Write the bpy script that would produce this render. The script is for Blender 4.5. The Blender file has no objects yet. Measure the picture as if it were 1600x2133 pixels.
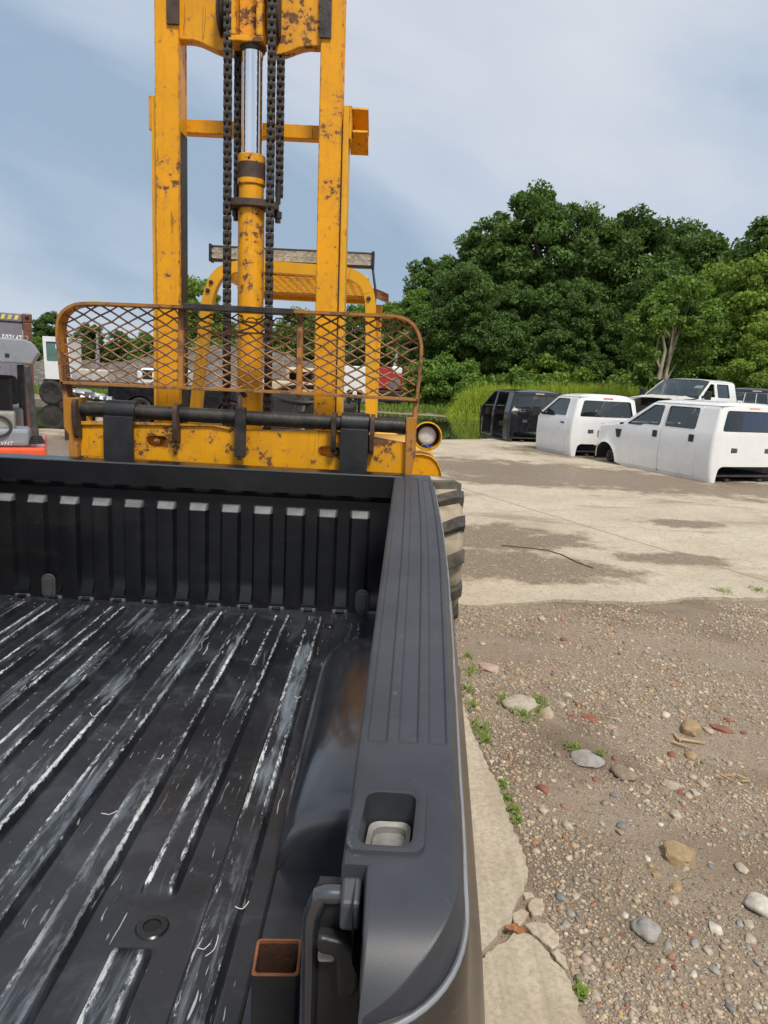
import bpy, bmesh, math, random
import numpy as np
from mathutils import Vector, Matrix, noise

# ---------------------------------------------------------------- camera, world, sun
S = bpy.context.scene
COL = S.collection
R_ = math.radians
CAM_H = 1.65
PITCH, ROLL, FPX = R_(10.6), R_(2.9), 1479.0

_f = Vector((0, math.cos(PITCH), -math.sin(PITCH)))
_r0 = Vector((1, 0, 0)); _u0 = Vector((0, math.sin(PITCH), math.cos(PITCH)))
_R = _r0 * math.cos(ROLL) + _u0 * math.sin(ROLL)
_U = _u0 * math.cos(ROLL) - _r0 * math.sin(ROLL)

cd = bpy.data.cameras.new('camera')
cam = bpy.data.objects.new('camera', cd); COL.objects.link(cam)
cd.sensor_fit = 'VERTICAL'; cd.sensor_height = 36.0; cd.lens = 36.0 * FPX / 2133.0
cd.clip_start = 0.05; cd.clip_end = 2000
m = Matrix((( _R.x, _U.x, -_f.x, 0), (_R.y, _U.y, -_f.y, 0), (_R.z, _U.z, -_f.z, CAM_H), (0, 0, 0, 1)))
cam.matrix_world = m
S.camera = cam

SUN_EL, SUN_AZ = 58.0, 155.0     # azimuth clockwise from +Y (north): high, to the right and a little behind the camera
W = bpy.data.worlds.new('World'); S.world = W; W.use_nodes = True
wn = W.node_tree; wn.nodes.clear()
def wnode(t, **k):
    n = wn.nodes.new(t)
    for a, b in k.items(): setattr(n, a, b)
    return n
sky = wnode('ShaderNodeTexSky', sky_type='NISHITA', sun_disc=False)
sky.sun_elevation = R_(SUN_EL); sky.sun_rotation = R_(SUN_AZ)
sky.air_density = 1.0; sky.dust_density = 0.6; sky.ozone_density = 1.5
bgs = wnode('ShaderNodeBackground'); bgs.inputs['Strength'].default_value = 0.10
wn.links.new(sky.outputs[0], bgs.inputs['Color'])
tc = wnode('ShaderNodeTexCoord')
sep = wnode('ShaderNodeSeparateXYZ'); wn.links.new(tc.outputs['Generated'], sep.inputs[0])
def wmath(op, a, b=None, c=None, clamp=False):
    n = wnode('ShaderNodeMath', operation=op, use_clamp=clamp)
    for i, v in enumerate((a, b, c)):
        if v is None: continue
        if isinstance(v, (int, float)): n.inputs[i].default_value = v
        else: wn.links.new(v, n.inputs[i])
    return n.outputs[0]
SEED = 3.7
comb = wnode('ShaderNodeCombineXYZ')
wn.links.new(wmath('ADD', sep.outputs[0], SEED), comb.inputs[0]); wn.links.new(sep.outputs[1], comb.inputs[1])
wn.links.new(wmath('ADD', wmath('MULTIPLY', sep.outputs[2], 2.6), wmath('MULTIPLY', sep.outputs[0], 0.5)), comb.inputs[2])
def wnoise(scale, detail, rough, dist=0.0):
    n = wnode('ShaderNodeTexNoise'); n.inputs['Scale'].default_value = scale
    n.inputs['Detail'].default_value = detail; n.inputs['Roughness'].default_value = rough
    n.inputs['Distortion'].default_value = dist
    wn.links.new(comb.outputs[0], n.inputs['Vector']); return n.outputs[0]
n1 = wnoise(1.7, 7, 0.5, 0.3); n2 = wnoise(1.35, 7, 0.50, 0.35)
def wramp(src, stops):
    n = wnode('ShaderNodeValToRGB'); wn.links.new(src, n.inputs[0])
    e = n.color_ramp.elements
    while len(e) < len(stops): e.new(0.5)
    for i, (p, c) in enumerate(stops):
        e[i].position = p; e[i].color = (*c, 1)
    return n.outputs[0]
cover = wramp(n1, [(0.30, (0.84,) * 3), (0.60, (0.98,) * 3)])
ccol = wramp(n2, [(0.30, (0.25, 0.33, 0.43)), (0.42, (0.37, 0.435, 0.52)), (0.52, (0.46, 0.495, 0.555)), (0.70, (0.56, 0.575, 0.605))])
bgc = wnode('ShaderNodeBackground'); bgc.inputs['Strength'].default_value = 1.0
wn.links.new(ccol, bgc.inputs['Color'])
mix = wnode('ShaderNodeMixShader')
wn.links.new(cover, mix.inputs[0]); wn.links.new(bgs.outputs[0], mix.inputs[1]); wn.links.new(bgc.outputs[0], mix.inputs[2])
wo = wnode('ShaderNodeOutputWorld'); wn.links.new(mix.outputs[0], wo.inputs[0])

sl = bpy.data.lights.new('sun', 'SUN'); sl.energy = 2.5; sl.angle = R_(12); sl.color = (1, 0.935, 0.82)
sun = bpy.data.objects.new('sun', sl); COL.objects.link(sun)
_sd = Vector((math.sin(R_(SUN_AZ)) * math.cos(R_(SUN_EL)), math.cos(R_(SUN_AZ)) * math.cos(R_(SUN_EL)), math.sin(R_(SUN_EL))))
sun.rotation_euler = _sd.to_track_quat('Z', 'Y').to_euler()
sun.location = (0, 0, 30)
S.view_settings.view_transform = 'Standard'; S.view_settings.look = 'None'
S.view_settings.exposure = 0.48; S.view_settings.gamma = 1.0; S.view_settings.use_curve_mapping = False
S.render.resolution_x = 768; S.render.resolution_y = 1024

# ---------------------------------------------------------------- helpers
def ray(u, v):
    return _f + _R * ((u - 800) / FPX) - _U * ((v - 1066.5) / FPX)
def pl(ax, u, v, k):
    d = ray(u, v); o = Vector((0, 0, CAM_H)); t = (k - o[ax]) / d[ax]
    return o + d * t
PY = lambda u, v, k: pl(1, u, v, k)      # photo pixel -> point on the plane Y = k
PZ = lambda u, v, k=0.0: pl(2, u, v, k)  # photo pixel -> point on the plane Z = k
def srgb(r, g, b):
    f = lambda c: c / 12.92 if c <= 0.04045 else ((c + 0.055) / 1.055) ** 2.4
    return (f(r / 255), f(g / 255), f(b / 255))

def tag(o, label=None, cat=None, group=None, kind=None):
    if label: o['label'] = label
    if cat: o['category'] = cat
    if group: o['group'] = group
    if kind: o['kind'] = kind
    return o
def thing(name, label, cat, loc=(0, 0, 0), rz=0.0, group=None):
    o = bpy.data.objects.new(name, None); COL.objects.link(o)
    o.empty_display_size = 0.1
    o.location = loc; o.rotation_euler = (0, 0, rz)
    return tag(o, label, cat, group)

class MB:
    """collects shapes; build() links them as ONE mesh object"""
    def __init__(s): s.v = []; s.f = []; s.m = []; s.mi = 0
    def add(s, vs, fs):
        b = len(s.v); s.v += [tuple(p) for p in vs]
        for f in fs: s.f.append(tuple(b + i for i in f)); s.m.append(s.mi)
    def hexa(s, p):   # 8 points: bottom 4 ccw, top 4 ccw
        s.add(p, [(3, 2, 1, 0), (4, 5, 6, 7), (0, 1, 5, 4), (1, 2, 6, 5), (2, 3, 7, 6), (3, 0, 4, 7)])
    def box(s, c, d, rot=None):
        hx, hy, hz = d[0] / 2, d[1] / 2, d[2] / 2
        p = [Vector(q) for q in ((-hx, -hy, -hz), (hx, -hy, -hz), (hx, hy, -hz), (-hx, hy, -hz), (-hx, -hy, hz), (hx, -hy, hz), (hx, hy, hz), (-hx, hy, hz))]
        if rot is not None: p = [rot @ q for q in p]
        s.hexa([q + Vector(c) for q in p])
    def bb(s, x0, x1, y0, y1, z0, z1):
        s.box(((x0 + x1) / 2, (y0 + y1) / 2, (z0 + z1) / 2), (x1 - x0, y1 - y0, z1 - z0))
    def beam(s, a, b, w, h, up=(0, 0, 1)):
        a = Vector(a); b = Vector(b); t = (b - a).normalized(); u = Vector(up)
        if abs(t.dot(u)) > 0.98: u = Vector((0, 1, 0))
        x = t.cross(u).normalized(); y = x.cross(t).normalized()
        x *= w / 2; y *= h / 2
        s.hexa([a - x - y, a + x - y, b + x - y, b - x - y, a - x + y, a + x + y, b + x + y, b - x + y])
    def tube(s, path, r, n=8, closed=False, caps=True, sx=1.0, sy=1.0, ref=None):
        path = [Vector(p) for p in path]; N = len(path)
        rr = r if isinstance(r, (list, tuple)) else [r] * N
        vs = []; up = None
        for i, p in enumerate(path):
            if closed: t = path[(i + 1) % N] - path[i - 1]
            else: t = path[min(i + 1, N - 1)] - path[max(i - 1, 0)]
            t.normalize()
            if ref is not None: up = Vector(ref)
            elif up is None: up = Vector((0, 0, 1)) if abs(t.z) < 0.9 else Vector((1, 0, 0))
            x = t.cross(up)
            if x.length < 1e-5: x = t.cross(Vector((0.3, 0.8, 0.5)))
            x.normalize(); y = x.cross(t).normalized()
            if ref is None: up = y
            for k in range(n):
                a = 2 * math.pi * (k + 0.5) / n
                vs.append(p + x * (math.cos(a) * rr[i] * sx) + y * (math.sin(a) * rr[i] * sy))
        fs = []
        for i in range(N if closed else N - 1):
            j = (i + 1) % N
            for k in range(n):
                l = (k + 1) % n
                fs.append((i * n + k, i * n + l, j * n + l, j * n + k))
        if caps and not closed:
            fs.append(tuple(range(n - 1, -1, -1))); fs.append(tuple((N - 1) * n + k for k in range(n)))
        s.add(vs, fs)
    def lathe(s, c, axis, prof, n=24):
        """prof: (distance along axis, radius)"""
        c = Vector(c); a = Vector(axis).normalized()
        u = a.cross(Vector((0, 0, 1)) if abs(a.z) < 0.9 else Vector((1, 0, 0))).normalized(); w = a.cross(u)
        vs = []; fs = []
        for (d, r) in prof:
            for k in range(n):
                t = 2 * math.pi * k / n
                vs.append(c + a * d + (u * math.cos(t) + w * math.sin(t)) * r)
        for i in range(len(prof) - 1):
            for k in range(n):
                l = (k + 1) % n
                fs.append((i * n + k, (i + 1) * n + k, (i + 1) * n + l, i * n + l))
        if prof[0][1] > 1e-6: fs.append(tuple(range(n)))
        if prof[-1][1] > 1e-6: fs.append(tuple((len(prof) - 1) * n + k for k in range(n - 1, -1, -1)))
        s.add(vs, fs)
    def grid(s, rows, closed=False):
        """rows: equal-length lists of points"""
        n = len(rows[0]); vs = [p for r in rows for p in r]; fs = []
        for i in range(len(rows) - 1):
            for k in range(n if closed else n - 1):
                l = (k + 1) % n
                fs.append((i * n + k, i * n + l, (i + 1) * n + l, (i + 1) * n + k))
        s.add(vs, fs)
    def plate(s, outline, fn, t0, t1):
        """2-D outline extruded: fn(a, b, t) -> point"""
        n = len(outline)
        vs = [fn(a, b, t0) for a, b in outline] + [fn(a, b, t1) for a, b in outline]
        fs = [tuple(range(n - 1, -1, -1)), tuple(range(n, 2 * n))]
        fs += [(i, (i + 1) % n, n + (i + 1) % n, n + i) for i in range(n)]
        s.add(vs, fs)
    def build(s, name, mats, parent=None, smooth=None, bevel=0, seg=2, xf=None, recalc=True):
        me = bpy.data.meshes.new(name)
        vs = s.v if xf is None else [tuple(xf(Vector(p))) for p in s.v]
        me.from_pydata(vs, [], s.f)
        if not isinstance(mats, (list, tuple)): mats = [mats]
        for mm in mats: me.materials.append(mm)
        if len(mats) > 1: me.polygons.foreach_set('material_index', s.m)
        if recalc:
            bm = bmesh.new(); bm.from_mesh(me); bmesh.ops.recalc_face_normals(bm, faces=bm.faces); bm.to_mesh(me); bm.free()
        return link(name, me, parent, smooth, bevel, seg)

def link(name, me, parent=None, smooth=None, bevel=0, seg=2):
    o = bpy.data.objects.new(name, me); COL.objects.link(o)
    if smooth is not None:
        me.polygons.foreach_set('use_smooth', [True] * len(me.polygons))
        me.set_sharp_from_angle(angle=R_(smooth))
    if bevel:
        b = o.modifiers.new('bevel', 'BEVEL'); b.width = bevel; b.segments = seg; b.limit_method = 'ANGLE'; b.angle_limit = R_(40)
        b.harden_normals = smooth is not None
    if parent is not None:
        o.parent = parent
        if parent.type == 'EMPTY' and not parent.get('local'):
            o.matrix_parent_inverse = Matrix.Translation(-Vector(parent.location))
    return o

def rpoly(pts, r, n=4):
    """round the corners of a 2-D polygon; r a number or one per corner"""
    out = []; N = len(pts)
    rs = r if isinstance(r, (list, tuple)) else [r] * N
    for i in range(N):
        p = Vector(pts[i]); a = Vector(pts[i - 1]); b = Vector(pts[(i + 1) % N])
        if rs[i] <= 0: out.append(tuple(p)); continue
        da = (a - p); db = (b - p)
        q = min(rs[i], da.length * 0.45, db.length * 0.45)
        A = p + da.normalized() * q; B = p + db.normalized() * q
        for k in range(n + 1):
            t = k / n
            out.append(tuple(A * (1 - t) ** 2 + p * 2 * t * (1 - t) + B * t * t))
    return out

def panel(name, outer, holes, fn, mat, parent, cutsx=(), cutsz=(), thick=0.012, smooth=35, bevel=0):
    """flat 2-D polygon with holes, cut into strips, bent by fn(a,b)->point, given thickness"""
    bm = bmesh.new(); E = []
    for loop in [outer] + list(holes):
        vs = [bm.verts.new((a, b, 0)) for a, b in loop]
        E += [bm.edges.new((vs[i], vs[(i + 1) % len(vs)])) for i in range(len(vs))]
    bmesh.ops.triangle_fill(bm, use_beauty=True, use_dissolve=False, edges=E)
    for ax, cuts in ((0, cutsx), (1, cutsz)):
        for c in cuts:
            co = (c, 0, 0) if ax == 0 else (0, c, 0); no = (1, 0, 0) if ax == 0 else (0, 1, 0)
            bmesh.ops.bisect_plane(bm, geom=bm.verts[:] + bm.edges[:] + bm.faces[:], plane_co=co, plane_no=no)
    for v in bm.verts: v.co = Vector(fn(v.co.x, v.co.y))
    bmesh.ops.recalc_face_normals(bm, faces=bm.faces)
    if thick: bmesh.ops.solidify(bm, geom=bm.faces[:], thickness=thick)
    bmesh.ops.recalc_face_normals(bm, faces=bm.faces)
    me = bpy.data.meshes.new(name); bm.to_mesh(me); bm.free()
    me.materials.append(mat)
    return link(name, me, parent, smooth, bevel)

def text_mesh(name, txt, size, mat, fn, parent, shear=0.0, spacing=1.0, bold=0.0):
    """lettering as a thin mesh: fn(a, b, t) -> point"""
    cu = bpy.data.curves.new(name, 'FONT'); cu.body = txt; cu.size = size; cu.shear = shear
    cu.space_character = spacing; cu.extrude = 0.0; cu.offset = bold
    t = bpy.data.objects.new(name, cu)
    me = bpy.data.meshes.new_from_object(t); bpy.data.objects.remove(t)
    for v in me.vertices: v.co = Vector(fn(v.co.x, v.co.y, 0))
    me.materials.clear(); me.materials.append(mat)
    return link(name, me, parent)

# ---------------------------------------------------------------- materials
class NT:
    def __init__(s, name):
        s.mat = bpy.data.materials.new(name); s.mat.use_nodes = True
        s.t = s.mat.node_tree; s.t.nodes.clear()
        s.out = s.t.nodes.new('ShaderNodeOutputMaterial')
        s.tc = s.t.nodes.new('ShaderNodeTexCoord')
        s.co = s.tc.outputs['Object']
    def put(s, sock, v):
        if v is None: return
        if isinstance(v, bpy.types.NodeSocket): s.t.links.new(v, sock)
        elif isinstance(v, (tuple, list)) and len(v) == 3 and sock.type == 'RGBA': sock.default_value = (*v, 1)
        else: sock.default_value = v
    def n(s, typ, props=None, **ins):
        n = s.t.nodes.new(typ)
        for a, b in (props or {}).items(): setattr(n, a, b)
        for k, v in ins.items():
            key = k.replace('_', ' ')
            s.put(n.inputs[int(k[1:])] if k[0] == 'i' and k[1:].isdigit() else n.inputs[key], v)
        return n
    def noise(s, scale, detail=4, rough=0.55, dist=0.0, vec=None):
        return s.n('ShaderNodeTexNoise', None, Vector=vec or s.co, Scale=scale, Detail=detail, Roughness=rough, Distortion=dist).outputs[0]
    def vor(s, scale, feature='F1', vec=None, out='Distance', rnd=1.0):
        return s.n('ShaderNodeTexVoronoi', dict(feature=feature), Vector=vec or s.co, Scale=scale, Randomness=rnd).outputs[out]
    def ramp(s, src, stops, interp='LINEAR'):
        n = s.t.nodes.new('ShaderNodeValToRGB'); s.put(n.inputs[0], src); e = n.color_ramp.elements
        n.color_ramp.interpolation = interp
        while len(e) < len(stops): e.new(0.5)
        for i, (p, c) in enumerate(stops):
            e[i].position = p; e[i].color = (c, c, c, 1) if isinstance(c, (int, float)) else (*c, 1)
        return n.outputs[0]
    def math(s, op, a, b=None, clamp=False):
        return s.n('ShaderNodeMath', dict(operation=op, use_clamp=clamp), i0=a, i1=b).outputs[0]
    def mix(s, f, a, b, blend='MIX'):
        n = s.t.nodes.new('ShaderNodeMix'); n.data_type = 'RGBA'; n.blend_type = blend
        s.put(n.inputs[0], f); s.put(n.inputs[6], a); s.put(n.inputs[7], b); return n.outputs[2]
    def map(s, scale=(1, 1, 1), rot=(0, 0, 0), loc=(0, 0, 0), vec=None):
        return s.n('ShaderNodeMapping', None, Vector=vec or s.co, Scale=scale, Rotation=rot, Location=loc).outputs[0]
    def attr(s, name, out='Fac'):
        n = s.t.nodes.new('ShaderNodeAttribute'); n.attribute_name = name; return n.outputs[out]
    def bump(s, h, strength=0.3, dist=0.01, normal=None):
        return s.n('ShaderNodeBump', None, Height=h, Strength=strength, Distance=dist, Normal=normal).outputs[0]
    def bsdf(s, **k):
        b = s.n('ShaderNodeBsdfPrincipled')
        for a, v in k.items(): s.put(b.inputs[a.replace('_', ' ')], v)
        s.t.links.new(b.outputs[0], s.out.inputs[0]); return s.mat

def plain(name, col, rough=0.5, metal=0.0, var=0.25, vs=6.0, bump=0.1, bs=60.0, dirt=None, dirt_amt=0.5, ds=4.0, coat=0.0, spec=0.5):
    """painted, plastic, rubber or metal surface: uneven tone, faint relief, optional dirt"""
    m = NT(name)
    nz = m.noise(vs, 5, 0.6)
    c = m.mix(m.ramp(nz, [(0.3, 0.0), (0.75, 1.0)]), tuple(x * (1 - var) for x in col), tuple(min(1, x * (1 + var * 0.6)) for x in col))
    r = m.math('ADD', m.math('MULTIPLY', m.noise(vs * 3, 4), 0.25), rough - 0.12, True)
    if dirt:
        dz = m.math('MULTIPLY', m.ramp(m.noise(ds, 8, 0.68), [(0.42, 0.0), (0.7, 1.0)]), dirt_amt)
        c = m.mix(dz, c, dirt); r = m.math('MAXIMUM', r, m.math('MULTIPLY', dz, 0.9))
    nrm = m.bump(m.noise(bs, 4, 0.6), bump, 0.004) if bump else None
    return m.bsdf(Base_Color=c, Roughness=r, Metallic=metal, Normal=nrm, Coat_Weight=coat, Coat_Roughness=0.08, Specular_IOR_Level=spec)

def chipped(name, col, rust=(0.115, 0.053, 0.028), amt=0.5, fine=30.0, big=4.0, rough=0.42, streak=True, grime=0.35, scr=0.35):
    """old enamel paint: chips down to rust, rust stains running down, grime"""
    m = NT(name)
    a = m.noise(fine, 8, 0.66); b = m.noise(big, 3, 0.5)
    k = m.math('ADD', m.math('MULTIPLY', a, 0.70), m.math('MULTIPLY', b, 0.30))
    gn_ = m.t.nodes.new('ShaderNodeNewGeometry'); bv = m.n('ShaderNodeBevel', dict(samples=4), Radius=0.012)
    dt = m.n('ShaderNodeVectorMath', dict(operation='DOT_PRODUCT'), i0=bv.outputs[0], i1=gn_.outputs['Normal']).outputs['Value']
    ew = m.ramp(m.math('SUBTRACT', 1.0, dt), [(0.01, 0.0), (0.16, 1.0)])
    k = m.math('ADD', k, m.math('MULTIPLY', ew, 0.10 + 0.05 * amt))
    t = 0.645 - 0.11 * amt
    chip = m.ramp(k, [(t, 0.0), (t + 0.03, 0.92)])
    # long thin scratches at odd angles
    for i, (rx, ry) in enumerate(((0.4, 0.9), (1.3, 0.2))):
        v = m.map((55, 55, 2.2), (rx, ry, 0.5 + i), (i * 3.1, 0, 0))
        sc = m.ramp(m.noise(1.0, 3, 0.6, 0.4, v), [(0.70 - 0.03 * scr, 0.0), (0.72 - 0.03 * scr, scr * 1.6)])
        chip = m.math('MAXIMUM', chip, sc, True)
    halo = m.ramp(k, [(t - 0.07, 0.0), (t, 0.7)])
    base = m.mix(m.ramp(m.noise(5, 5, 0.6), [(0.3, 0.0), (0.7, 1.0)]), tuple(x * 0.86 for x in col), tuple(min(1, x * 1.08) for x in col))
    st = m.ramp(m.noise(1.0, 6, 0.65, 0.6, m.map((26, 26, 1.6))), [(0.52, 0.0), (0.78, 1.0)])
    base = m.mix(m.math('MULTIPLY', st, grime), base, tuple(x * 0.32 + y * 0.4 for x, y in zip(col, rust)))
    base = m.mix(halo, base, tuple(x * 0.6 + y for x, y in zip(col, rust)))
    rc = m.mix(m.ramp(m.noise(40, 5, 0.7), [(0.35, 0.0), (0.7, 1.0)]), tuple(x * 0.55 for x in rust), tuple(x * 1.7 for x in rust))
    c = m.mix(chip, base, rc)
    r = m.math('ADD', m.math('MULTIPLY', chip, 0.4), m.math('ADD', m.math('MULTIPLY', m.noise(9, 4), 0.2), rough - 0.1), True)
    h = m.math('SUBTRACT', m.math('MULTIPLY', m.noise(70, 4), 0.25), chip)
    return m.bsdf(Base_Color=c, Roughness=r, Normal=m.bump(h, 0.5, 0.0012), Specular_IOR_Level=0.32)

YEL = (0.78, 0.345, 0.004)
M = {}
M['yellow'] = chipped('forklift_yellow', YEL, amt=0.55)
M['yellow_worn'] = chipped('forklift_yellow_worn', (0.77, 0.345, 0.006), amt=0.85, fine=24)
M['yellow_clean'] = chipped('forklift_yellow_faded', (0.74, 0.38, 0.02), amt=0.05, scr=0.0)
M['yellow_rust'] = chipped('backrest_yellow_rust', (0.46, 0.20, 0.02), rust=(0.17, 0.085, 0.05), amt=1.2, fine=12)
M['mesh_rust'] = chipped('mesh_rust', (0.42, 0.21, 0.07), rust=(0.20, 0.115, 0.07), amt=1.4, fine=9, scr=0)
M['rust_steel'] = plain('rusty_steel', (0.075, 0.045, 0.033), 0.75, 0.0, 0.6, 14, 0.5, 90)
M['rust_bore'] = plain('dark_rust_bore', (0.055, 0.02, 0.010), 0.9, 0.0, 0.6, 25, 0.5, 120)
M['rust_orange'] = plain('orange_rust', (0.20, 0.07, 0.025), 0.85, 0.0, 0.6, 25, 0.5, 120)
M['dark_steel'] = plain('dark_greasy_steel', (0.028, 0.026, 0.025), 0.5, 0.2, 0.5, 18, 0.4, 70, (0.09, 0.075, 0.06), 0.5, 9)
M['fork_black'] = plain('fork_black', (0.017, 0.018, 0.020), 0.42, 0.0, 0.4, 12, 0.2, 80, (0.07, 0.065, 0.06), 0.3, 8)
M['grease'] = plain('grease_black', (0.012, 0.010, 0.009), 0.5, 0, 0.4, 20, 0.6, 40, (0.05, 0.035, 0.02), 0.6, 14)
M['chain'] = plain('chain_steel', (0.040, 0.033, 0.029), 0.45, 0.35, 0.4, 60, 0.2, 200, (0.07, 0.045, 0.03), 0.4, 30)
M['chrome'] = plain('chrome', (0.86, 0.87, 0.89), 0.12, 1.0, 0.03, 3, 0.0)
M['rubber'] = plain('tyre_rubber', (0.024, 0.023, 0.022), 0.8, 0, 0.4, 10, 0.5, 60, (0.13, 0.11, 0.085), 0.3, 5)
M['rubber_mud'] = plain('muddy_tyre_rubber', (0.30, 0.255, 0.185), 0.9, 0, 0.3, 10, 0.6, 50, (0.45, 0.39, 0.29), 0.9, 5)
M['rubber_lug'] = plain('lug_rubber', (0.05, 0.046, 0.042), 0.85, 0, 0.4, 10, 0.5, 60, (0.22, 0.19, 0.145), 0.6, 6)
M['mud_dry'] = plain('dried_mud', (0.42, 0.36, 0.27), 0.95, 0, 0.35, 12, 0.6, 40)
M['black_plastic'] = plain('black_plastic', (0.02, 0.02, 0.021), 0.5, 0, 0.3, 8, 0.15, 200)
M['seat_vinyl'] = plain('seat_vinyl', (0.03, 0.03, 0.032), 0.55, 0, 0.4, 8, 0.2, 90)
M['lens'] = plain('lamp_lens', (0.72, 0.72, 0.68), 0.18, 0.0, 0.15, 30, 0.6, 160)
M['led_lens'] = plain('led_lens', (0.42, 0.39, 0.32), 0.25, 0.0, 0.45, 40, 0.8, 90)
M['white_paint'] = plain('white_car_paint', (0.84, 0.84, 0.835), 0.28, 0, 0.05, 3, 0.0, 60, (0.42, 0.38, 0.32), 0.07, 5, coat=0.5)
M['primer_white'] = plain('chalky_white', (0.60, 0.58, 0.54), 0.6, 0, 0.25, 4, 0.1, 60, (0.30, 0.26, 0.21), 0.6, 6)
M['black_paint'] = plain('black_car_paint', (0.012, 0.014, 0.019), 0.22, 0, 0.3, 3, 0.0, 60, (0.07, 0.065, 0.06), 0.25, 6, coat=0.6)
M['dark_inside'] = plain('dark_interior', (0.035, 0.034, 0.034), 0.7, 0, 0.4, 8, 0.2, 40, (0.10, 0.09, 0.08), 0.4, 6)
M['grey_trim'] = plain('grey_trim', (0.16, 0.16, 0.165), 0.5, 0, 0.2, 6, 0.1)
M['silver'] = plain('silver_metal', (0.55, 0.55, 0.56), 0.35, 0.9, 0.3, 20, 0.3, 60)
M['red_lens'] = plain('red_lamp_lens', (0.55, 0.06, 0.06), 0.2, 0, 0.2, 20, 0.1)
M['amber'] = plain('amber_lens', (0.70, 0.45, 0.28), 0.3, 0, 0.2, 20, 0.1)
M['wood'] = plain('raw_wood', (0.52, 0.36, 0.19), 0.7, 0, 0.3, 20, 0.4, 60)
M['blue_plastic'] = plain('blue_plastic', (0.02, 0.10, 0.42), 0.5, 0, 0.3, 6, 0.1)
M['white_print'] = plain('white_lettering', (0.8, 0.8, 0.78), 0.6, 0, 0.15, 30, 0.0)
def glass_mat(name, tint, gloss=0.05):
    m = NT(name)
    tr = m.n('ShaderNodeBsdfTransparent', None, Color=tint).outputs[0]
    gl = m.n('ShaderNodeBsdfGlossy', None, Color=(0.9, 0.95, 0.95), Roughness=gloss).outputs[0]
    fr = m.n('ShaderNodeFresnel', None, IOR=1.55).outputs[0]
    mx = m.n('ShaderNodeMixShader', None, i0=m.math('ADD', fr, 0.06, True), i1=tr, i2=gl).outputs[0]
    m.t.links.new(mx, m.out.inputs[0]); return m.mat
M['glass'] = glass_mat('tinted_glass', (0.50, 0.60, 0.57))
M['glass_dark'] = glass_mat('privacy_glass', (0.10, 0.11, 0.13))
# ---------------------------------------------------------------- the setting: ground, concrete, water
rnd = random.Random(11)
def fbm(x, y, s, o=4):
    v = 0.0; a = 1.0; t = 0.0
    for i in range(o):
        v += a * noise.noise((x * s, y * s, 3.3 * i)); t += a; a *= 0.5; s *= 2.03
    return v / t
def ground_h(x, y):
    f = max(0.0, min(1.0, (7.0 - y) / 1.2)) * max(0.0, min(1.0, (9 - x) / 2))
    h = 0.022 * fbm(x, y, 1.1, 4) * f
    # tyre ruts running away to the right
    for (x0, y0, dx, dy, w, d) in ((0.62, 3.75, 0.62, -0.80, 0.05, 0.016), (0.80, 3.85, 0.62, -0.80, 0.04, 0.012), (1.6, 5.4, 0.86, -0.5, 0.09, 0.014), (2.3, 5.6, 0.86, -0.5, 0.08, 0.014)):
        l = (x - x0) * dx + (y - y0) * dy; p = -(x - x0) * dy + (y - y0) * dx
        if -0.3 < l < 1.3: h -= d * math.exp(-(p / w) ** 2) * max(0.0, 1 - abs(l - 0.5) / 0.8)
    return h
m = NT('gravel_dirt')
fine = m.vor(95, out='Color'); fd = m.vor(95)
mid = m.vor(38, out='Color'); md = m.vor(38)
tiny = m.vor(240, out='Color')
sepf = m.n('ShaderNodeSeparateColor', None, Color=fine); sepm = m.n('ShaderNodeSeparateColor', None, Color=mid)
septi = m.n('ShaderNodeSeparateColor', None, Color=tiny)
dirt = m.mix(m.ramp(m.noise(1.6, 6, 0.6), [(0.32, 0.0), (0.68, 1.0)]), (0.115, 0.085, 0.060), (0.235, 0.195, 0.150))
stones = m.ramp(sepf.outputs[0], [(0.0, (0.10, 0.095, 0.09)), (0.25, (0.25, 0.22, 0.19)), (0.5, (0.36, 0.31, 0.25)), (0.72, (0.20, 0.19, 0.185)), (0.86, (0.46, 0.41, 0.34)), (0.97, (0.30, 0.12, 0.075))], 'CONSTANT')
st2 = m.ramp(sepm.outputs[1], [(0.0, (0.17, 0.155, 0.14)), (0.35, (0.33, 0.29, 0.24)), (0.62, (0.24, 0.22, 0.20)), (0.82, (0.43, 0.38, 0.31)), (0.95, (0.30, 0.13, 0.08))], 'CONSTANT')
tn = m.ramp(septi.outputs[2], [(0.0, (0.13, 0.11, 0.09)), (0.4, (0.26, 0.22, 0.175)), (0.75, (0.37, 0.32, 0.26))], 'CONSTANT')
den = m.ramp(m.noise(2.3, 6, 0.62), [(0.35, 0.0), (0.58, 1.0)])
c0 = m.mix(m.math('MULTIPLY', den, 0.75), dirt, tn)
mk = m.math('MULTIPLY', m.math('MULTIPLY', m.ramp(fd, [(0.38, 1.0), (0.5, 0.0)]), m.ramp(sepf.outputs[1], [(0.42, 0.0), (0.44, 1.0)])), m.ramp(den, [(0.0, 0.35), (0.6, 1.0)]))
c1 = m.mix(mk, c0, stones)
mk2 = m.math('MULTIPLY', m.ramp(md, [(0.36, 1.0), (0.46, 0.0)]), m.ramp(sepm.outputs[0], [(0.72, 0.0), (0.74, 1.0)]))
c2 = m.mix(mk2, c1, st2)
damp = m.ramp(m.noise(0.75, 5, 0.55, 0.4, m.map((1.0, 1.7, 1), (0, 0, 0.6))), [(0.50, 0.0), (0.68, 0.68)])
c3 = m.mix(m.math('MULTIPLY', damp, 1.15, True), m.mix(0.36, c2, (0.40, 0.295, 0.20)), (0.12, 0.086, 0.057))
hh = m.math('ADD', m.math('MULTIPLY', mk, 0.5), m.math('ADD', m.math('MULTIPLY', mk2, 1.0), m.math('MULTIPLY', m.noise(120, 5, 0.7), 0.5)))
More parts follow.
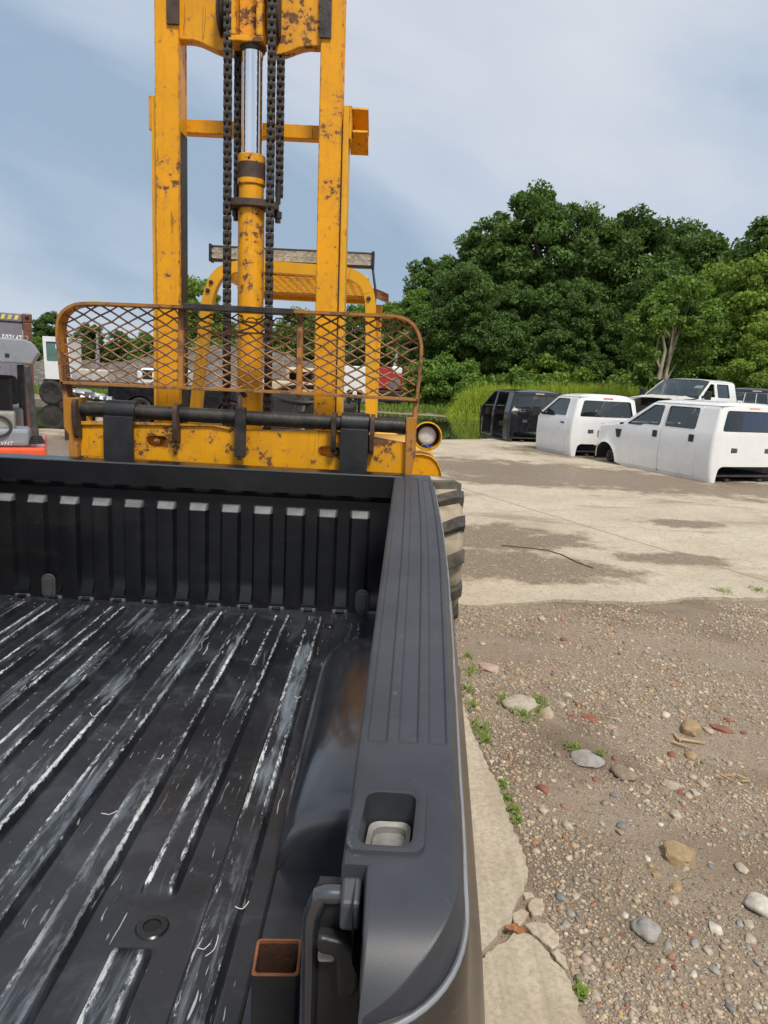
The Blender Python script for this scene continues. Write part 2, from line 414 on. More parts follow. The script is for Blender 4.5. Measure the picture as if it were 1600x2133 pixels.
M['gravel'] = m.bsdf(Base_Color=c3, Roughness=0.92, Normal=m.bump(hh, 0.9, 0.006), Specular_IOR_Level=0.2)

def axis(a, b, fa, fb, fs, cs):
    out = [a]; x = a
    while x < b:
        if fa - 0.01 <= x < fb: st = fs
        else:
            d = (fa - x) if x < fa else (x - fb)
            st = min(cs, max(fs, d * 0.25 + fs))
            if x < fa: st = min(st, max(fs, (fa - x) * 0.5))
        x += st; out.append(x)
    return out
gx = axis(-420, 420, 0.2, 4.6, 0.045, 60); gy = axis(-60, 700, 1.2, 6.6, 0.045, 60)
rows = [[(x, y, (ground_h(x, y) if 0 < x < 6 and 0.8 < y < 7 else 0.0) - (0.012 if y > 5.0 and x > 0.4 else 0.0)) for x in gx] for y in gy]
g = MB(); g.grid(rows)
tag(g.build('ground', M['gravel'], None, 60, recalc=False), kind='structure')

# --- concrete yard
m = NT('yard_concrete')
co = m.co
base = m.mix(m.ramp(m.noise(0.9, 7, 0.62), [(0.3, 0.0), (0.7, 1.0)]), (0.42, 0.35, 0.255), (0.57, 0.495, 0.385))
base = m.mix(m.ramp(m.noise(9, 8, 0.75), [(0.40, 0.0), (0.75, 0.6)]), base, (0.31, 0.265, 0.205))
spk = m.vor(60, out='Color'); ss = m.n('ShaderNodeSeparateColor', None, Color=spk)
base = m.mix(m.ramp(ss.outputs[0], [(0.90, 0.0), (0.91, 0.55)], 'CONSTANT'), base, (0.22, 0.19, 0.16))
sx = m.n('ShaderNodeSeparateXYZ', None, Vector=co)
def stain(cx, cy, rx, ry, rot=0.0, soft=0.55):
    v = m.map((1, 1, 1), (0, 0, 0), (-cx, -cy, 0)); v = m.map((1, 1, 1), (0, 0, -rot), vec=v)
    v = m.map((1 / rx, 1 / ry, 0), vec=v)
    l = m.n('ShaderNodeVectorMath', dict(operation='LENGTH'), i0=v).outputs['Value']
    return m.math('SUBTRACT', 1.0, l)
sts = [stain(0.9, 6.45, 1.6, 0.75, -0.12), stain(1.0, 7.6, 1.5, 0.8, 0.1), stain(2.9, 6.95, 0.8, 0.33, 0.1), stain(3.5, 13.6, 5.2, 2.2, -0.25), stain(7.6, 13.0, 3.4, 1.5, 0.2), stain(2.1, 12.4, 1.6, .8, 0), stain(3.9, 9.0, .7, .3, .1), stain(5.0, 18.6, 2.5, 2.0, 0), stain(-7, 13, 7, 4, 0)]
mx = sts[0]
for q in sts[1:]: mx = m.math('MAXIMUM', mx, q)
k = m.math('ADD', mx, m.math('MULTIPLY', m.math('SUBTRACT', m.noise(1.7, 9, 0.72), 0.5), 2.3))
dm = m.ramp(k, [(-0.12, 0.0), (0.34, 0.92)])
scat = m.ramp(m.noise(0.55, 6, 0.6, 0.5, m.map((1, 2.4, 1))), [(0.55, 0.0), (0.66, 0.75)])
dm = m.math('MAXIMUM', dm, m.math('MULTIPLY', scat, 0.8))
gr = m.ramp(ss.outputs[1], [(0.0, (0.17, 0.122, 0.078)), (0.5, (0.215, 0.158, 0.105)), (0.86, (0.26, 0.20, 0.14)), (0.965, (0.40, 0.34, 0.26))], 'CONSTANT')
base = m.mix(dm, base, gr)
# joints between the pours
def joint(px, py, nx, ny, w):
    d = m.math('ADD', m.math('MULTIPLY', m.math('SUBTRACT', sx.outputs[0], px), nx), m.math('MULTIPLY', m.math('SUBTRACT', sx.outputs[1], py), ny))
    d = m.math('ADD', d, m.math('MULTIPLY', m.math('SUBTRACT', m.noise(2.5, 4), 0.5), 0.05))
    return m.ramp(m.math('ABSOLUTE', d), [(w * 0.5, 0.8), (w, 0.0)])
ja = PZ(1000, 1030); jb = PZ(1520, 1190); dv = (jb - ja).normalized()
j = joint(ja.x, ja.y, -dv.y, dv.x, 0.025)
j = m.math('MAXIMUM', j, joint(ja.x + dv.y * 4.2, ja.y - dv.x * 4.2, -dv.y, dv.x, 0.02))
j = m.math('MAXIMUM', j, joint(2.5, 9.6, dv.x, dv.y, 0.012))
base = m.mix(j, base, (0.27, 0.20, 0.13))
wet = m.math('MULTIPLY', m.ramp(k, [(0.25, 0.0), (0.5, 1.0)]), 0.45)
M['concrete_yard'] = m.bsdf(Base_Color=base, Roughness=m.math('SUBTRACT', 0.9, wet), Normal=m.bump(m.math('ADD', m.noise(45, 6, 0.7), m.math('MULTIPLY', dm, m.noise(70, 3))), 0.5, 0.006), Specular_IOR_Level=0.3)
edge = []
x = -14.0
while x < 30:
    if x <= 0.6: yb = 5.15
    else: yb = 5.15 + (x - 0.6) * 0.245
    edge.append((x, yb + 0.22 * fbm(x, 1.7, 1.1, 4) + 0.07 * fbm(x, 9, 7, 3)))
    x += 0.07 if 0 < x < 5 else 0.6
outl = edge + [(30, 27.5), (12, 29.5), (5, 27), (2.0, 24.5), (-3, 20.5), (-14, 15.0)]
yd = MB(); yd.plate(outl, lambda a, b, t: (a, b, t), -0.05, 0.012)
tag(yd.build('concrete_yard', M['concrete_yard'], None, bevel=0.0), kind='structure')

# --- puddle
m = NT('puddle_water')
M['water'] = m.bsdf(Base_Color=(0.035, 0.032, 0.022), Roughness=0.03, Normal=m.bump(m.noise(2.2, 3, 0.5), 0.03, 0.02), Specular_IOR_Level=0.6)
pw = []
for k in range(90):
    a = 2 * math.pi * k / 90
    r = 1 + 0.16 * fbm(math.cos(a) * 2, math.sin(a) * 2, 1.0, 3)
    pw.append((-6.0 + 12.6 * math.cos(a) * r, 27.0 + 8.6 * math.sin(a) * r - 0.22 * (0 - 12.6 * math.cos(a) * r) * 0.55))
pd = MB(); pd.add([(a, b, 0.017) for a, b in pw], [tuple(range(90))])
tag(pd.build('puddle_water', M['water'], None), kind='structure')

# --- broken concrete apron beside the truck bed
m = NT('apron_concrete')
b0 = m.mix(m.ramp(m.noise(3, 7, 0.6), [(0.3, 0.0), (0.7, 1.0)]), (0.46, 0.385, 0.285), (0.60, 0.52, 0.40))
b0 = m.mix(m.ramp(m.noise(60, 6, 0.7), [(0.40, 0.0), (0.70, 0.75)]), b0, (0.27, 0.22, 0.165))
b0 = m.mix(m.ramp(m.noise(1, 4, 0.6, 0.3, m.map((16, 0.9, 1), (0, 0, -0.12))), [(0.46, 0.0), (0.66, 0.6)]), b0, (0.33, 0.27, 0.20))
b0 = m.mix(m.ramp(m.noise(2.2, 5, 0.6, 1.0), [(0.52, 0.0), (0.70, 0.5)]), b0, (0.30, 0.235, 0.16))
pits = m.ramp(m.vor(55), [(0.05, 1.0), (0.12, 0.0)])
b0 = m.mix(m.math('MULTIPLY', pits, 0.6), b0, (0.17, 0.145, 0.12))
M['apron'] = m.bsdf(Base_Color=b0, Roughness=0.92, Normal=m.bump(m.math('SUBTRACT', m.noise(130, 6, 0.7), pits), 0.5, 0.004), Specular_IOR_Level=0.25)
apron = thing('concrete_apron', None, None, (0.3, 2.2, 0)); del_keys = None
tag(apron, kind='structure')
def zt(px): return [tuple(PZ(u, v, 0.02).xy) for u, v in px]
rng = random.Random(5)
def jag(poly, amp, n):
    out = []
    for i in range(len(poly)):
        a = Vector(poly[i]); b = Vector(poly[(i + 1) % len(poly)]); nn = max(1, int((b - a).length / n))
        for k in range(nn):
            p = a.lerp(b, k / nn)
            out.append((p.x + amp * fbm(p.x, p.y, 22, 3) * 2, p.y + amp * fbm(p.x + 7, p.y, 22, 3) * 2))
    return out
def slab(px, z, extra_left=None, t=0.06):
    p = zt(px)
    if extra_left: p = p + extra_left
    b = MB(); b.plate(jag(p, 0.011, 0.012), lambda a, c, h: (a, c, h + z * 0.2 * 0), z - t, z)
    return b.build('concrete_slab', M['apron'], apron, bevel=0.003, seg=1)
slab([(968, 1480), (985, 1530), (1012, 1588), (1045, 1655), (1062, 1715), (1092, 1780), (1100, 1815), (1092, 1862), (1072, 1890), (1062, 1925), (1018, 1965), (1002, 1990)], 0.028, [(-0.5, 1.80), (-0.5, 3.9), (0.42, 3.9)])
slab([(1002, 1998), (1030, 1972), (1075, 1945), (1098, 1946), (1120, 1960), (1143, 1985), (1165, 2012), (1182, 2040), (1196, 2075), (1210, 2110), (1228, 2150), (1300, 2400)], 0.024, [(-0.5, 1.1), (-0.5, 1.79)])
for pp, z in (([(1100, 1925), (1115, 1920), (1143, 1921), (1156, 1940), (1165, 1965), (1150, 1975), (1128, 1958), (1104, 1943)], 0.020),
              ([(1068, 1900), (1085, 1890), (1098, 1900), (1099, 1918), (1082, 1927), (1070, 1918)], 0.018),
              ([(1100, 1880), (1112, 1868), (1128, 1872), (1134, 1888), (1128, 1905), (1110, 1908), (1100, 1898)], 0.020),
              ([(1148, 1978), (1168, 1970), (1178, 1990), (1184, 2012), (1172, 2008)], 0.014),
              ([(1085, 1852), (1097, 1866), (1110, 1862), (1106, 1850)], 0.012)):
    slab(pp, z, None, 0.03)
# dry leaves caught in the crack
for k in range(5):
    p = PZ(1075 + rng.uniform(-14, 14), 1932 + rng.uniform(-6, 8), 0.031)
    b = MB(); a0 = rng.uniform(0, 6.28)
    pts = [(0.016 * math.cos(a0 + t) * (0.5 + 0.5 * abs(math.cos(t * 2.5))), 0.012 * math.sin(a0 + t) * (0.6 + 0.4 * abs(math.sin(t * 2)))) for t in [i * 2 * math.pi / 10 for i in range(10)]]
    b.plate(pts, lambda x, y, t: (p.x + x, p.y + y, p.z + t + 0.2 * abs(x)), 0, 0.0012)
    if 'leaf_dry' not in M: M['leaf_dry'] = plain('dry_leaf', (0.42, 0.15, 0.05), 0.8, 0, 0.5, 60, 0.2)
    tag(b.build('dry_leaf', M['leaf_dry']), 'curled orange dry leaf caught in the crack of the concrete apron', 'leaf', 'dry leaves in the apron crack')
# ---------------------------------------------------------------- pickup bed in the foreground
def bed_paint(name, base, rough, scuff=0.0, dust=0.0, spec=0.5, coat=0.0):
    m = NT(name)
    c = m.mix(m.ramp(m.noise(3.5, 6, 0.6), [(0.35, 0.0), (0.7, 1.0)]), tuple(x * 0.8 for x in base), tuple(x * 1.5 for x in base))
    r = m.math('ADD', m.math('MULTIPLY', m.noise(7, 6, 0.65), 0.28), rough - 0.14, True)
    dz = m.math('MULTIPLY', m.ramp(m.noise(4.2, 8, 0.68), [(0.45, 0.0), (0.75, 1.0)]), dust)
    c = m.mix(dz, c, (0.115, 0.11, 0.105)); r = m.math('ADD', r, m.math('MULTIPLY', dz, 0.3), True)
    if scuff:
        v = m.map((9, 34, 20), (0.2, 0.3, 0.35))
        sc = m.ramp(m.noise(1, 6, 0.75, 1.2, v), [(0.735 - 0.04 * scuff, 0.0), (0.76 - 0.04 * scuff, 0.75)])
        c = m.mix(sc, c, (0.42, 0.44, 0.46)); r = m.math('MAXIMUM', r, m.math('MULTIPLY', sc, 0.7))
    return m.bsdf(Base_Color=c, Roughness=r, Normal=m.bump(m.noise(26, 5, 0.6), 0.06, 0.004), Specular_IOR_Level=spec, Coat_Weight=coat, Coat_Roughness=0.12)
M['bed_black'] = bed_paint('bed_black_paint', (0.0075, 0.008, 0.0095), 0.30, 0.15, 0.10)
M['bed_gloss'] = bed_paint('bed_black_gloss', (0.020, 0.023, 0.029), 0.22, 0.15, 0.10, 1.0, 0.6)
m = NT('bed_bulkhead_paint')
c = m.mix(m.ramp(m.noise(3.5, 6, 0.6), [(0.35, 0.0), (0.7, 1.0)]), (0.006, 0.0065, 0.008), (0.012, 0.0125, 0.014))
lg = m.math('MULTIPLY', m.attr('ledge_highlight'), m.ramp(m.noise(18, 5, 0.6), [(0.25, 0.55), (0.6, 1.0)]))  # sky highlight on the upward rib facets, put into the colour
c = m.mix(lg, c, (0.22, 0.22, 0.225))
sm_ = m.ramp(m.noise(1.0, 6, 0.65, 0.8, m.map((3, 1, 9), (0, 0.6, 0))), [(0.52, 0.0), (0.75, 0.55)])
c = m.mix(sm_, c, (0.026, 0.025, 0.025))
sp = m.ramp(m.noise(60, 3, 0.8), [(0.76, 0.0), (0.775, 0.7)])
c = m.mix(sp, c, (0.3, 0.3, 0.3))
M['bed_bulk'] = m.bsdf(Base_Color=c, Roughness=m.math('ADD', m.math('MULTIPLY', m.noise(6, 6, 0.65), 0.25), 0.12), Normal=m.bump(m.noise(22, 4, 0.6), 0.05, 0.004))
# floor: scuffed to bare metal along the rib edges (vertex attribute 'wear')
m = NT('bed_floor_worn')
wear = m.attr('wear')
dust = m.ramp(m.noise(2.6, 8, 0.65, 0.6), [(0.35, 0.0), (0.75, 1.0)])
c = m.mix(dust, (0.010, 0.0112, 0.0145), (0.028, 0.0305, 0.037))
blotch = m.ramp(m.noise(5, 6, 0.6, 1.5), [(0.60, 0.0), (0.66, 0.55)])
c = m.mix(blotch, c, (0.010, 0.010, 0.010))
tan = m.ramp(m.noise(3.1, 7, 0.7, 0.5, m.map(loc=(5, 2, 0))), [(0.64, 0.0), (0.78, 0.35)])
c = m.mix(tan, c, (0.12, 0.10, 0.08))
ed = m.math('ADD', m.math('MULTIPLY', m.noise(1, 8, 0.78, 0.5, m.map((150, 40, 1))), 0.55), m.math('MULTIPLY', m.noise(1, 4, 0.6, 0.3, m.map((8, 1.6, 1))), 0.45))
edge = m.ramp(m.math('ADD', ed, m.math('MULTIPLY', wear, 0.20)), [(0.70, 0.0), (0.765, 1.0)])
edge = m.math('MULTIPLY', edge, m.ramp(wear, [(0.05, 0.0), (0.4, 1.0)]))
edge = m.math('MULTIPLY', edge, m.ramp(m.noise(1, 3, 0.55, 0.3, m.map((5.5, 2.0, 1), (0, 0, 0.2), (3.3, 1.1, 0))), [(0.36, 0.15), (0.52, 1.0)]))
haze_ = m.ramp(m.noise(3.4, 8, 0.72, 1.1, m.map(loc=(6.1, 2.7, 0))), [(0.52, 0.0), (0.80, 0.34)])
c = m.mix(haze_, c, (0.15, 0.165, 0.185))
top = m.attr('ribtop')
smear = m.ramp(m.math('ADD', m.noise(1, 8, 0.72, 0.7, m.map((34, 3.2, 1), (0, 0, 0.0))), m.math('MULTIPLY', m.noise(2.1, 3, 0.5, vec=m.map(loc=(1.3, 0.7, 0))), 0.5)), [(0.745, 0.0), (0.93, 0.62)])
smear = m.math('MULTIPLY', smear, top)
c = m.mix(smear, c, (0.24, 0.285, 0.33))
def scr(scale, rot, loc, t, a):
    w_ = m.n('ShaderNodeVectorMath', dict(operation='ADD'), i0=m.map(scale, rot, loc), i1=m.n('ShaderNodeVectorMath', dict(operation='SCALE'), i0=m.n('ShaderNodeTexNoise', None, Vector=m.co, Scale=7.0, Detail=2.0).outputs['Color'], Scale=3.0).outputs[0]).outputs[0]
    return m.ramp(m.noise(1, 2, 0.5, 0.3, w_), [(t, 0.0), (t + 0.018, a)])
s1 = m.math('MAXIMUM', scr((120, 5, 1), (0, 0, 0.5), (0, 0, 0), 0.71, 0.8), scr((110, 6, 1), (0, 0, -0.75), (4, 1, 0), 0.72, 0.8), True)
s1 = m.math('MAXIMUM', s1, scr((130, 7, 1), (0, 0, 1.5), (2, 7, 0), 0.725, 0.7), True)
s1 = m.math('MULTIPLY', s1, m.ramp(m.noise(2.4, 3, 0.5, vec=m.map(loc=(9, 3, 1))), [(0.38, 0.0), (0.55, 1.0)]))
c = m.mix(s1, c, (0.42, 0.44, 0.46))
fl = m.ramp(m.noise(85, 4, 0.8), [(0.715, 0.0), (0.74, 0.75)])
c = m.mix(fl, c, (0.42, 0.44, 0.46))
c = m.mix(edge, c, (0.60, 0.62, 0.63))
rs = m.ramp(m.noise(3.7, 6, 0.65, 0.2, m.map(loc=(2.0, 8.4, 0))), [(0.74, 0.0), (0.79, 0.8)])
c = m.mix(rs, c, (0.20, 0.09, 0.03))
r = m.math('ADD', m.math('ADD', m.math('MULTIPLY', m.noise(9, 6, 0.7), 0.34), 0.12), m.math('MULTIPLY', m.math('MAXIMUM', edge, smear), 0.35), True)
M['bed_floor'] = m.bsdf(Base_Color=c, Roughness=r, Normal=m.bump(m.math('ADD', m.noise(14, 6, 0.6), m.math('MULTIPLY', m.noise(160, 3), 0.15)), 0.12, 0.006), Specular_IOR_Level=0.5)
# rail cap plastic
m = NT('rail_cap_plastic')
c = m.mix(m.ramp(m.noise(6, 8, 0.65), [(0.35, 0.0), (0.7, 1.0)]), (0.026, 0.029, 0.036), (0.046, 0.050, 0.060))
sc = m.ramp(m.noise(1, 7, 0.78, 1.0, m.map((60, 22, 30), (0, 0, 0.2))), [(0.62, 0.0), (0.72, 0.6)])
sc = m.math('MULTIPLY', sc, m.ramp(m.noise(5.5, 3, 0.5), [(0.42, 0.0), (0.60, 1.0)]))
c = m.mix(sc, c, (0.21, 0.20, 0.19))
M['cap'] = m.bsdf(Base_Color=c, Roughness=0.46, Normal=m.bump(m.math('ADD', m.noise(700, 2), m.math('MULTIPLY', sc, -1.0)), 0.10, 0.0006))
m = NT('dirty_bedside')
dz = m.ramp(m.noise(3, 8, 0.7, 0.5, m.map((1, 1, 2.5))), [(0.30, 0.0), (0.7, 1.0)])
c = m.mix(dz, (0.016, 0.014, 0.013), (0.075, 0.06, 0.045))
c = m.mix(m.ramp(m.noise(1, 8, 0.75, 0.6, m.map((20, 8, 60))), [(0.62, 0.0), (0.7, 0.8)]), c, (0.26, 0.22, 0.165))
M['flank'] = m.bsdf(Base_Color=c, Roughness=0.38, Coat_Weight=0.3, Coat_Roughness=0.15)
M['seal'] = plain('galvanised_lip', (0.30, 0.31, 0.33), 0.32, 0.3, 0.2, 12, 0.1)
M['seam'] = plain('seam_sealer', (0.004, 0.004, 0.004), 0.8, 0, 0.1)
M['pocket_metal'] = plain('pocket_metal', (0.30, 0.30, 0.29), 0.5, 0.2, 0.35, 25, 0.2, 60, (0.10, 0.055, 0.025), 0.6, 14)
M['plug'] = plain('rubber_plug', (0.06, 0.062, 0.066), 0.6, 0, 0.25, 20, 0.2)

bed = thing('pickup_bed', 'scuffed black pickup truck bed with ribbed floor and plastic rail cap', 'truck bed', (-0.85, 1.7, 0.30))
ZF = CAM_H - 1.0
RB = 0.020; RA = CAM_H - 0.45 - 0.4 * RB            # rail height = RA + RB*Y
def rail_z(y): return RA + RB * y
def rail_pt(u, v):
    d = ray(u, v); t = (RA - CAM_H) / (d.z - RB * d.y); p = Vector((0, 0, CAM_H)) + d * t
    return p.x, p.y
def interp(tab, y):
    tab = sorted(tab)
    if y <= tab[0][0]: return tab[0][1]
    for (a, b), (c, d) in zip(tab, tab[1:]):
        if y <= c: return b + (d - b) * (y - a) / (c - a)
    return tab[-1][1]
INN = [(p[1], p[0]) for p in (rail_pt(822 - 0.1357 * (v - 990), v) for v in (990, 1040, 1100, 1200, 1350, 1550, 1750, 2010))]
OUT = [(p[1], p[0]) for p in (rail_pt(*q) for q in ((904, 1000), (921, 1080), (932, 1165), (941, 1300), (948, 1420), (955, 1550), (961, 1640), (965, 1720), (967, 1800)))]
YE = rail_pt(754, 2011)[1]            # rear end of the cap
YB = 2.96                             # bulkhead plane
CX = -0.86                            # centre line of the bed
inn = lambda y: interp(INN, y)
YC = interp([(v, rail_pt(966, v)[1]) for v in (1700, 1800, 1850)], 1800)   # corner starts here
def out(y):
    o = interp(OUT, max(y, YC))
    if y < YC:
        t = min(1.0, (YC - y) / (YC - YE)); i = inn(y)
        o = i + (o - i) * math.sqrt(max(0.0, 1 - t ** 2.3))
    return o
XW = lambda y: inn(y) + 0.014         # inner wall

# ---- floor
RIBX = [-0.262 - 0.137 * k for k in range(10)]
RH, TW, SW = 0.019, 0.027, 0.010
xs = {-0.19, -1.53, -0.183, -1.537}
for x in RIBX:
    for d in (-TW - SW, -TW - SW * 0.5, -TW, -TW + 0.007, -TW * 0.4, 0, TW * 0.4, TW - 0.007, TW, TW + SW * 0.5, TW + SW): xs.add(x + d)
for d in (-0.036, -0.024, -0.018, 0.018, 0.024, 0.036): xs |= {-0.10 + d, -1.62 + d}
xs |= {0.03, -0.01, -1.75}
for k in range(40): xs.add(-1.75 + k * 0.045)
xs = sorted(xs)
GAP = (1.075, 1.20)
ys = {0.33, 0.36, 0.40, 2.80, 2.815, 2.83, 2.845, 2.86, 2.90, 2.96, 2.50, 2.52, 2.54, 2.56, 2.76, 2.78, 2.80, GAP[0], GAP[0] - 0.02, GAP[0] - 0.01, GAP[1], GAP[1] + 0.02, GAP[1] + 0.01}
for k in range(46): ys.add(0.42 + 0.055 * k)
ys = sorted(ys)
sst = lambda a, b, x: (lambda t: t * t * (3 - 2 * t))(max(0.0, min(1.0, (x - a) / (b - a))))
def floor_h(x, y):
    h = 0; w = 0; tp = 0
    for i, rx in enumerate(RIBX):
        d = abs(x - rx)
        if d < TW + SW + 0.004:
            e = sst(2.845, 2.815, y)
            if i == 1: e *= 1 - sst(GAP[0] - 0.02, GAP[0], y) * sst(GAP[1] + 0.02, GAP[1], y)
            a = sst(TW + SW, TW, d) * e
            h = RH * a
            if abs(d - TW + 0.003) < 0.0065: w = e
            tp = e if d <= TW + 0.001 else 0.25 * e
    for rx in (-0.10, -1.62):
        d = abs(x - rx)
        if d < 0.036:
            e = sst(2.52, 2.56, y) * sst(2.80, 2.78, y); a = sst(0.034, 0.024, d) * e; h = 0.010 * a
            if 0.017 < d < 0.025: w = 0.9 * e
            tp = e if d < 0.025 else 0
    h -= 0.005 * (1 if (-0.1905 < x < -0.1825 or -1.5375 < x < -1.5295) else 0)
    h += 0.0035 * fbm(x, y, 2.2, 3)
    return h, w, tp
b = MB(); W1 = []; W2 = []
rows = []
for y in ys:
    r = []
    for x in xs:
        h, w, tp = floor_h(x, y); r.append((x, y, ZF + h)); W1.append(w); W2.append(tp)
    rows.append(r)
b.grid(rows)
fl = b.build('bed_floor', M['bed_floor'], bed, 50, recalc=False)
for nm, arr in (('wear', W1), ('ribtop', W2)):
    at = fl.data.attributes.new(nm, 'FLOAT', 'POINT'); at.data.foreach_set('value', arr)
for sx_ in (-0.1865, -1.5335):
    b = MB(); b.bb(sx_ - 0.0022, sx_ + 0.0022, 0.34, 2.86, ZF - 0.004, ZF - 0.0015); b.build('seam', M['seam'], fl)
# body bolt holes with their washers
def bolt_hole(u, v, r):
    p = PZ(u, v, ZF + 0.002)
    b = MB(); b.lathe((p.x, p.y, ZF + 0.001), (0, 0, 1), [(0, r * 1.9), (0.003, r * 1.7), (0.0035, r * 1.05), (0.0005, r), (0.0005, 0)], 20)
    h = b.build('bolt_hole', M['bed_black'], fl, 40)
    b = MB(); b.lathe((p.x, p.y, ZF + 0.002), (0, 0, 1), [(0, r * 0.98), (0.0009, r * 0.9), (0.0009, 0)], 16); b.build('recess', M['seam'], h)
bolt_hole(317, 1930, 0.016)
bolt_hole(686, 1303, 0.011); bolt_hole(22, 1267, 0.011)
# little curled offcuts and straw lying on the floor
for (u, v, l, a, cur) in ((228, 1707, 0.034, 0.35, 0.1), (446, 1990, 0.05, 1.35, 0.6), (425, 1990, 0.022, 0.5, 0.3), (192, 1500, 0.024, 2.3, 0.2), (620, 1432 + 30, 0.02, 0.1, 0.0), (505, 1905, 0.03, 0.6, 0.9), (335, 1590, 0.02, 1.0, 0.4)):
    p = PZ(u, v, ZF + 0.010); pts = []
    if 'straw' not in M: M['straw'] = plain('pale_offcut', (0.62, 0.62, 0.58), 0.6, 0, 0.2)
    for k in range(7):
        t = (k / 6 - 0.5) * l; aa = a + cur * (k / 6 - 0.5)
        pts.append((p.x + math.cos(aa) * t + cur * t * t * 9, p.y + math.sin(aa) * t, ZF + RH + 0.003 + 0.002 * abs(k - 3)))
    bb_ = MB(); bb_.tube(pts, 0.0009, 5)
    tag(bb_.build('plastic_strand', M['straw'], None, 40), 'short pale curled strand lying on the ribbed bed floor', 'offcut', 'pale strands on the bed floor')

# ---- bulkhead
BX0, BX1 = 2 * CX - inn(YB) - 0.045, inn(YB) + 0.045
BRX = [PY(749, 1100, YB).x - 0.1372 * k for k in range(12)]
ZT, ZTOP, ZBOT = PY(749, 1065, YB).z, CAM_H - 0.40, PY(700, 1268, YB).z
bxs = {BX0, BX1}
for x in BRX:
    for d in (-0.044, -0.032, -0.029, 0, 0.029, 0.032, 0.044): bxs.add(x + d)
bxs = sorted(q for q in bxs if BX0 <= q <= BX1)
bzs = sorted({ZF - 0.02, ZF + 0.006, ZF + 0.012, ZBOT - 0.016, ZBOT, ZBOT + 0.006, ZBOT + 0.010, ZBOT + 0.02, ZBOT - 0.02, ZT - 0.030, ZT - 0.026, ZT, ZT + 0.004, ZT + 0.02, ZTOP - 0.115, ZTOP - 0.10, ZTOP - 0.086, ZTOP - 0.075, ZTOP - 0.012, ZTOP - 0.003, ZTOP} | {ZBOT + (ZT - ZBOT) * k / 8 for k in range(1, 8)})
def bulk_d(x, z):
    D = 0.024
    rib = max([sst(0.044, 0.031, abs(x - q)) for q in BRX] + [0.0])
    up = rib * sst(ZT, ZT - 0.026, z)
    low = sst(ZBOT + 0.004, ZBOT - 0.016, z)
    d = D * max(up, low)
    if z < ZF + 0.03: d = D * 1.0
    ev = sst(ZTOP - 0.115, ZTOP - 0.086, z)                 # boxed top rail stands proud
    d = max(d, 0.040 * ev)
    if z > ZTOP - 0.003: d -= 0.004
    d += 0.002 * fbm(x, z, 3, 2)
    return d
b = MB(); b.grid([[(x, YB - bulk_d(x, z), z) for x in bxs] for z in bzs])
b.add([(BX0, YB - 0.036, ZTOP), (BX1, YB - 0.036, ZTOP), (BX1, YB + 0.075, ZTOP + 0.006), (BX0, YB + 0.075, ZTOP + 0.006), (BX1, YB + 0.075, ZF - 0.1), (BX0, YB + 0.075, ZF - 0.1)], [(0, 1, 2, 3), (3, 2, 4, 5)])
LE = []  # mask of the facets that carry the painted sky highlight
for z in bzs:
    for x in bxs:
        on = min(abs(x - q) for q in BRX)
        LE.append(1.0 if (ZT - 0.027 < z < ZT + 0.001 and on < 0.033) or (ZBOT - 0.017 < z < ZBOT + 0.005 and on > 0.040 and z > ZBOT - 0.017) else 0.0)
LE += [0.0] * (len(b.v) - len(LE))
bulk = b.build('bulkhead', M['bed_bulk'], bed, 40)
at_ = bulk.data.attributes.new('ledge_highlight', 'FLOAT', 'POINT'); at_.data.foreach_set('value', LE)
# spot-weld tabs along the foot, drain plugs
for k in range(11):
    x = BRX[k] - 0.0686
    b = MB(); b.bb(x - 0.018, x + 0.018, YB - 0.042, YB - 0.0242, ZF + 0.001, ZF + 0.012); b.build('weld_tab', M['bed_black'], bulk, bevel=0.002, seg=1)
for x in (PY(755, 1250, YB).x, PY(755, 1250, YB).x - 1.35):
    zc = PY(755, 1250, YB).z; b = MB()
    for (sc_, y0, y1) in ((1.0, 0.024, 0.034), (0.62, 0.034, 0.040)):
        ol = [(x + sc_ * (0.030 * math.cos(t)), zc + sc_ * (0.030 * math.sin(t)) + (0.026 if math.sin(t) >= 0 else -0.026) * (1.0 if sc_ == 1 else 0.9)) for t in [2 * math.pi * i / 28 for i in range(28)]]
        b.plate(ol, lambda a, c, t: (a, t, c), YB - y0, YB - y1)
    b.build('drain_plug', M['plug'], bulk, 40, bevel=0.004)
# hem on the front top edge
b = MB(); b.tube([(BX0, YB - 0.036, ZTOP + 0.001), (BX1 - 0.01, YB - 0.036, ZTOP + 0.001)], 0.006, 8); b.build('top_hem', M['bed_gloss'], bulk, 60)

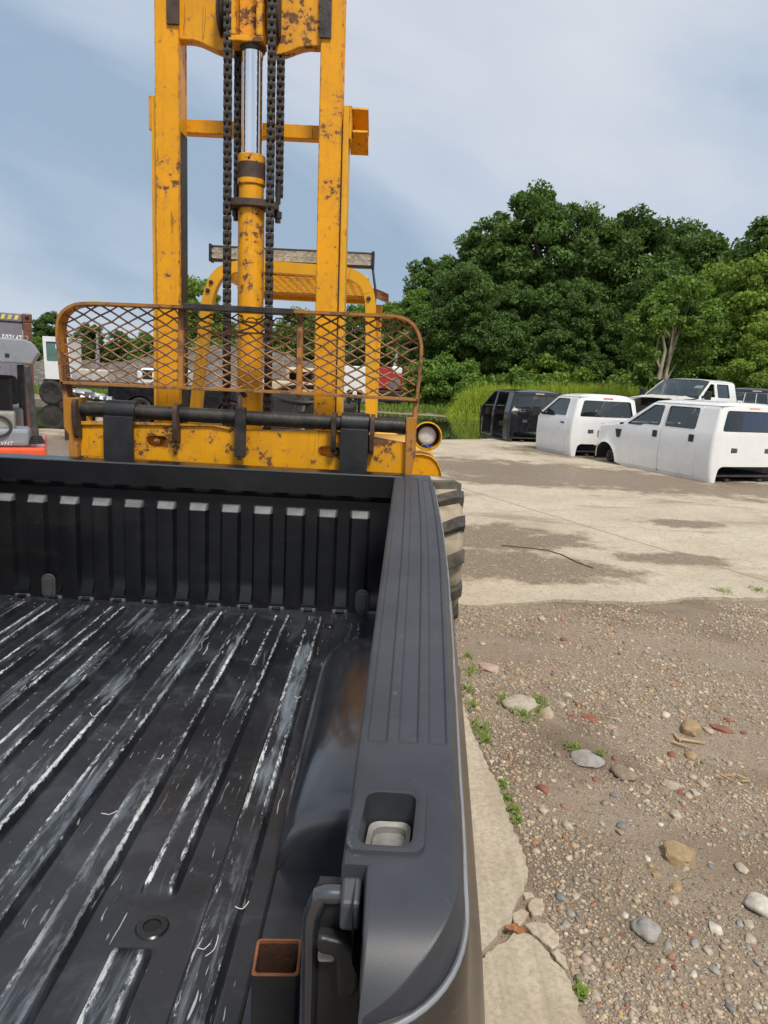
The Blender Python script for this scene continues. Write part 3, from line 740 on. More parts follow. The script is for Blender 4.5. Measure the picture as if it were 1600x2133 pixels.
# ---- side walls, wheel wells
def side(mirror):
    mx_ = (lambda p: Vector((2 * CX - p.x, p.y, p.z))) if mirror else None
    yv = [YE + 0.06 + (YB - YE - 0.06) * k / 30 for k in range(31)]
    zs = [0.0, 0.05, 0.25, 0.45, 0.5, 0.56, 1.0]
    b = MB(); rows = []
    for y in yv:
        top = rail_z(y) - 0.012
        rows.append([(XW(y) + dx, y, ZF - 0.01 + (top - ZF + 0.01) * f) for f, dx in ((0, 0.0), (0.1, 0.002), (0.35, 0.004), (0.62, 0.004), (0.68, 0.016), (0.86, 0.016), (0.92, 0.002), (1.0, 0.0))])
    b.grid(rows); b.build('inner_side', M['bed_gloss'], bed, 40, xf=mx_)
    # wheel well: rounded hump
    b = MB(); rows = []
    yc, A, Hh, xin = 1.755, 0.46, 0.235, -0.185
    NA, NS = 40, 14
    for i in range(NA + 1):
        a = math.pi * i / NA
        y = yc - A * math.copysign(abs(math.cos(a)) ** 0.42, math.cos(a)); hh = Hh * max(1e-4, math.sin(a)) ** 0.55
        xi = xin + 0.045 * (1 - min(1.0, math.sin(a) * 3.0)) ** 2
        r = [(xi - 0.004, y, ZF - 0.02), (xi - 0.002, y, ZF - 0.012)]
        xw = XW(y) + 0.02
        for k in range(NS + 1):
            t = 0.5 * math.pi * k / NS
            r.append((xi + (xw - xi) * (1 - math.cos(t) ** 0.62), y, ZF - 0.008 + hh * math.sin(t) ** 0.75))
        if i in (0, 1, NA - 1, NA): r = [(p_[0], p_[1], p_[2] - 0.02) for p_ in r]
        rows.append(r)
    b.grid(rows); b.build('wheel_well', M['bed_gloss'], bed, 60, xf=mx_)
    # outer skin
    b = MB(); rows = []
    yv = [YE - 0.002 + (YC - YE) * (1 - math.cos(0.5 * math.pi * k / 16)) for k in range(17)] + [YC + (YB + 0.09 - YC) * k / 120 for k in range(1, 121)]
    for y in yv:
        o = max(out(max(y, YE)), inn(y) + 0.012); z = rail_z(y); t = 0.0 if y > YC else (YC - y) / (YC - YE)
        yy = lambda d: y - d * t
        bul = 0.55 + 0.45 * min(1.0, (y - YE) / 0.3)
        rows.append([(o - 0.006, y, z - 0.030 - 0.03 * t), (o + 0.004, yy(0.004), z - 0.036 - 0.03 * t), (o + 0.007, yy(0.006), z - 0.044 - 0.03 * t), (o + 0.010, yy(0.010), z - 0.10), (o + 0.026 * bul, yy(0.014), z - 0.18), (o + 0.048 * bul, yy(0.018), z - 0.27), (o + 0.058 * bul, yy(0.02), z - 0.36), (o + 0.05 * bul, yy(0.02), z - 0.45), (o + 0.045 * bul, yy(0.02), z - 0.58), (o + 0.005, yy(0.015), z - 0.70), (o - 0.04, yy(0.0), z - 0.76)])
        r0 = rows[-1]; fine_ = r0[:4]
        for p_, q_ in zip(r0[3:], r0[4:]):
            ns = max(1, int((p_[2] - q_[2]) / 0.022)); fine_ += [tuple(p_[j] + (q_[j] - p_[j]) * s_ / ns for j in range(3)) for s_ in range(1, ns + 1)]
        rows[-1] = fine_
    nmin = min(len(r_) for r_ in rows); assert all(len(r_) == nmin for r_ in rows)
    # wheel arch opening: leave faces out
    b.grid(rows)
    n = len(rows[0]); keep = []; arch = (1.755, ZF - 0.13, 0.46)
    for f in b.f:
        c_ = sum((Vector(b.v[i]) for i in f), Vector()) / 4
        keep.append((c_.y - arch[0]) ** 2 + (c_.z - arch[1]) ** 2 > arch[2] ** 2)
    gone = {i for f, k in zip(b.f, keep) if not k for i in f}
    b.f = [f for f, k in zip(b.f, keep) if k]; b.m = [0] * len(b.f)
    for i in gone & {i for f in b.f for i in f}:
        v_ = b.v[i]; dy_, dz2 = v_[1] - arch[0], v_[2] - arch[1]; d_ = math.hypot(dy_, dz2)
        if v_[2] > ZF - 0.55: b.v[i] = (v_[0], arch[0] + dy_ * arch[2] / d_, arch[1] + dz2 * arch[2] / d_)
    used_ = sorted({i for f in b.f for i in f}); mp_ = {i: j for j, i in enumerate(used_)}; b.v = [b.v[i] for i in used_]; b.f = [tuple(mp_[i] for i in f) for f in b.f]
    b.build('outer_side', M['flank'], bed, 50, xf=mx_)
    # bright folded lip under the cap
    b = MB(); b.tube([(max(out(max(y, YE)), inn(y) + 0.012) + 0.003, y - 0.004 * (1 if y < YC else 0), rail_z(y) - 0.034 - 0.03 * (0.0 if y > YC else (YC - y) / (YC - YE))) for y in yv[:-4]], 0.0032, 6)
    b.build('folded_lip', M['seal'], bed, 60, xf=mx_)
    # ---- rail cap
    U = [0.0, 0.02, 0.05]
    GR = [(0.085, 0.285), (0.395, 0.595), (0.700, 0.885)]
    for a, c_ in GR: U += [a - 0.008, a, a + 0.016, (a + c_) / 2, c_ - 0.016, c_, c_ + 0.008]
    HU = (0.10, 0.60)
    U += [HU[0], HU[1], 0.34, 0.64, 0.93, 0.955, 0.975, 0.99, 1.0]
    U = sorted(set(U))
    YG = rail_pt(840, 1546)[1]; YH0, YH1 = rail_pt(812, 1768)[1], rail_pt(812, 1652)[1]
    V = [YE + (YC - YE) * (1 - math.cos(0.5 * math.pi * k / 22)) for k in range(23)]
    V += [YC + (YG - YC) * k / 12 for k in range(1, 12)] + [YG - 0.004, YG, YG + 0.004, YG + 0.008, YG + 0.02] + [YG + 0.02 + (YB + 0.065 - YG - 0.02) * k / 60 for k in range(1, 61)]
    V += [YH0, YH1, YB - 0.05, YB - 0.046, YB - 0.042]
    YN = rail_pt(735, 1800)[1]; XN = rail_pt(757, 1900)[0]; V += [YN - 0.0006, YN]
    V = sorted(set(round(q, 5) for q in V if abs(q - YN) > 0.003 or abs(q - YN) < 0.0007))
    def cap_z(u, y):
        z = rail_z(y)
        for a, c_ in GR:
            z -= 0.0035 * sst(a - 0.008, a + 0.016, u) * sst(c_ + 0.008, c_ - 0.016, u) * sst(YG - 0.004, YG + 0.008, y) * sst(YB - 0.042, YB - 0.05, y)
        z -= 0.022 * sst(0.90, 1.0, u) ** 2.2
        z -= 0.004 * sst(0.03, 0.0, u)
        t = max(0.0, (YE + 0.085 - y) / 0.085)
        z -= 0.055 * t ** 2.6
        return z
    b = MB(); rows = []
    for y in V:
        i = inn(y) if y >= YN else XN
        o = max(out(y), i + 0.004)
        r = [(i + 0.001, y, rail_z(y) - 0.045 - 0.0 * y), (i, y, rail_z(y) - 0.012)]
        r += [(i + (o - i) * u, y, cap_z(u, y)) for u in U]
        r += [(o + 0.002, y, cap_z(1.0, y) - 0.008), (o + 0.001, y, cap_z(1.0, y) - 0.016)]
        rows.append(r)
    y = YE; i, o = inn(y), out(y)
    b.grid(rows); nrow = len(rows[0]); fs = []
    iu0, iu1 = U.index(HU[0]) + 2, U.index(HU[1]) + 2
    jy0, jy1 = V.index(round(YH0, 5)), V.index(round(YH1, 5))
    # notch for the tailgate latch on the inner rear corner
    for q, f in enumerate(b.f):
        j_, k_ = divmod(q, nrow - 1)
        if jy0 <= j_ < jy1 and iu0 <= k_ < iu1: continue
        fs.append(f)
    b.f = fs; b.m = [0] * len(fs)
    cap = b.build('rail_cap', M['cap'], bed, 32, xf=mx_, recalc=False)
    # skirt round the rear end so that the cap has an end face
    b = MB(); b.grid([[(max(out(y), inn(y) + 0.004) + 0.001 - d * 0, y - d * 0.15, cap_z(1.0, y) - 0.014 - d) for d in (0, 0.012, 0.018)] for y in V[:26]])
    b.build('cap_skirt', M['cap'], cap, 40, xf=mx_)
    # stake pocket: raised rim, well, floor plate
    ph = lambda u, y, dz: Vector((inn(y) + (out(y) - inn(y)) * u, y, rail_z(y) + dz))
    rim = rpoly([(HU[0], YH0), (HU[1], YH0), (HU[1], YH1), (HU[0], YH1)], 0.02)
    def rr(e, dz, rad=0.016):
        c0 = ph((HU[0] + HU[1]) / 2, (YH0 + YH1) / 2, 0); hw = (ph(HU[1], YH0, 0).x - ph(HU[0], YH0, 0).x) / 2 + e; hl = (YH1 - YH0) / 2 + e
        q = rpoly([(-hw, -hl), (hw, -hl), (hw, hl), (-hw, hl)], rad, 6)
        return [(c0.x + a + 0.004 * (bb2 / hl), c0.y + bb2, rail_z(c0.y + bb2) + dz) for a, bb2 in q]
    b = MB(); b.grid([rr(0.010, -0.001), rr(0.009, 0.004), rr(0.003, 0.0045), rr(-0.002, 0.002), rr(-0.003, -0.02, 0.014), rr(-0.006, -0.05, 0.014)], True)
    b.build('pocket_rim', M['cap'], cap, 40, xf=mx_)
    b = MB(); b.grid([rr(-0.0062, -0.030, 0.014), rr(-0.011, -0.033, 0.013), rr(-0.012, -0.10, 0.013)], True)
    q = rr(-0.0115, -0.040, 0.013); b.add(q, [tuple(range(len(q)))])
    b.build('stake_pocket', M['pocket_metal'], cap, 40, xf=mx_)
    # front end plug of the cap
    b = MB(); c0 = ph(0.12, YB + 0.012, 0.001); b.box(c0, (0.05, 0.016, 0.004)); b.build('cap_slot', M['seam'], cap, bevel=0.002, xf=mx_)
    # ---- tailgate jamb: dark end panel with a rolled edge, latch plate, cap end block
    yj = YE + 0.11
    jp = lambda u, v: (PY(u, v, yj).x, PY(u, v, yj).z)
    edge_ = [jp(*q_) for q_ in ((706, 1772), (688, 1785), (670, 1812), (661, 1850), (652, 1890), (642, 1915), (638, 1940), (637, 2000), (635, 2080))]
    edge_ = [(a, min(c_, rail_z(yj) - 0.035)) for a, c_ in edge_]
    edge_ = [(edge_[0][0] + 0.03, edge_[0][1])] + edge_ + [(edge_[-1][0], ZF + 0.004)]
    right = [(inn(YE) + 0.055, ZF + 0.004), (inn(YE) + 0.055, edge_[0][1])]
    b = MB(); b.plate(edge_ + right, lambda a, c_, t: (a, t, c_), yj + 0.002, yj + 0.03)
    jm = b.build('tailgate_jamb', M['black_plastic'], bed, xf=mx_)
    b = MB(); b.tube([(a + 0.004, yj + 0.006, c_) for a, c_ in edge_[1:]], 0.0095, 10); b.build('rolled_edge', M['bed_gloss'], jm, 60, xf=mx_)
    b = MB(); ol = rpoly([jp(663, 1915), jp(735, 1935), jp(752, 1990), jp(748, 2040), jp(706, 2050), jp(702, 1960), jp(663, 1955)], 0.012, 4)
    b.plate(ol, lambda a, c_, t: (a, t, c_), yj - 0.02, yj - 0.004); b.build('latch_plate', M['fork_black'], jm, bevel=0.004, seg=3, xf=mx_)
    b = MB(); ol = rpoly([jp(664, 1964), jp(701, 1968), jp(700, 1985), jp(664, 1985)], 0.004, 3); b.plate(ol, lambda a, c_, t: (a, t, c_), yj - 0.012, yj - 0.002); b.build('striker_bolt', M['pocket_metal'], jm, bevel=0.002, xf=mx_)
    zt_ = rail_z(YN) - 0.012; xi = inn(YN)
    b = MB(); b.hexa([(xi + 0.001, YN - 0.030, zt_ - 0.034), (XN - 0.003, YN - 0.030, zt_ - 0.034), (XN - 0.003, YN, zt_ - 0.03), (xi + 0.001, YN, zt_ - 0.03), (xi + 0.001, YN - 0.022, zt_ - 0.012), (XN - 0.003, YN - 0.022, zt_ - 0.012), (XN - 0.003, YN, zt_), (xi + 0.001, YN, zt_)]); b.build('cap_end_block', M['cap'], jm, bevel=0.003, xf=mx_)
    b = MB(); b.bb(-0.135, -0.03, YE + 0.335, YE + 0.365, ZF + 0.002, ZF + 0.035); b.build('foot_bracket', M['bed_gloss'], jm, bevel=0.008, seg=3, xf=mx_)
side(False); side(True)
# underside beams that the forks carry
for y in (0.7, 1.25, 2.45, 2.85):
    b = MB(); b.bb(-1.66, -0.06, y - 0.03, y + 0.03, ZF - 0.085, ZF - 0.008); b.build('cross_sill', M['bed_black'], bed)

# ---- upright square tube standing in the rear corner of the bed
p0 = PZ(578, 1992, CAM_H - 0.68)
q = thing('square_steel_tube', 'short upright rusty-mouthed black square steel tube standing in the corner of the bed', 'steel tube', (p0.x, p0.y, ZF))
wv, tk = 0.0275, 0.0035; b = MB(); rot = Matrix.Rotation(0.05, 3, 'Z')
L4 = lambda h, z: [tuple(Vector((p0.x, p0.y, 0)) + rot @ Vector((a, c_, z))) for a, c_ in rpoly([(-h, -h), (h, -h), (h, h), (-h, h)], 0.005, 3)]
zt_ = CAM_H - 0.68; z0_ = ZF + 0.003
b.grid([L4(wv, z0_), L4(wv, zt_ - 0.001)], True); b.build('tube_wall', M['fork_black'], q, 40)
b = MB(); b.grid([L4(wv, zt_ - 0.001), L4(wv - 0.0008, zt_), L4(wv - tk, zt_), L4(wv - tk, zt_ - 0.004)], True); b.build('rusty_rim', M['rust_orange'], q, 40)
b = MB(); b.grid([L4(wv - tk, zt_ - 0.004), L4(wv - tk, zt_ - 0.16)], True); b.add(L4(wv - tk, zt_ - 0.16), [tuple(range(16))]); b.build('rusty_bore', M['rust_bore'], q, 40)
b = MB(); b.bb(p0.x - 0.0275, p0.x + 0.115, p0.y + 0.034, p0.y + 0.042, z0_, ZF + 0.10); b.bb(p0.x - 0.02, p0.x + 0.02, p0.y + 0.0276, p0.y + 0.034, z0_, ZF + 0.09); b.build('mount_plate', M['fork_black'], q, bevel=0.003)
# ---------------------------------------------------------------- big yellow forklift behind the bed
FX = -0.69
fk = thing('forklift', 'large old yellow forklift with chipped paint, tall chain mast and wire-mesh load backrest', 'forklift', (FX, 4.8, 0.0))
YM = 3.5
MT = lambda p: Vector((p.x - 0.0165 * (p.z - 1.6), p.y + 0.05 * (p.z - 1.6), p.z))    # mast leans back a little
dz_ = lambda z: z - 1.75 + CAM_H
def mpart(b, name, mat, parent=fk, smooth=None, bevel=0.0, seg=2): return b.build(name, mat, parent, smooth, bevel, seg, MT)
ZM0, ZM1 = 0.28, dz_(3.62)
LX0, LX1, RX0, RX1 = -1.132, -1.022, -0.372, -0.268
# inner mast rails: front flange, web and rear flange
for (x0, x1, sgn) in ((LX0, LX1, 1), (RX0, RX1, -1)):
    b = MB(); wx = x1 - 0.02 if sgn < 0 else x0 + 0.02
    b.bb(x0, x1, YM, YM + 0.022, ZM0, ZM1); b.bb(x0, x1, YM + 0.115, YM + 0.137, ZM0, ZM1)
    b.bb(min(wx, wx + 0.03 * sgn), max(wx, wx + 0.03 * sgn), YM + 0.0222, YM + 0.1148, ZM0, ZM1)
    if sgn > 0: b.bb(x1 - 0.004, x1 - 0.0005, YM + 0.0222, YM + 0.1148, ZM0, ZM1)
    ml = mpart(b, 'mast_rail', M['yellow'], bevel=0.003, seg=1)
    # greasy running track on the side that faces in
    b = MB(); xe = x1 if sgn > 0 else x1
    b.bb(xe - 0.0003, xe + 0.0022, YM + 0.030, YM + 0.132, ZM0 + 0.05, dz_(2.84)); mpart(b, 'grease_track', M['grease'], ml)
    b = MB(); b.bb((x0 + x1) / 2 + 0.004, x1 + 0.006 if sgn > 0 else (x0 + x1) / 2 + 0.05, YM - 0.012, YM - 0.0005, dz_(3.285), ZM1)
    if sgn < 0: b = MB(); b.bb(x0 - 0.006, (x0 + x1) / 2 - 0.004, YM - 0.012, YM - 0.0005, dz_(3.26), ZM1)
    mpart(b, 'stop_pad', M['rust_steel'] if sgn > 0 else M['dark_steel'], ml, bevel=0.002)
# outer mast rails
ZO = PY(720, 218, 3.6).z
for s in (-1, 1):
    xo = (RX1 + 0.004) if s > 0 else (LX0 - 0.004)
    b = MB(); b.bb(min(xo, xo + s * 0.028), max(xo, xo + s * 0.028), YM + 0.04, YM + 0.18, ZM0 - 0.05, ZO)
    om = mpart(b, 'outer_mast_rail', M['yellow_clean'], bevel=0.003)
    b = MB(); b.bb(min(xo - s * 0.0035, xo - s * 0.0005), max(xo - s * 0.0035, xo - s * 0.0005), YM + 0.045, YM + 0.14, ZM0, ZO - 0.12); mpart(b, 'track_grease', M['grease'], om)
    # tie-bar bracket: two flanges and a back plate
    b = MB(); xb = xo + s * 0.028; zb = ZO - 0.075
    rt = Matrix.Rotation(R_(-22), 3, 'X')
    wb = 0.088 if s > 0 else 0.018
    for dz in (0.045, -0.055): b.box((xb + s * wb / 2, YM + 0.15, zb + dz), (wb, 0.16, 0.014), rt)
    if s > 0: b.box((xb + s * 0.082, YM + 0.215, zb - 0.035), (0.012, 0.012, 0.10), rt)
    b.box((xb + s * 0.006, YM + 0.12, zb), (0.012, 0.16, 0.15))
    mpart(b, 'mast_bracket', M['yellow'], om, bevel=0.003)
# cross members
b = MB(); za, zb = PY(520, 252, 3.72).z, PY(520, 282, 3.72).z; b.bb(LX1 - 0.05, RX0 + 0.05, YM + 0.17, YM + 0.23, zb, za); mpart(b, 'cross_bar', M['yellow'], bevel=0.004)
for zq in (1.05, 0.55):
    b = MB(); b.bb(LX1 - 0.03, RX0 + 0.03, YM + 0.14, YM + 0.19, zq, zq + 0.09); mpart(b, 'cross_bar', M['yellow'], bevel=0.004)
# arched crosshead in two curved plates, with the central yoke
CXM = (LX1 + RX0) / 2
b = MB(); zt0, zlo = ZM1 - 0.02, PY(380, 62, YM).z
for (xa, xb_) in ((LX1 - 0.005, CXM - 0.085), (CXM + 0.085, RX0 + 0.005)):
    top = [(xa, zt0), (xb_, zt0)]; low = []
    for k in range(9):
        t = k / 8; x = xb_ + (xa - xb_) * t; e = abs(x - CXM) / (RX0 - CXM)
        low.append((x, zlo - 0.045 * (1 - sst(0.35, 0.85, e)) * (1 if True else 0)))
    b.plate(top + low, lambda a, c, t: (a, t, c), YM + 0.02, YM + 0.085)
b.bb(LX1 - 0.005, RX0 + 0.005, YM + 0.0852, YM + 0.11, zlo + 0.03, zt0)
mpart(b, 'crosshead', M['yellow_worn'], bevel=0.006)
zy = PY(520, 62, YM - 0.06).z
b = MB(); b.bb(CXM - 0.075, CXM - 0.045, YM - 0.085, YM + 0.0195, zy, zt0); b.bb(CXM + 0.045, CXM + 0.075, YM - 0.085, YM + 0.0195, zy, zt0)
b.bb(CXM - 0.0449, CXM + 0.0449, YM - 0.02, YM + 0.0195, zy, zt0); b.bb(CXM - 0.078, CXM + 0.078, YM - 0.088, YM + 0.02, zy - 0.026, zy - 0.0005)
yk = mpart(b, 'rod_yoke', M['yellow_worn'], bevel=0.004)
for s in (-1, 1):      # chain sheaves
    b = MB(); b.lathe((CXM + s * 0.092, YM + 0.035, zlo + 0.12), (s, 0, 0), [(0, 0.10), (0.004, 0.105), (0.012, 0.105), (0.014, 0.085), (0.034, 0.085), (0.036, 0.105), (0.046, 0.105), (0.05, 0.09)], 32); mpart(b, 'chain_sheave', M['rust_steel'], yk, 40)
# lift cylinder
xc = PY(522, 500, YM).x + 0.0165 * (PY(522, 500, YM).z - 1.6); yc_ = YM - 0.02
b = MB(); zr0, zr1 = PY(523, 318, yc_).z, zy - 0.027; b.lathe((xc, yc_, zr0 - 0.05), (0, 0, 1), [(0, 0.049), (zr1 - zr0 + 0.05, 0.049)], 40); rod = mpart(b, 'chrome_rod', M['chrome'], smooth=40)
b = MB(); b.lathe((xc, yc_, zr1 - 0.018), (0, 0, 1), [(0, 0.055), (0.006, 0.058), (0.0175, 0.058)], 32); mpart(b, 'rod_collar', M['dark_steel'], rod, 40)
zc1, zc2, zc3 = zr0, PY(522, 383, yc_).z, PY(522, 432, yc_).z
b = MB(); b.lathe((xc, yc_, ZM0), (0, 0, 1), [(0, 0.061), (zc3 - ZM0, 0.061)], 40); brl = mpart(b, 'cylinder_barrel', M['yellow_worn'], smooth=40)
b = MB(); b.lathe((xc, yc_, zc3 + 0.0345), (0, 0, 1), [(0, 0.057), (zc2 - zc3 - 0.035, 0.057)], 40); mpart(b, 'gland_sleeve', M['yellow_worn'], brl, 40)
b = MB(); b.lathe((xc, yc_, zc2), (0, 0, 1), [(0, 0.060), (0.004, 0.064), (zc1 - zc2 - 0.004, 0.064), (zc1 - zc2, 0.060), (zc1 - zc2 + 0.0001, 0.050)], 40); gn = mpart(b, 'gland_nut', M['yellow_worn'], brl, 40)
b = MB(); hz = zc2 + (zc1 - zc2) * 0.50; b.lathe((xc, yc_, hz - 0.04), (0, 0, 1), [(0, 0.0643), (0.07, 0.0643)], 40); mpart(b, 'rust_band', M['rust_steel'], gn, 40)
b = MB(); b.lathe((xc, yc_ - 0.0645, zc1 - 0.025), (0, -1, 0), [(0, 0.006), (0.001, 0.006)], 12); mpart(b, 'grease_hole', M['seam'], gn)
# chain anchor flange with bolts
b = MB(); ol = rpoly([(-0.125, -0.03), (-0.06, -0.08), (0.06, -0.08), (0.125, -0.03), (0.125, 0.06), (-0.125, 0.06)], 0.03)
b.plate(ol, lambda a, c, t: (xc + a, yc_ + c, t), zc3 + 0.001, zc3 + 0.034); fl_ = mpart(b, 'anchor_flange', M['rust_steel'], bevel=0.003)
ch_x = [PY(470, 300, YM - 0.06).x + 0.0165 * (PY(470, 300, YM).z - 1.6), PY(561, 300, YM - 0.06).x + 0.0165 * (PY(561, 300, YM).z - 1.6)]
for x in (ch_x[0] + 0.024, ch_x[1] + 0.024):
    b = MB(); b.lathe((x, yc_ + 0.025, zc3 - 0.05), (0, 0, 1), [(0, 0.014), (0.02, 0.014), (0.0202, 0.02), (0.05, 0.02)], 6); b.lathe((x, yc_ + 0.025, zc3 + 0.0345), (0, 0, 1), [(0, 0.012), (0.09, 0.012)], 10); mpart(b, 'anchor_bolt', M['chain'], fl_)
# leaf chains: each link a small part
def link_mesh(wide):
    b = MB(); xs_ = ((-0.017, -0.0065), (0.0065, 0.017)) if wide else ((-0.006, 0.006),)
    ol = []
    for sg in (1, -1):
        for k in range(9):
            an = math.pi * (k / 8) * 1.24 - 0.12 * math.pi
            ol.append((sg * 0.0150 * math.cos(an), sg * (0.0163 + 0.0156 * math.sin(an))))
        ol.append((-sg * 0.0122, 0.0))
    for x0_, x1_ in xs_: b.plate(ol, lambda a, c, tt: (tt, a, c), x0_, x1_)
    for zz_ in (-0.0163, 0.0163): b.lathe((-0.0185, 0, zz_), (1, 0, 0), [(0, 0.0065), (0.037, 0.0065)], 8)
    me = bpy.data.meshes.new('link'); me.from_pydata([tuple(p) for p in b.v], [], b.f); me.materials.append(M['chain']); return me
LM = [link_mesh(True), link_mesh(False)]
def chain(x, y, z0, z1):
    e = bpy.data.objects.new('chain', None); COL.objects.link(e); e.empty_display_size = 0.05
    e.parent = fk; e.matrix_parent_inverse = Matrix.Translation(-Vector(fk.location)); e['local'] = 1
    n = int((z1 - z0) / 0.0326)
    for i in range(n):
        o = bpy.data.objects.new('link', LM[i % 2]); COL.objects.link(o); o.parent = e
        o.location = MT(Vector((x, y, z0 + 0.0326 * i))); o.rotation_euler = (R_(-2.86), 0, 0)
for x in ch_x:
    chain(x, YM - 0.075, PY(470, 905, YM).z, ZM1 - 0.05)
    chain(x + 0.024, yc_ + 0.055, zc3 + 0.10, zlo + 0.10)

# ---- carriage
YC_ = 3.2
cy0 = YC_
def cx_px(u, v): return PY(u, v, cy0)
sh = lambda u: cx_px(u, 852 + (u - 160) * 0.0545)
b = MB(); b.tube([sh(152) + Vector((0, 0.035, 0)), sh(848) + Vector((0, 0.035, 0))], 0.033, 20); mpart2 = b.build('fork_shaft', M['dark_steel'], fk, 40)
def plate_px(b, pts, y0, y1, rad=0):
    q = [(cx_px(u, v).x, cx_px(u, v).z) for u, v in pts]
    if rad: q = rpoly(q, rad, 5)
    b.plate(q, lambda a, c, t: (a, t, c), y0, y1)
# lower plate with slots (real openings)
outer = [(160, 885), (160, 951), (850, 994), (850, 925), (780, 912), (760, 905), (640, 897), (480, 897), (440, 888), (285, 885)]
oq = [(cx_px(u, v).x, cx_px(u, v).z) for u, v in outer]
def slotq(u0, u1, v0, v1): return rpoly([(cx_px(u, v).x, cx_px(u, v).z) for u, v in ((u0, v0), (u1, v0 + 2), (u1, v1 + 2), (u0, v1))], 0.024, 6)
cp = panel('carriage_plate', oq, [slotq(301, 345, 908, 932), slotq(662, 707, 931, 952)], lambda a, c: (a, cy0 + 0.030, c), M['yellow_worn'], fk, thick=-0.035, smooth=None)
for (u, v) in ((320, 919), (697, 944)):
    c = cx_px(u, v); b = MB(); b.lathe((c.x, cy0 + 0.075, c.z), (0, -1, 0), [(0, 0.026), (0.018, 0.026), (0.0182, 0.017), (0.035, 0.017), (0.036, 0.009), (0.048, 0.009)], 6); b.build('slot_bolt', M['yellow_rust'], cp, bevel=0.002)
    b = MB(); b.bb(c.x - 0.07, c.x + 0.07, cy0 + 0.080, cy0 + 0.095, c.z - 0.05, c.z + 0.05); b.build('backing_plate', M['yellow_worn'], cp)
b = MB(); plate_px(b, [(160, 878), (160, 886), (285, 886), (440, 889), (480, 897), (480, 892), (440, 884)], cy0 + 0.02, cy0 + 0.07); b.build('plate_ledge', M['yellow_worn'], cp, bevel=0.002)
# cheeks at both ends
for pts, mt, nm in (([(131, 828), (165, 828), (163, 955), (144, 955), (143, 905), (133, 890)], 'yellow_rust', 'end_cheek'), ([(846, 870), (868, 870), (866, 945), (856, 993), (843, 992)], 'yellow_rust', 'end_cheek')):
    b = MB(); plate_px(b, pts, cy0 - 0.002, cy0 + 0.085); b.build(nm, M[mt], fk, bevel=0.003)
# lugs that hold the shaft
for u in (160, 368, 696, 776):
    c = sh(u); b = MB()
    ol = rpoly([(c.y - 0.022, c.z + 0.045), (c.y + 0.09, c.z + 0.045), (c.y + 0.09, c.z - 0.13), (c.y + 0.0, c.z - 0.13), (c.y - 0.022, c.z - 0.05)], [0.03, 0.0, 0.0, 0.02, 0.02], 5)
    b.plate(ol, lambda a, cc, t: (t, a - 0.015, cc), c.x - 0.010, c.x + 0.010); b.build('shaft_lug', M['rust_steel'], fk, bevel=0.002)
# forks: knuckle, shank, blade under the bed
for (u0, u1) in ((219, 281), (710, 769)):
    xa, xb_ = cx_px(u0, 890).x, cx_px(u1, 890).x; c = sh((u0 + u1) / 2)
    b = MB(); b.lathe((xa, c.y + 0.035, c.z + 0.002), (1, 0, 0), [(0, 0.047), (xb_ - xa, 0.047)], 28); b.bb(xa + 0.001, xb_ - 0.001, cy0 - 0.028, cy0 - 0.004, 0.42, c.z - 0.02)
    fo = b.build('fork', M['fork_black'], fk, 40, bevel=0.003)
    b = MB(); b.hexa([(xa + 0.001, 1.55, 0.512), (xb_ - 0.001, 1.55, 0.512), (xb_ - 0.001, cy0 - 0.005, 0.42), (xa + 0.001, cy0 - 0.005, 0.42), (xa + 0.001, 1.55, 0.53), (xb_ - 0.001, 1.55, 0.53), (xb_ - 0.001, cy0 - 0.03, 0.53), (xa + 0.001, cy0 - 0.03, 0.53)]); b.build('fork_blade', M['fork_black'], fo, bevel=0.004)
b = MB(); c = sh(503); xa, xb_ = cx_px(492, 900).x, cx_px(514, 900).x; b.bb(xa, xb_, cy0 - 0.035, cy0 - 0.004, cx_px(503, 951).z, cx_px(503, 848).z); hb = b.build('hanging_bar', M['dark_steel'], fk, bevel=0.004)
b = MB(); b.tube([(xa + 0.012, cy0 + 0.0, cx_px(503, 852).z), (xa + 0.012, cy0 + 0.01, cx_px(503, 825).z), (xa + 0.022, cy0 + 0.02, cx_px(503, 818).z), (xa + 0.034, cy0 + 0.03, cx_px(503, 826).z)], 0.011, 8); b.build('hook', M['rust_steel'], hb, 60)
# lower bar of the carriage just above the bed
b = MB(); z1 = cx_px(400, 953).z - 0.05; b.bb(-1.38, 0.05, cy0 + 0.05, cy0 + 0.10, z1 - 0.22, z1 - 0.08); b.build('lower_bar', M['yellow_worn'], fk, bevel=0.004)

# ---- load backrest with expanded mesh
yb_ = cy0 - 0.005
bp = lambda u, v: (PY(u, v, yb_).x, PY(u, v, yb_).z)
top_l, top_r = (150, 632), (832, 658)
loop = []
ctrl = [(128, 800), (117, 690), (121, 655), (150, 633), (190, 631), (832, 658), (862, 672), (878, 705), (879, 740), (869, 832)]
q = [bp(*p) for p in ctrl]
cen = []
def smoothline(q, r):
    out = [q[0]]
    for i in range(1, len(q) - 1):
        p, a, c = Vector(q[i]), Vector(q[i - 1]), Vector(q[i + 1]); da, dc = a - p, c - p; d = min(r, da.length * 0.5, dc.length * 0.5)
        A, B = p + da.normalized() * d, p + dc.normalized() * d
        for k in range(5): t = k / 4; out.append(tuple(A * (1 - t) ** 2 + p * 2 * t * (1 - t) + B * t * t))
    return out + [q[-1]]
cen = smoothline(q, 0.08)
br = bpy.data.objects.new('load_backrest', None); COL.objects.link(br); br.parent = fk; br.matrix_parent_inverse = Matrix.Translation(-Vector(fk.location)); br['local'] = 1
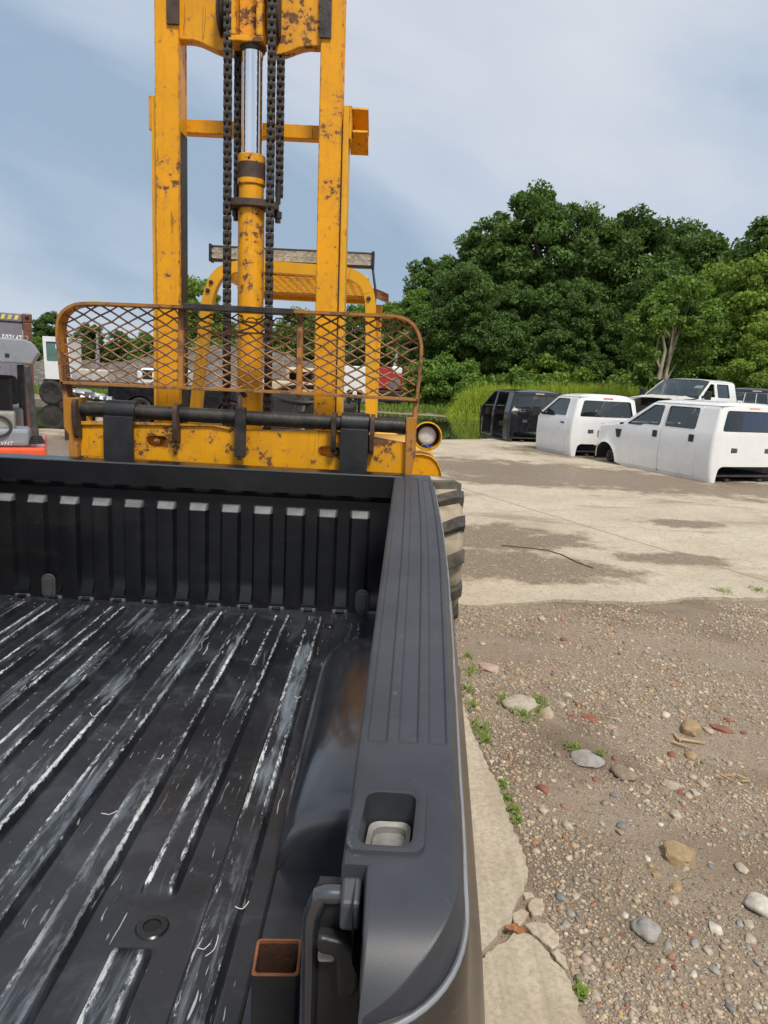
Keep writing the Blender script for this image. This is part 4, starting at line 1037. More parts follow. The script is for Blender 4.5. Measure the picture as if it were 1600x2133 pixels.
def flatbar(pts, th, y0, y1, name, mat, closed=False):
    b = MB(); rows = []
    for i, p in enumerate(pts):
        a = Vector(pts[max(i - 1, 0)]); c = Vector(pts[min(i + 1, len(pts) - 1)]); t = (c - a).normalized(); n = Vector((-t.y, t.x)) * th / 2; p = Vector(p)
        rows.append([(p.x + n.x, y0, p.y + n.y), (p.x - n.x, y0, p.y - n.y), (p.x - n.x, y1, p.y - n.y), (p.x + n.x, y1, p.y + n.y)])
    b.grid(rows, True); b.add(rows[0], [(0, 1, 2, 3)]); b.add(rows[-1], [(3, 2, 1, 0)])
    return b.build(name, mat, br, 30, bevel=0.0015, seg=1)
flatbar(cen, 0.013, yb_, yb_ + 0.085, 'frame_bar', M['yellow_rust'])
bot = [bp(126, 797), bp(300, 805), bp(600, 818), bp(868, 833)]
flatbar(bot, 0.013, yb_, yb_ + 0.085, 'frame_bar', M['yellow_rust'])
for (u, v0, v1) in ((371, 640, 808), (621, 650, 818)): flatbar([bp(u + 2, v0), bp(u, v1)], 0.026, yb_ + 0.03, yb_ + 0.06, 'upright', M['yellow_rust'])
for (u0, v0, u1, v1) in ((128, 798, 138, 905), (869, 830, 858, 945)): flatbar([bp(u0, v0), bp(u1, v1)], 0.022, yb_ + 0.02, yb_ + 0.085, 'upright', M['yellow_rust'])
b = MB(); a_, c_ = bp(384, 638), bp(612, 650)
b.beam((a_[0], yb_ + 0.02, a_[1]), (c_[0], yb_ + 0.02, c_[1]), 0.085, 0.024); b.build('top_angle_bar', M['dark_steel'], br, bevel=0.002)
# diamonds
poly = [Vector(p) for p in cen] + [Vector(p) for p in reversed(bot)]
def inside(p):
    c = False; n = len(poly)
    for i in range(n):
        a, d = poly[i], poly[i - 1]
        if (a.y > p[1]) != (d.y > p[1]) and p[0] < (d.x - a.x) * (p[1] - a.y) / (d.y - a.y) + a.x: c = not c
    return c
cw, chh = 0.0815, 0.0445; rg = random.Random(3); b = MB()
X0_, Z0_ = bp(112, 840)[0], bp(112, 840)[1] - 0.03; node = {}
slope = (bot[-1][1] - bot[0][1]) / (bot[-1][0] - bot[0][0])
def nd(i, j):
    if (i, j) not in node:
        x = X0_ + i * cw / 2; z = Z0_ + j * chh / 2 + (x - X0_) * slope * 0.8
        x += rg.gauss(0, 0.0028); z += rg.gauss(0, 0.0022); y = yb_ + 0.045 + 0.006 * fbm(x, z, 5, 2)
        topc = max(0.0, 1 - abs(x - bp(500, 650)[0]) / 0.28)
        if z > bp(500, 690)[1] and topc > 0: z -= 0.028 * topc * rg.random() + 0.012; y += rg.gauss(0, 0.012); x += rg.gauss(0, 0.008)
        if x > bp(835, 700)[0]: y -= rg.random() * 0.03; x -= rg.random() * 0.012
        node[(i, j)] = Vector((x, y, z))
    return node[(i, j)]
for i in range(0, 44):
    for j in range(0, 26):
        if (i + j) % 2: continue
        a = nd(i, j)
        for dj in (1, -1):
            c = nd(i + 1, j + dj)
            if not (inside((a.x, a.z)) and inside((c.x, c.z))):
                if not (inside((a.x, a.z)) or inside((c.x, c.z))): continue
                p_in, p_out = (a, c) if inside((a.x, a.z)) else (c, a)
                if rg.random() < 0.25: continue
                c2 = p_in.lerp(p_out, 0.5)
                if not inside((c2.x, c2.z)): continue
                s_, e_ = p_in, c2
            else: s_, e_ = a, c
            if e_.z > bp(500, 662)[1] and abs(e_.x - bp(500, 650)[0]) < 0.24 and rg.random() < 0.75: continue
            d = (e_ - s_).normalized() * 0.004
            b.beam(s_ - d, e_ + d, 0.0042, 0.0088, up=(0, 0.75 * dj, 0.66))
b.build('expanded_mesh', M['mesh_rust'], br)
# loose torn strands along the upper edge
for k in range(7):
    u = 395 + 34 * k; p = bp(u, 660 + rg.uniform(-4, 6)); b = MB()
    b.tube([(p[0] + t * 0.02, yb_ + 0.035 - 0.012 * math.sin(t), p[1] + 0.012 * math.sin(t * 1.9 + k)) for t in range(5)], 0.0032, 5); b.build('torn_strand', M['dark_steel'], br, 60)

# ---- overhead guard
YG_ = 4.6
gp = lambda u, v, y=YG_: PY(u, v, y)
arch = [(400, 905), (428, 640), (437, 600), (452, 570), (480, 556), (520, 552), (715, 566), (742, 574), (764, 594), (772, 625), (772, 905)]
pts = [gp(*p) for p in arch]
cen = smoothline([(p.x, p.z) for p in pts], 0.09)
def flat3(cen, w, y0, y1, name, mat, parent=fk):
    b = MB(); rows = []
    for i, p in enumerate(cen):
        a = Vector(cen[max(i - 1, 0)]); c = Vector(cen[min(i + 1, len(cen) - 1)]); t = (c - a).normalized(); n = Vector((-t.y, t.x)) * w / 2; p = Vector(p)
        rows.append([(p.x + n.x, y0, p.y + n.y), (p.x - n.x, y0, p.y - n.y), (p.x - n.x, y1, p.y - n.y), (p.x + n.x, y1, p.y + n.y)])
    b.grid(rows, True); b.add(rows[0], [(0, 1, 2, 3)]); b.add(rows[-1], [(3, 2, 1, 0)])
    return b.build(name, mat, parent, 30, bevel=0.008, seg=3)
ga = flat3(cen, 0.066, YG_, YG_ + 0.075, 'guard_arch', M['yellow_clean'])
for (u, v) in ((433, 605), (768, 622), (440, 588)):
    c = gp(u, v, YG_); b = MB(); b.lathe((c.x, YG_ - 0.001, c.z), (0, -1, 0), [(0, 0.014), (0.008, 0.014), (0.010, 0.008)], 8); b.build('arch_bolt', M['dark_steel'], ga, 40)
zroof = gp(600, 556).z; xl, xr = gp(450, 600).x, gp(772, 640).x
YR = 6.05
for x in (xl - 0.02, xr + 0.02):
    b = MB(); b.beam((x, YR, 0.85), (x, YR - 0.03, zroof - 0.06), 0.06, 0.06); b.build('rear_post', M['yellow_clean'], fk, bevel=0.008)
# roof frame: side rails, cross bars and the tread-plate strips
b = MB()
for x in (xl + 0.05, xr - 0.05): b.beam((x, YG_ + 0.076, zroof - 0.05), (x, YR, zroof - 0.03), 0.05, 0.06)
b.bb(xl + 0.08, xr - 0.08, YR - 0.05, YR, zroof - 0.06, zroof - 0.01); b.build('roof_frame', M['yellow_clean'], fk, bevel=0.006)
for k in range(13):
    y = YG_ + 0.16 + k * 0.10; b = MB()
    n = 28; w = xr - xl - 0.17
    pts_ = [(xl + 0.085 + w * i / n, y + (0.012 if i % 2 else -0.012), zroof - 0.012) for i in range(n + 1)]
    rows = [[(p[0], p[1] - 0.014, p[2] - 0.022), (p[0], p[1] + 0.014, p[2] - 0.022), (p[0], p[1] + 0.014, p[2] + 0.004), (p[0], p[1] - 0.014, p[2] + 0.004)] for p in pts_]
    b.grid(rows, True); b.build('roof_slat', M['yellow_clean'], fk)
# bent tin sheet over the roof
b = MB(); rows = []
for i in range(15):
    x = xl - 0.10 + (xr - xl + 0.2) * i / 14
    e = abs(i - 7) / 7
    rows.append([(x, y, zroof + 0.035 - 0.16 * max(0, e - 0.72) ** 1.0 + 0.008 * math.sin(i * 1.7 + y * 3)) for y in (YR - 0.38, YR - 0.3, YR - 0.2, YR + 0.08, YR + 0.22)])
b.grid(rows); o = b.build('roof_sheet', M['yellow_rust'], fk, 60); sm = o.modifiers.new('s', 'SOLIDIFY'); sm.thickness = 0.004
# LED light bar
yl = YG_ + 0.04; a_, c_ = PY(437, 525, yl), PY(777, 541, yl)
lb = bpy.data.objects.new('light_bar', None); COL.objects.link(lb); lb.parent = fk; lb.matrix_parent_inverse = Matrix.Translation(-Vector(fk.location)); lb['local'] = 1
ax_ = (c_ - a_).normalized(); b = MB(); b.beam(a_ + Vector((0, 0.05, 0)), c_ + Vector((0, 0.05, 0)), 0.06, 0.094); b.build('housing', M['fork_black'], lb, bevel=0.006)
for e in (a_, c_):
    b = MB(); b.beam(e + Vector((0, 0.045, 0)) - ax_ * 0.008, e + Vector((0, 0.045, 0)) + ax_ * 0.008, 0.085, 0.106); b.build('end_cap', M['fork_black'], lb, bevel=0.004)
N = 24
for k in range(N):
    for r_ in (-1, 1):
        p = a_ + (c_ - a_) * ((k + 0.5) / N) + Vector((0, 0.0195, 0.0165 * r_)); b = MB(); b.lathe(p, (0, -1, 0), [(-0.002, 0.0160), (0.003, 0.0160), (0.0005, 0.010), (0.0005, 0.0)], 12); b.build('led_reflector', M['led_lens'], lb, 40)
b = MB(); b.beam(a_ + Vector((0, 0.0196, 0)) + ax_ * 0.02, c_ + Vector((0, 0.0196, 0)) - ax_ * 0.02, 0.003, 0.066); b.build('reflector_panel', M['led_lens'], lb)
for u in (575, 640, 700): 
    c = PY(u, 549 + (u - 575) * 0.047, yl + 0.05); b = MB(); b.box((c.x, c.y, (c.z + zroof) / 2 + 0.01), (0.05, 0.03, max(0.05, c.z - zroof + 0.05))); b.build('bracket', M['fork_black'], lb)
b = MB(); cb = [PY(775, 545, yl + 0.03), PY(779, 580, yl), PY(783, 610, yl - 0.02), PY(780, 640, yl - 0.02), PY(768, 675, yl - 0.02), PY(762, 700, yl), PY(765, 800, yl)]
b.tube([tuple(p) for p in cb], 0.0075, 6); b.build('cable', M['black_plastic'], lb, 60)

# ---- body, seat, controls
b = MB(); b.bb(FX - 0.62, FX + 0.62, 3.85, 4.75, 0.55, 0.93); b.hexa([(FX - 0.5, 4.0, 0.93), (FX + 0.5, 4.0, 0.93), (FX + 0.5, 4.6, 0.93), (FX - 0.5, 4.6, 0.93), (FX - 0.45, 4.1, 1.22), (FX + 0.45, 4.1, 1.22), (FX + 0.45, 4.5, 1.28), (FX - 0.45, 4.5, 1.28)])
b.build('front_cowl', M['yellow_clean'], fk, bevel=0.02)
b = MB(); b.bb(FX - 0.66, FX + 0.66, 4.7, 7.2, 0.42, 0.98); b.bb(FX - 0.55, FX + 0.55, 5.4, 7.1, 0.98, 1.12); b.build('chassis', M['yellow_clean'], fk, bevel=0.03)
b = MB(); b.bb(FX - 0.8, FX + 0.8, 7.0, 7.7, 0.38, 1.15); b.build('counterweight', M['yellow_clean'], fk, bevel=0.12, seg=4)
b = MB(); b.bb(FX - 0.28, FX + 0.28, 5.30, 5.75, 1.12, 1.26); b.build('seat', M['seat_vinyl'], fk, bevel=0.05, seg=4)
b = MB(); b.box((FX + 0.02, 5.80, 1.36), (0.52, 0.12, 0.28), Matrix.Rotation(R_(-10), 3, 'X')); b.build('backrest', M['seat_vinyl'], fk, bevel=0.05, seg=4)
# steering wheel: tilted rim, spokes, column
sc_ = PY(636, 822, 4.95); rot = Matrix.Rotation(R_(14), 3, 'X'); b = MB()
b.tube([tuple(Vector(sc_) + rot @ Vector((0.205 * math.cos(t), 0.205 * math.sin(t), 0))) for t in [2 * math.pi * k / 32 for k in range(32)]], 0.017, 8, closed=True)
sw = b.build('steering_wheel', M['black_plastic'], fk, 60)
b = MB()
for t in (0.4, 2.3, 4.4): b.tube([tuple(Vector(sc_) + rot @ Vector((0.2 * math.cos(t), 0.2 * math.sin(t), 0))), tuple(Vector(sc_) + rot @ Vector((0, 0, -0.05)))], 0.011, 6)
b.build('spoke', M['black_plastic'], sw, 60)
b = MB(); b.tube([tuple(Vector(sc_) + Vector((0, 0, -0.05))), tuple(Vector(sc_) + Vector((0, -0.08, -0.16))), tuple(Vector(sc_) + Vector((0, -0.2, -0.5)))], [0.05, 0.085, 0.085], 14); b.build('steering_column', M['dark_steel'], fk, 50)
b = MB(); b.bb(sc_.x + 0.02, sc_.x + 0.36, 4.75, 4.95, 1.05, sc_.z - 0.04); b.build('dashboard', M['black_plastic'], fk, bevel=0.03, seg=3)
for k in range(3):
    b = MB(); x = sc_.x + 0.30 + 0.07 * k; b.tube([(x, 4.9, 1.15), (x + 0.01, 4.86, sc_.z + 0.02)], 0.009, 6); b.lathe((x + 0.01, 4.86, sc_.z + 0.01), (0, 0, 1), [(0, 0.012), (0.015, 0.022), (0.03, 0.022), (0.042, 0.006)], 10); b.build('lever', M['black_plastic'], fk, 50)
# fenders, headlights
yf = 4.0
for s in (1, -1):
    mir = None if s > 0 else (lambda p: Vector((2 * FX - p.x, p.y, p.z)))
    c = PY(890, 908, yf)
    b = MB(); b.lathe((c.x, yf + 0.10, c.z), (0, -1, 0), [(0, 0.035), (0.02, 0.062), (0.06, 0.078), (0.13, 0.082), (0.132, 0.075), (0.075, 0.070)], 28); hl = b.build('headlight', M['yellow_clean'], fk, 40, xf=mir)
    b = MB(); b.lathe((c.x, yf + 0.04, c.z), (0, -1, 0), [(0, 0.069), (0.018, 0.069), (0.028, 0.055), (0.028, 0.05)], 24); b.build('lamp_ring', M['fork_black'], hl, 40, xf=mir)
    b = MB(); b.lathe((c.x, yf + 0.015, c.z), (0, -1, 0), [(0, 0.052), (0.006, 0.048), (0.010, 0.03), (0.012, 0.0)], 24); b.build('lens', M['lens'], hl, 50, xf=mir)
    b = MB(); b.tube([(c.x + 0.03 * math.cos(k), yf - 0.02 - 0.002 * k, c.z - 0.055 - 0.010 * math.sin(k * 2)) for k in range(-2, 4)], 0.005, 6); b.build('lamp_wire', M['blue_plastic'], hl, 60, xf=mir)
    # fender over the front wheel: rounded front plate and a top carried back
    pq = [(PY(u, v, yf).x, PY(u, v, yf).z) for u, v in ((845, 945), (880, 945), (898, 950), (910, 961), (917, 976), (919, 992))]
    b = MB(); b.plate([(pq[0][0] - 0.2, pq[0][1])] + pq + [(pq[-1][0] - 0.008, pq[-1][1]), (pq[0][0] - 0.2, PY(850, 985, yf).z)], lambda a, c_, t: (a, t, c_), yf - 0.02, yf - 0.012); fe = b.build('fender', M['yellow'], fk, xf=mir)
    b = MB(); b.grid([[(pq[0][0] - 0.2, y, pq[0][1] + 0.002)] + [(a, y, c_ + 0.002) for a, c_ in pq] for y in (yf - 0.03, yf + 0.1, yf + 0.5, yf + 0.9, yf + 1.35)]); o = b.build('fender_top', M['yellow_clean'], fe, 50, xf=mir); sm = o.modifiers.new('s', 'SOLIDIFY'); sm.thickness = 0.006
# wheels
def tyre(c, r, w, lug, mir=None, parent=fk):
    b = MB(); prof = [(-w / 2 + 0.03, r * 0.56), (-w / 2, r * 0.66), (-w / 2, r * 0.82), (-w / 2 + 0.03, r * 0.895), (0, r * 0.91), (w / 2 - 0.03, r * 0.895), (w / 2, r * 0.82), (w / 2, r * 0.66), (w / 2 - 0.03, r * 0.56)]
    b.lathe(c, (1, 0, 0), prof, 48); wh = b.build('tyre', M['rubber_mud'], parent, 40)
    b = MB(); b.lathe(c, (1, 0, 0), [(-w * 0.30, r * 0.1), (-w * 0.30, r * 0.3), (-w * 0.2, r * 0.5), (-w / 2 + 0.04, r * 0.56), (w / 2 - 0.04, r * 0.56), (w * 0.2, r * 0.5), (w * 0.30, r * 0.3), (w * 0.30, r * 0.1)], 32); b.build('rim', M['yellow_clean'], wh, 40)
    if lug:
        n = 13; me = None
        for k in range(n):
            for s in (-1, 1):
                a = 2 * math.pi * (k + (0.5 if s > 0 else 0)) / n; b = MB()
                rows = []
                for i in range(6):
                    t = i / 5; x = s * (0.0 + (w / 2 + 0.004) * t); da = -0.20 * t
                    for sx2 in (0,): pass
                    hw = 0.085 + 0.02 * t; rt_ = r * (1.0 if t < 0.9 else 0.965)
                    row = []
                    for (rr2, sg) in ((r * 0.88 - (0.08 * r if t > 0.95 else 0), -1), (rt_, -0.8), (rt_, 0.8), (r * 0.88 - (0.08 * r if t > 0.95 else 0), 1)):
                        an = a + da + sg * hw
                        row.append((c[0] + x, c[1] + rr2 * math.cos(an), c[2] + rr2 * math.sin(an)))
                    rows.append(row)
                b.grid(rows); b.add(rows[-1], [(0, 1, 2, 3)]); b.add(rows[0], [(3, 2, 1, 0)])
                b.build('tread_lug', M['rubber_lug'], wh, bevel=0.006, seg=2)
xt = PY(960, 1140, 4.75).x - 0.03
RT = 0.50
for s in (1, -1):
    cxx = xt - 0.21; cxx = cxx if s > 0 else 2 * FX - cxx
    tyre((cxx, 4.75, RT), RT, 0.42, s > 0)
for s in (1, -1): tyre((FX + s * 0.55, 6.9, 0.40), 0.40, 0.30, False)
b = MB(); b.bb(FX - 1.0, FX + 1.0, 4.62, 4.88, 0.38, 0.62); b.build('axle', M['dark_steel'], fk, bevel=0.03)
# ---------------------------------------------------------------- cut-off truck cabs and other vehicles
def wheel(parent, c, r, w, mat_rim, axis=(0, 1, 0), spokes=6):
    b = MB(); b.lathe(c, axis, [(-w / 2 + 0.02, r * 0.62), (-w / 2, r * 0.72), (-w / 2, r * 0.88), (-w / 2 + 0.035, r), (w / 2 - 0.035, r), (w / 2, r * 0.88), (w / 2, r * 0.72), (w / 2 - 0.02, r * 0.62)], 32)
    t = b.build('wheel', M['rubber'], parent, 40)
    b = MB(); b.lathe(c, axis, [(-w / 2 + 0.05, r * 0.1), (-w / 2 + 0.05, r * 0.55), (-w / 2 + 0.02, r * 0.62), (w / 2 - 0.02, r * 0.62), (w / 2 - 0.05, r * 0.55), (w / 2 - 0.06, r * 0.1)], 24); b.build('rim', mat_rim, t, 40)
    b = MB(); a = Vector(axis).normalized(); u = a.cross(Vector((0, 0, 1))).normalized()
    for s in (-1, 1):
        for k in range(spokes):
            an = 2 * math.pi * k / spokes; d = u * math.cos(an) + Vector((0, 0, 1)) * math.sin(an)
            o = Vector(c) + a * (s * (w / 2 - 0.035))
            b.beam(o + d * r * 0.12, o + d * r * 0.6, 0.05, 0.03, up=tuple(a))
        b.lathe(Vector(c) + a * (s * (w / 2 - 0.05)), a * s, [(0, r * 0.2), (0.03, r * 0.16), (0.035, 0)], 14)
    b.build('wheel_spokes', mat_rim, t, 40)
    return t

def hw_(z):
    tab = [(0.0, 0.955), (0.12, 0.985), (0.35, 1.0), (0.62, 1.0), (0.90, 0.975), (0.97, 0.955), (1.40, 0.845), (1.47, 0.80)]
    return interp(tab, z)
CUTZ = (0.06, 0.12, 0.22, 0.35, 0.48, 0.62, 0.76, 0.90, 0.97, 1.1, 1.25, 1.4)
def cab(name, label, group, loc, heading, paint, crew=True, doors=True, z0=0.0, front=True, hood='paint', rearwin='plain', glass='glass', wheels=False, bed=False, brake='amber', front_windows=True, missing_front=False, sx=1.0, mirrors=0, handles='black_plastic', cat='truck cab'):
    """local frame: +x to the front, +y left, z up from the sill; origin rear centre"""
    rt = thing(name, label, cat, (loc[0], loc[1], 0.012), heading, group); rt['local'] = 1; rt.scale = (1, 0.94, 1)
    L = 2.50 if crew else 1.60
    L *= sx
    P3 = lambda x, y, z: (x, y, z + z0)
    xr = L - 0.82                                   # front edge of the roof
    # doors
    if crew: D = [(0.40 * sx, 1.36 * sx), (1.372 * sx, L - 0.03)]
    else: D = [(0.30 * sx, L - 0.03)]
    for s in (1, -1):
        sf = lambda x, z: P3(x, s * hw_(z), z)
        sfi = lambda x, z: P3(x, s * (hw_(z) - 0.012), z)
        body = [(0.06, 0.0), (L, 0.0), (L + 0.02, 0.93), (L - 0.02, 0.985), (xr, 1.475), (0.16, 1.475), (0.09, 1.40), (0.06, 0.95)]
        body = rpoly(body, [0, 0.02, 0.0, 0.03, 0.10, 0.05, 0.02, 0], 4)
        dx0, dx1 = D[0][0] - 0.006, D[-1][1] + 0.006
        hole = rpoly([(dx0, 0.05), (dx1, 0.05), (dx1, 0.925), (xr + 0.065, 1.43), (dx0 + 0.07, 1.43), (dx0 + 0.02, 0.98)], [0.05, 0.05, 0.02, 0.06, 0.06, 0.02], 3)
        bs = panel('body_side', body, [hole], sf, paint, rt, cutsz=CUTZ, thick=-0.02 * s, smooth=30)
        for i, (a, c) in enumerate(D):
            lastd = i == len(D) - 1
            if lastd: win = [(a + 0.09, 0.985), (a + 0.55, 0.985), (a + 0.64, 0.945), (c - 0.09, 0.945), (xr + 0.02, 1.385), (a + 0.09, 1.385)]
            else: win = [(a + 0.13, 0.985), (c - 0.06, 0.985), (c - 0.06, 1.385), (a + 0.15, 1.385)]
            wr = rpoly(win, 0.04, 3)
            if doors:
                if lastd: dol = [(a, 0.056), (c, 0.056), (c, 0.925), (xr + 0.06, 1.425), (a, 1.425)]
                else: dol = [(a, 0.056), (c, 0.056), (c, 1.425), (a + 0.07, 1.425), (a + 0.02, 0.98)]
                if len(D) == 1: dol = [(a, 0.056), (c, 0.056), (c, 0.925), (xr + 0.06, 1.425), (a + 0.06, 1.425), (a + 0.01, 0.98)]
                dr = panel('door', rpoly(dol, [0.04, 0.04] + [0.02] * (len(dol) - 2), 3), [wr], lambda x, z: P3(x, s * (hw_(z) + 0.004 + (0.006 * math.exp(-((z - 0.30) / 0.03) ** 2))), z), paint, rt, cutsz=CUTZ + (0.27, 0.33), thick=-0.03 * s, smooth=30, bevel=0.003)
                if front_windows or not lastd:
                    panel('window', wr, [], lambda x, z: P3(x, s * (hw_(z) - 0.010), z), M[glass], dr, cutsz=CUTZ, thick=0)
                    for fi in range(1):
                        b = MB(); b.tube([Vector(P3(x, s * (hw_(z) + 0.006), z)) for x, z in wr], 0.008, 6, closed=True); b.build('window_seal', M['black_plastic'], dr, 60)
                b = MB(); hx = a + 0.16; b.box(P3(hx, s * (hw_(0.80) + 0.014), 0.80), (0.13, 0.02, 0.14) if crew else (0.16, 0.02, 0.04)); b.build('door_handle', M[handles], dr, bevel=0.008)
            else:
                b = MB(); b.tube([Vector(P3(x, s * (hw_(z) - 0.012), z)) for x, z in rpoly([(a, 0.05), (c, 0.05), (c if not lastd else c, 0.92), (c if not lastd else xr + 0.06, 1.43), (a + (0.0 if lastd else 0.07), 1.43)], 0.06, 4)], 0.018, 6, closed=True); b.build('door_seal', M['black_plastic'], rt, 60)
        if not doors:
            b = MB(); xb = (D[0][1] + D[1][0]) / 2; b.grid([[P3(xb - 0.07, s * (hw_(z) - 0.005), z), P3(xb - 0.06, s * (hw_(z) + 0.002), z), P3(xb + 0.06, s * (hw_(z) + 0.002), z), P3(xb + 0.07, s * (hw_(z) - 0.03), z)] for z in (0.03,) + CUTZ + (1.44,)]); b.build('centre_pillar', paint, rt, 30)
        # mirror
        if mirrors and (s > 0 or mirrors > 1):
            b = MB(); b.box(P3(L - 0.16, s * 1.15, 1.03), (0.10, 0.20, 0.26)); mr = b.build('door_mirror', M['black_plastic'], rt, bevel=0.03, seg=3)
            b = MB(); b.beam(P3(L - 0.14, s * 0.96, 0.98), P3(L - 0.15, s * 1.08, 1.0), 0.05, 0.05); b.build('mirror_arm', M['black_plastic'], mr)
        # rear corner
        b = MB(); rows = []
        for z in (0.0,) + CUTZ + (1.44,):
            w = hw_(z); bx = 0.0 + max(0, z - 0.95) * 0.10; r = 0.075
            rows.append([P3(bx + r * (1 - math.cos(t)), s * (w - r * (1 - math.sin(t))), z) for t in [0.5 * math.pi * k / 6 for k in range(7)]] + [P3(0.10, s * (w - 0.001), z)])
        b.grid(rows); b.build('cab_corner', paint, rt, 40)
        if front:
            # fender with wheel arch
            fa = L + 0.012; fb = fa + 0.95; cxw, czw, rw = fa + 0.52, 0.06, 0.40
            ol = [(fa, 0.02), (cxw - rw, 0.06)] + [(cxw - rw * math.cos(t), czw + rw * math.sin(t) * 1.05) for t in [math.pi * k / 14 for k in range(1, 14)]] + [(cxw + rw, 0.10), (fb, 0.20), (fb + 0.02, 0.70), (fb - 0.06, 0.80), (fa, 0.92)]
            fd = panel('front_fender', ol, [], lambda x, z: P3(x, s * (hw_(z) - 0.01 + 0.05 * math.exp(-(((x - cxw) ** 2 + (z - czw) ** 2) ** 0.5 - rw) ** 2 / 0.004) - 0.10 * max(0, (x - fb + 0.3) / 0.3) ** 2), z), paint, rt, cutsx=[fa + 0.095 * k for k in range(1, 10)], cutsz=CUTZ, thick=-0.02 * s, smooth=40)
            b = MB(); rows = []
            for k in range(13):
                t = math.pi * k / 12; rows.append([P3(cxw - (rw + 0.01) * math.cos(t), s * y, czw + (rw + 0.01) * math.sin(t) * 1.05) for y in (0.97, 0.6)])
            b.grid(rows); b.build('arch_liner', M['dark_inside'], fd, 60)
            b = MB(); b.bb(cxw - 0.14, cxw + 0.12, min(s * 0.55, s * 0.78), max(s * 0.55, s * 0.78), z0 + 0.0, z0 + 0.30); b.lathe(P3(cxw, s * 0.6, 0.16), (0, s, 0), [(0, 0.14), (0.24, 0.14), (0.25, 0.06), (0.3, 0.06)], 16); b.build('bare_hub', M['dark_inside'], rt, bevel=0.03)
            b = MB(); b.box(P3(fb - 0.02, s * 0.90, 0.62), (0.05, 0.06, 0.16)); b.build('marker_lamp', M['amber'], fd, bevel=0.01)
            b = MB(); b.hexa([P3(fa + 0.06, s * 0.985, 0.62), P3(fa + 0.15, s * 0.985, 0.62), P3(fa + 0.15, s * 1.012, 0.62), P3(fa + 0.06, s * 1.012, 0.62), P3(fa + 0.04, s * 0.975, 0.80), P3(fa + 0.22, s * 0.975, 0.80), P3(fa + 0.22, s * 1.004, 0.80), P3(fa + 0.04, s * 1.004, 0.80)]); b.build('fender_vent', M['black_plastic'], fd)
    # rear panel with its window
    rb = rpoly([(-0.90, 0.0), (-0.83, 0.0), (-0.76, 0.26), (-0.68, 0.31), (0.68, 0.31), (0.76, 0.26), (0.83, 0.0), (0.90, 0.0), (0.90, 1.465), (-0.90, 1.465)], [0, 0.01, 0.04, 0.05, 0.05, 0.04, 0.01, 0, 0.01, 0.01], 3)
    rw_ = rpoly([(-0.80, 0.975), (0.80, 0.975), (0.78, 1.37), (-0.78, 1.37)], 0.06, 5)
    rf = lambda y, z: P3(0.0 + max(0, z - 0.95) * 0.10 + 0.03 * (y / 0.9) ** 4 - 0.012 * (1 if 0.33 < z < 0.90 and abs(y) < 0.8 else 0) * 0, y * (hw_(z) - 0.055) / 0.90, z)
    rp = panel('rear_panel', rb, [rw_], rf, paint, rt, cutsx=[-0.8, -0.6, -0.4, -0.2, 0, 0.2, 0.4, 0.6, 0.8], cutsz=CUTZ, thick=0.02, smooth=30)
    for k in range(6):
        y = -0.62 + k * 0.248; b = MB(); b.bb(-0.010, 0.004, y - 0.07, y + 0.07, z0 + 0.36, z0 + 0.72); b.build('stamped_rib', paint, rp, bevel=0.009, seg=2)
    for y in (-0.45, 0.45):
        b = MB(); b.box(P3(-0.012, y, 0.62), (0.016, 0.17, 0.10)); v_ = b.build('air_vent', M['black_plastic'], rp, bevel=0.012)
        for q_ in range(3):
            b = MB(); b.box(P3(-0.021, y, 0.595 + q_ * 0.025), (0.004, 0.14, 0.012)); b.build('vent_slat', M['grey_trim'], v_)
    gf = lambda y, z: tuple(Vector(rf(y, z)) + Vector((0.012, 0, 0)))
    if rearwin == 'slider':
        for (a, c) in ((-0.80, -0.42), (-0.41, 0.0), (0.01, 0.41), (0.42, 0.80)):
            pw_ = panel('rear_pane', rpoly([(a, 0.98), (c, 0.98), (c * 0.975, 1.365), (a * 0.975, 1.365)], 0.02, 2), [], gf, M[glass], rp, cutsz=(1.1, 1.25), thick=0)
            b = MB(); b.tube([Vector(gf(y, z)) - Vector((0.012, 0, 0)) for y, z in ((a, 0.98), (c, 0.98), (c * 0.975, 1.365), (a * 0.975, 1.365))], 0.014, 5, closed=True); b.build('pane_frame', M['white_print'], pw_)
    else:
        panel('rear_window', rw_, [], gf, M[glass], rp, cutsx=[-0.6, -0.3, 0, 0.3, 0.6], cutsz=(1.1, 1.25), thick=0)
        b = MB(); b.tube([Vector(rf(y, z)) - Vector((0.004, 0, 0)) for y, z in rw_], 0.012, 6, closed=True); b.build('window_seal', M['black_plastic'], rp, 60)
    b = MB(); b.box(P3(0.045, 0, 1.425), (0.04, 0.30, 0.042)); b.build('brake_lamp', M['red_lens' if brake == 'red' else 'amber'], rt, bevel=0.01)
    # roof
    b = MB(); rows = []
    for i in range(13):
        t = i / 12; x = 0.035 + (xr + 0.03 - 0.035) * t; e = min(1.0, (x - 0.035) / 0.16) ; ef = min(1.0, (xr + 0.03 - x) / 0.25)
        zr_ = 1.445 + 0.065 * math.sin(0.5 * math.pi * e) ** 0.8 * (0.55 + 0.45 * math.sin(0.5 * math.pi * ef))
        w = 0.825
        rows.append([P3(x, w * y, 1.452 + (zr_ - 1.452) * (1 - abs(y) ** 3.5) + 0.02 * (1 - abs(y) ** 8)) for y in (-1, -0.97, -0.9, -0.75, -0.5, -0.25, 0, 0.25, 0.5, 0.75, 0.9, 0.97, 1)])
    b.grid(rows); rfo = b.build('roof', paint, rt, 50)
    # windshield
    b = MB(); rows = []
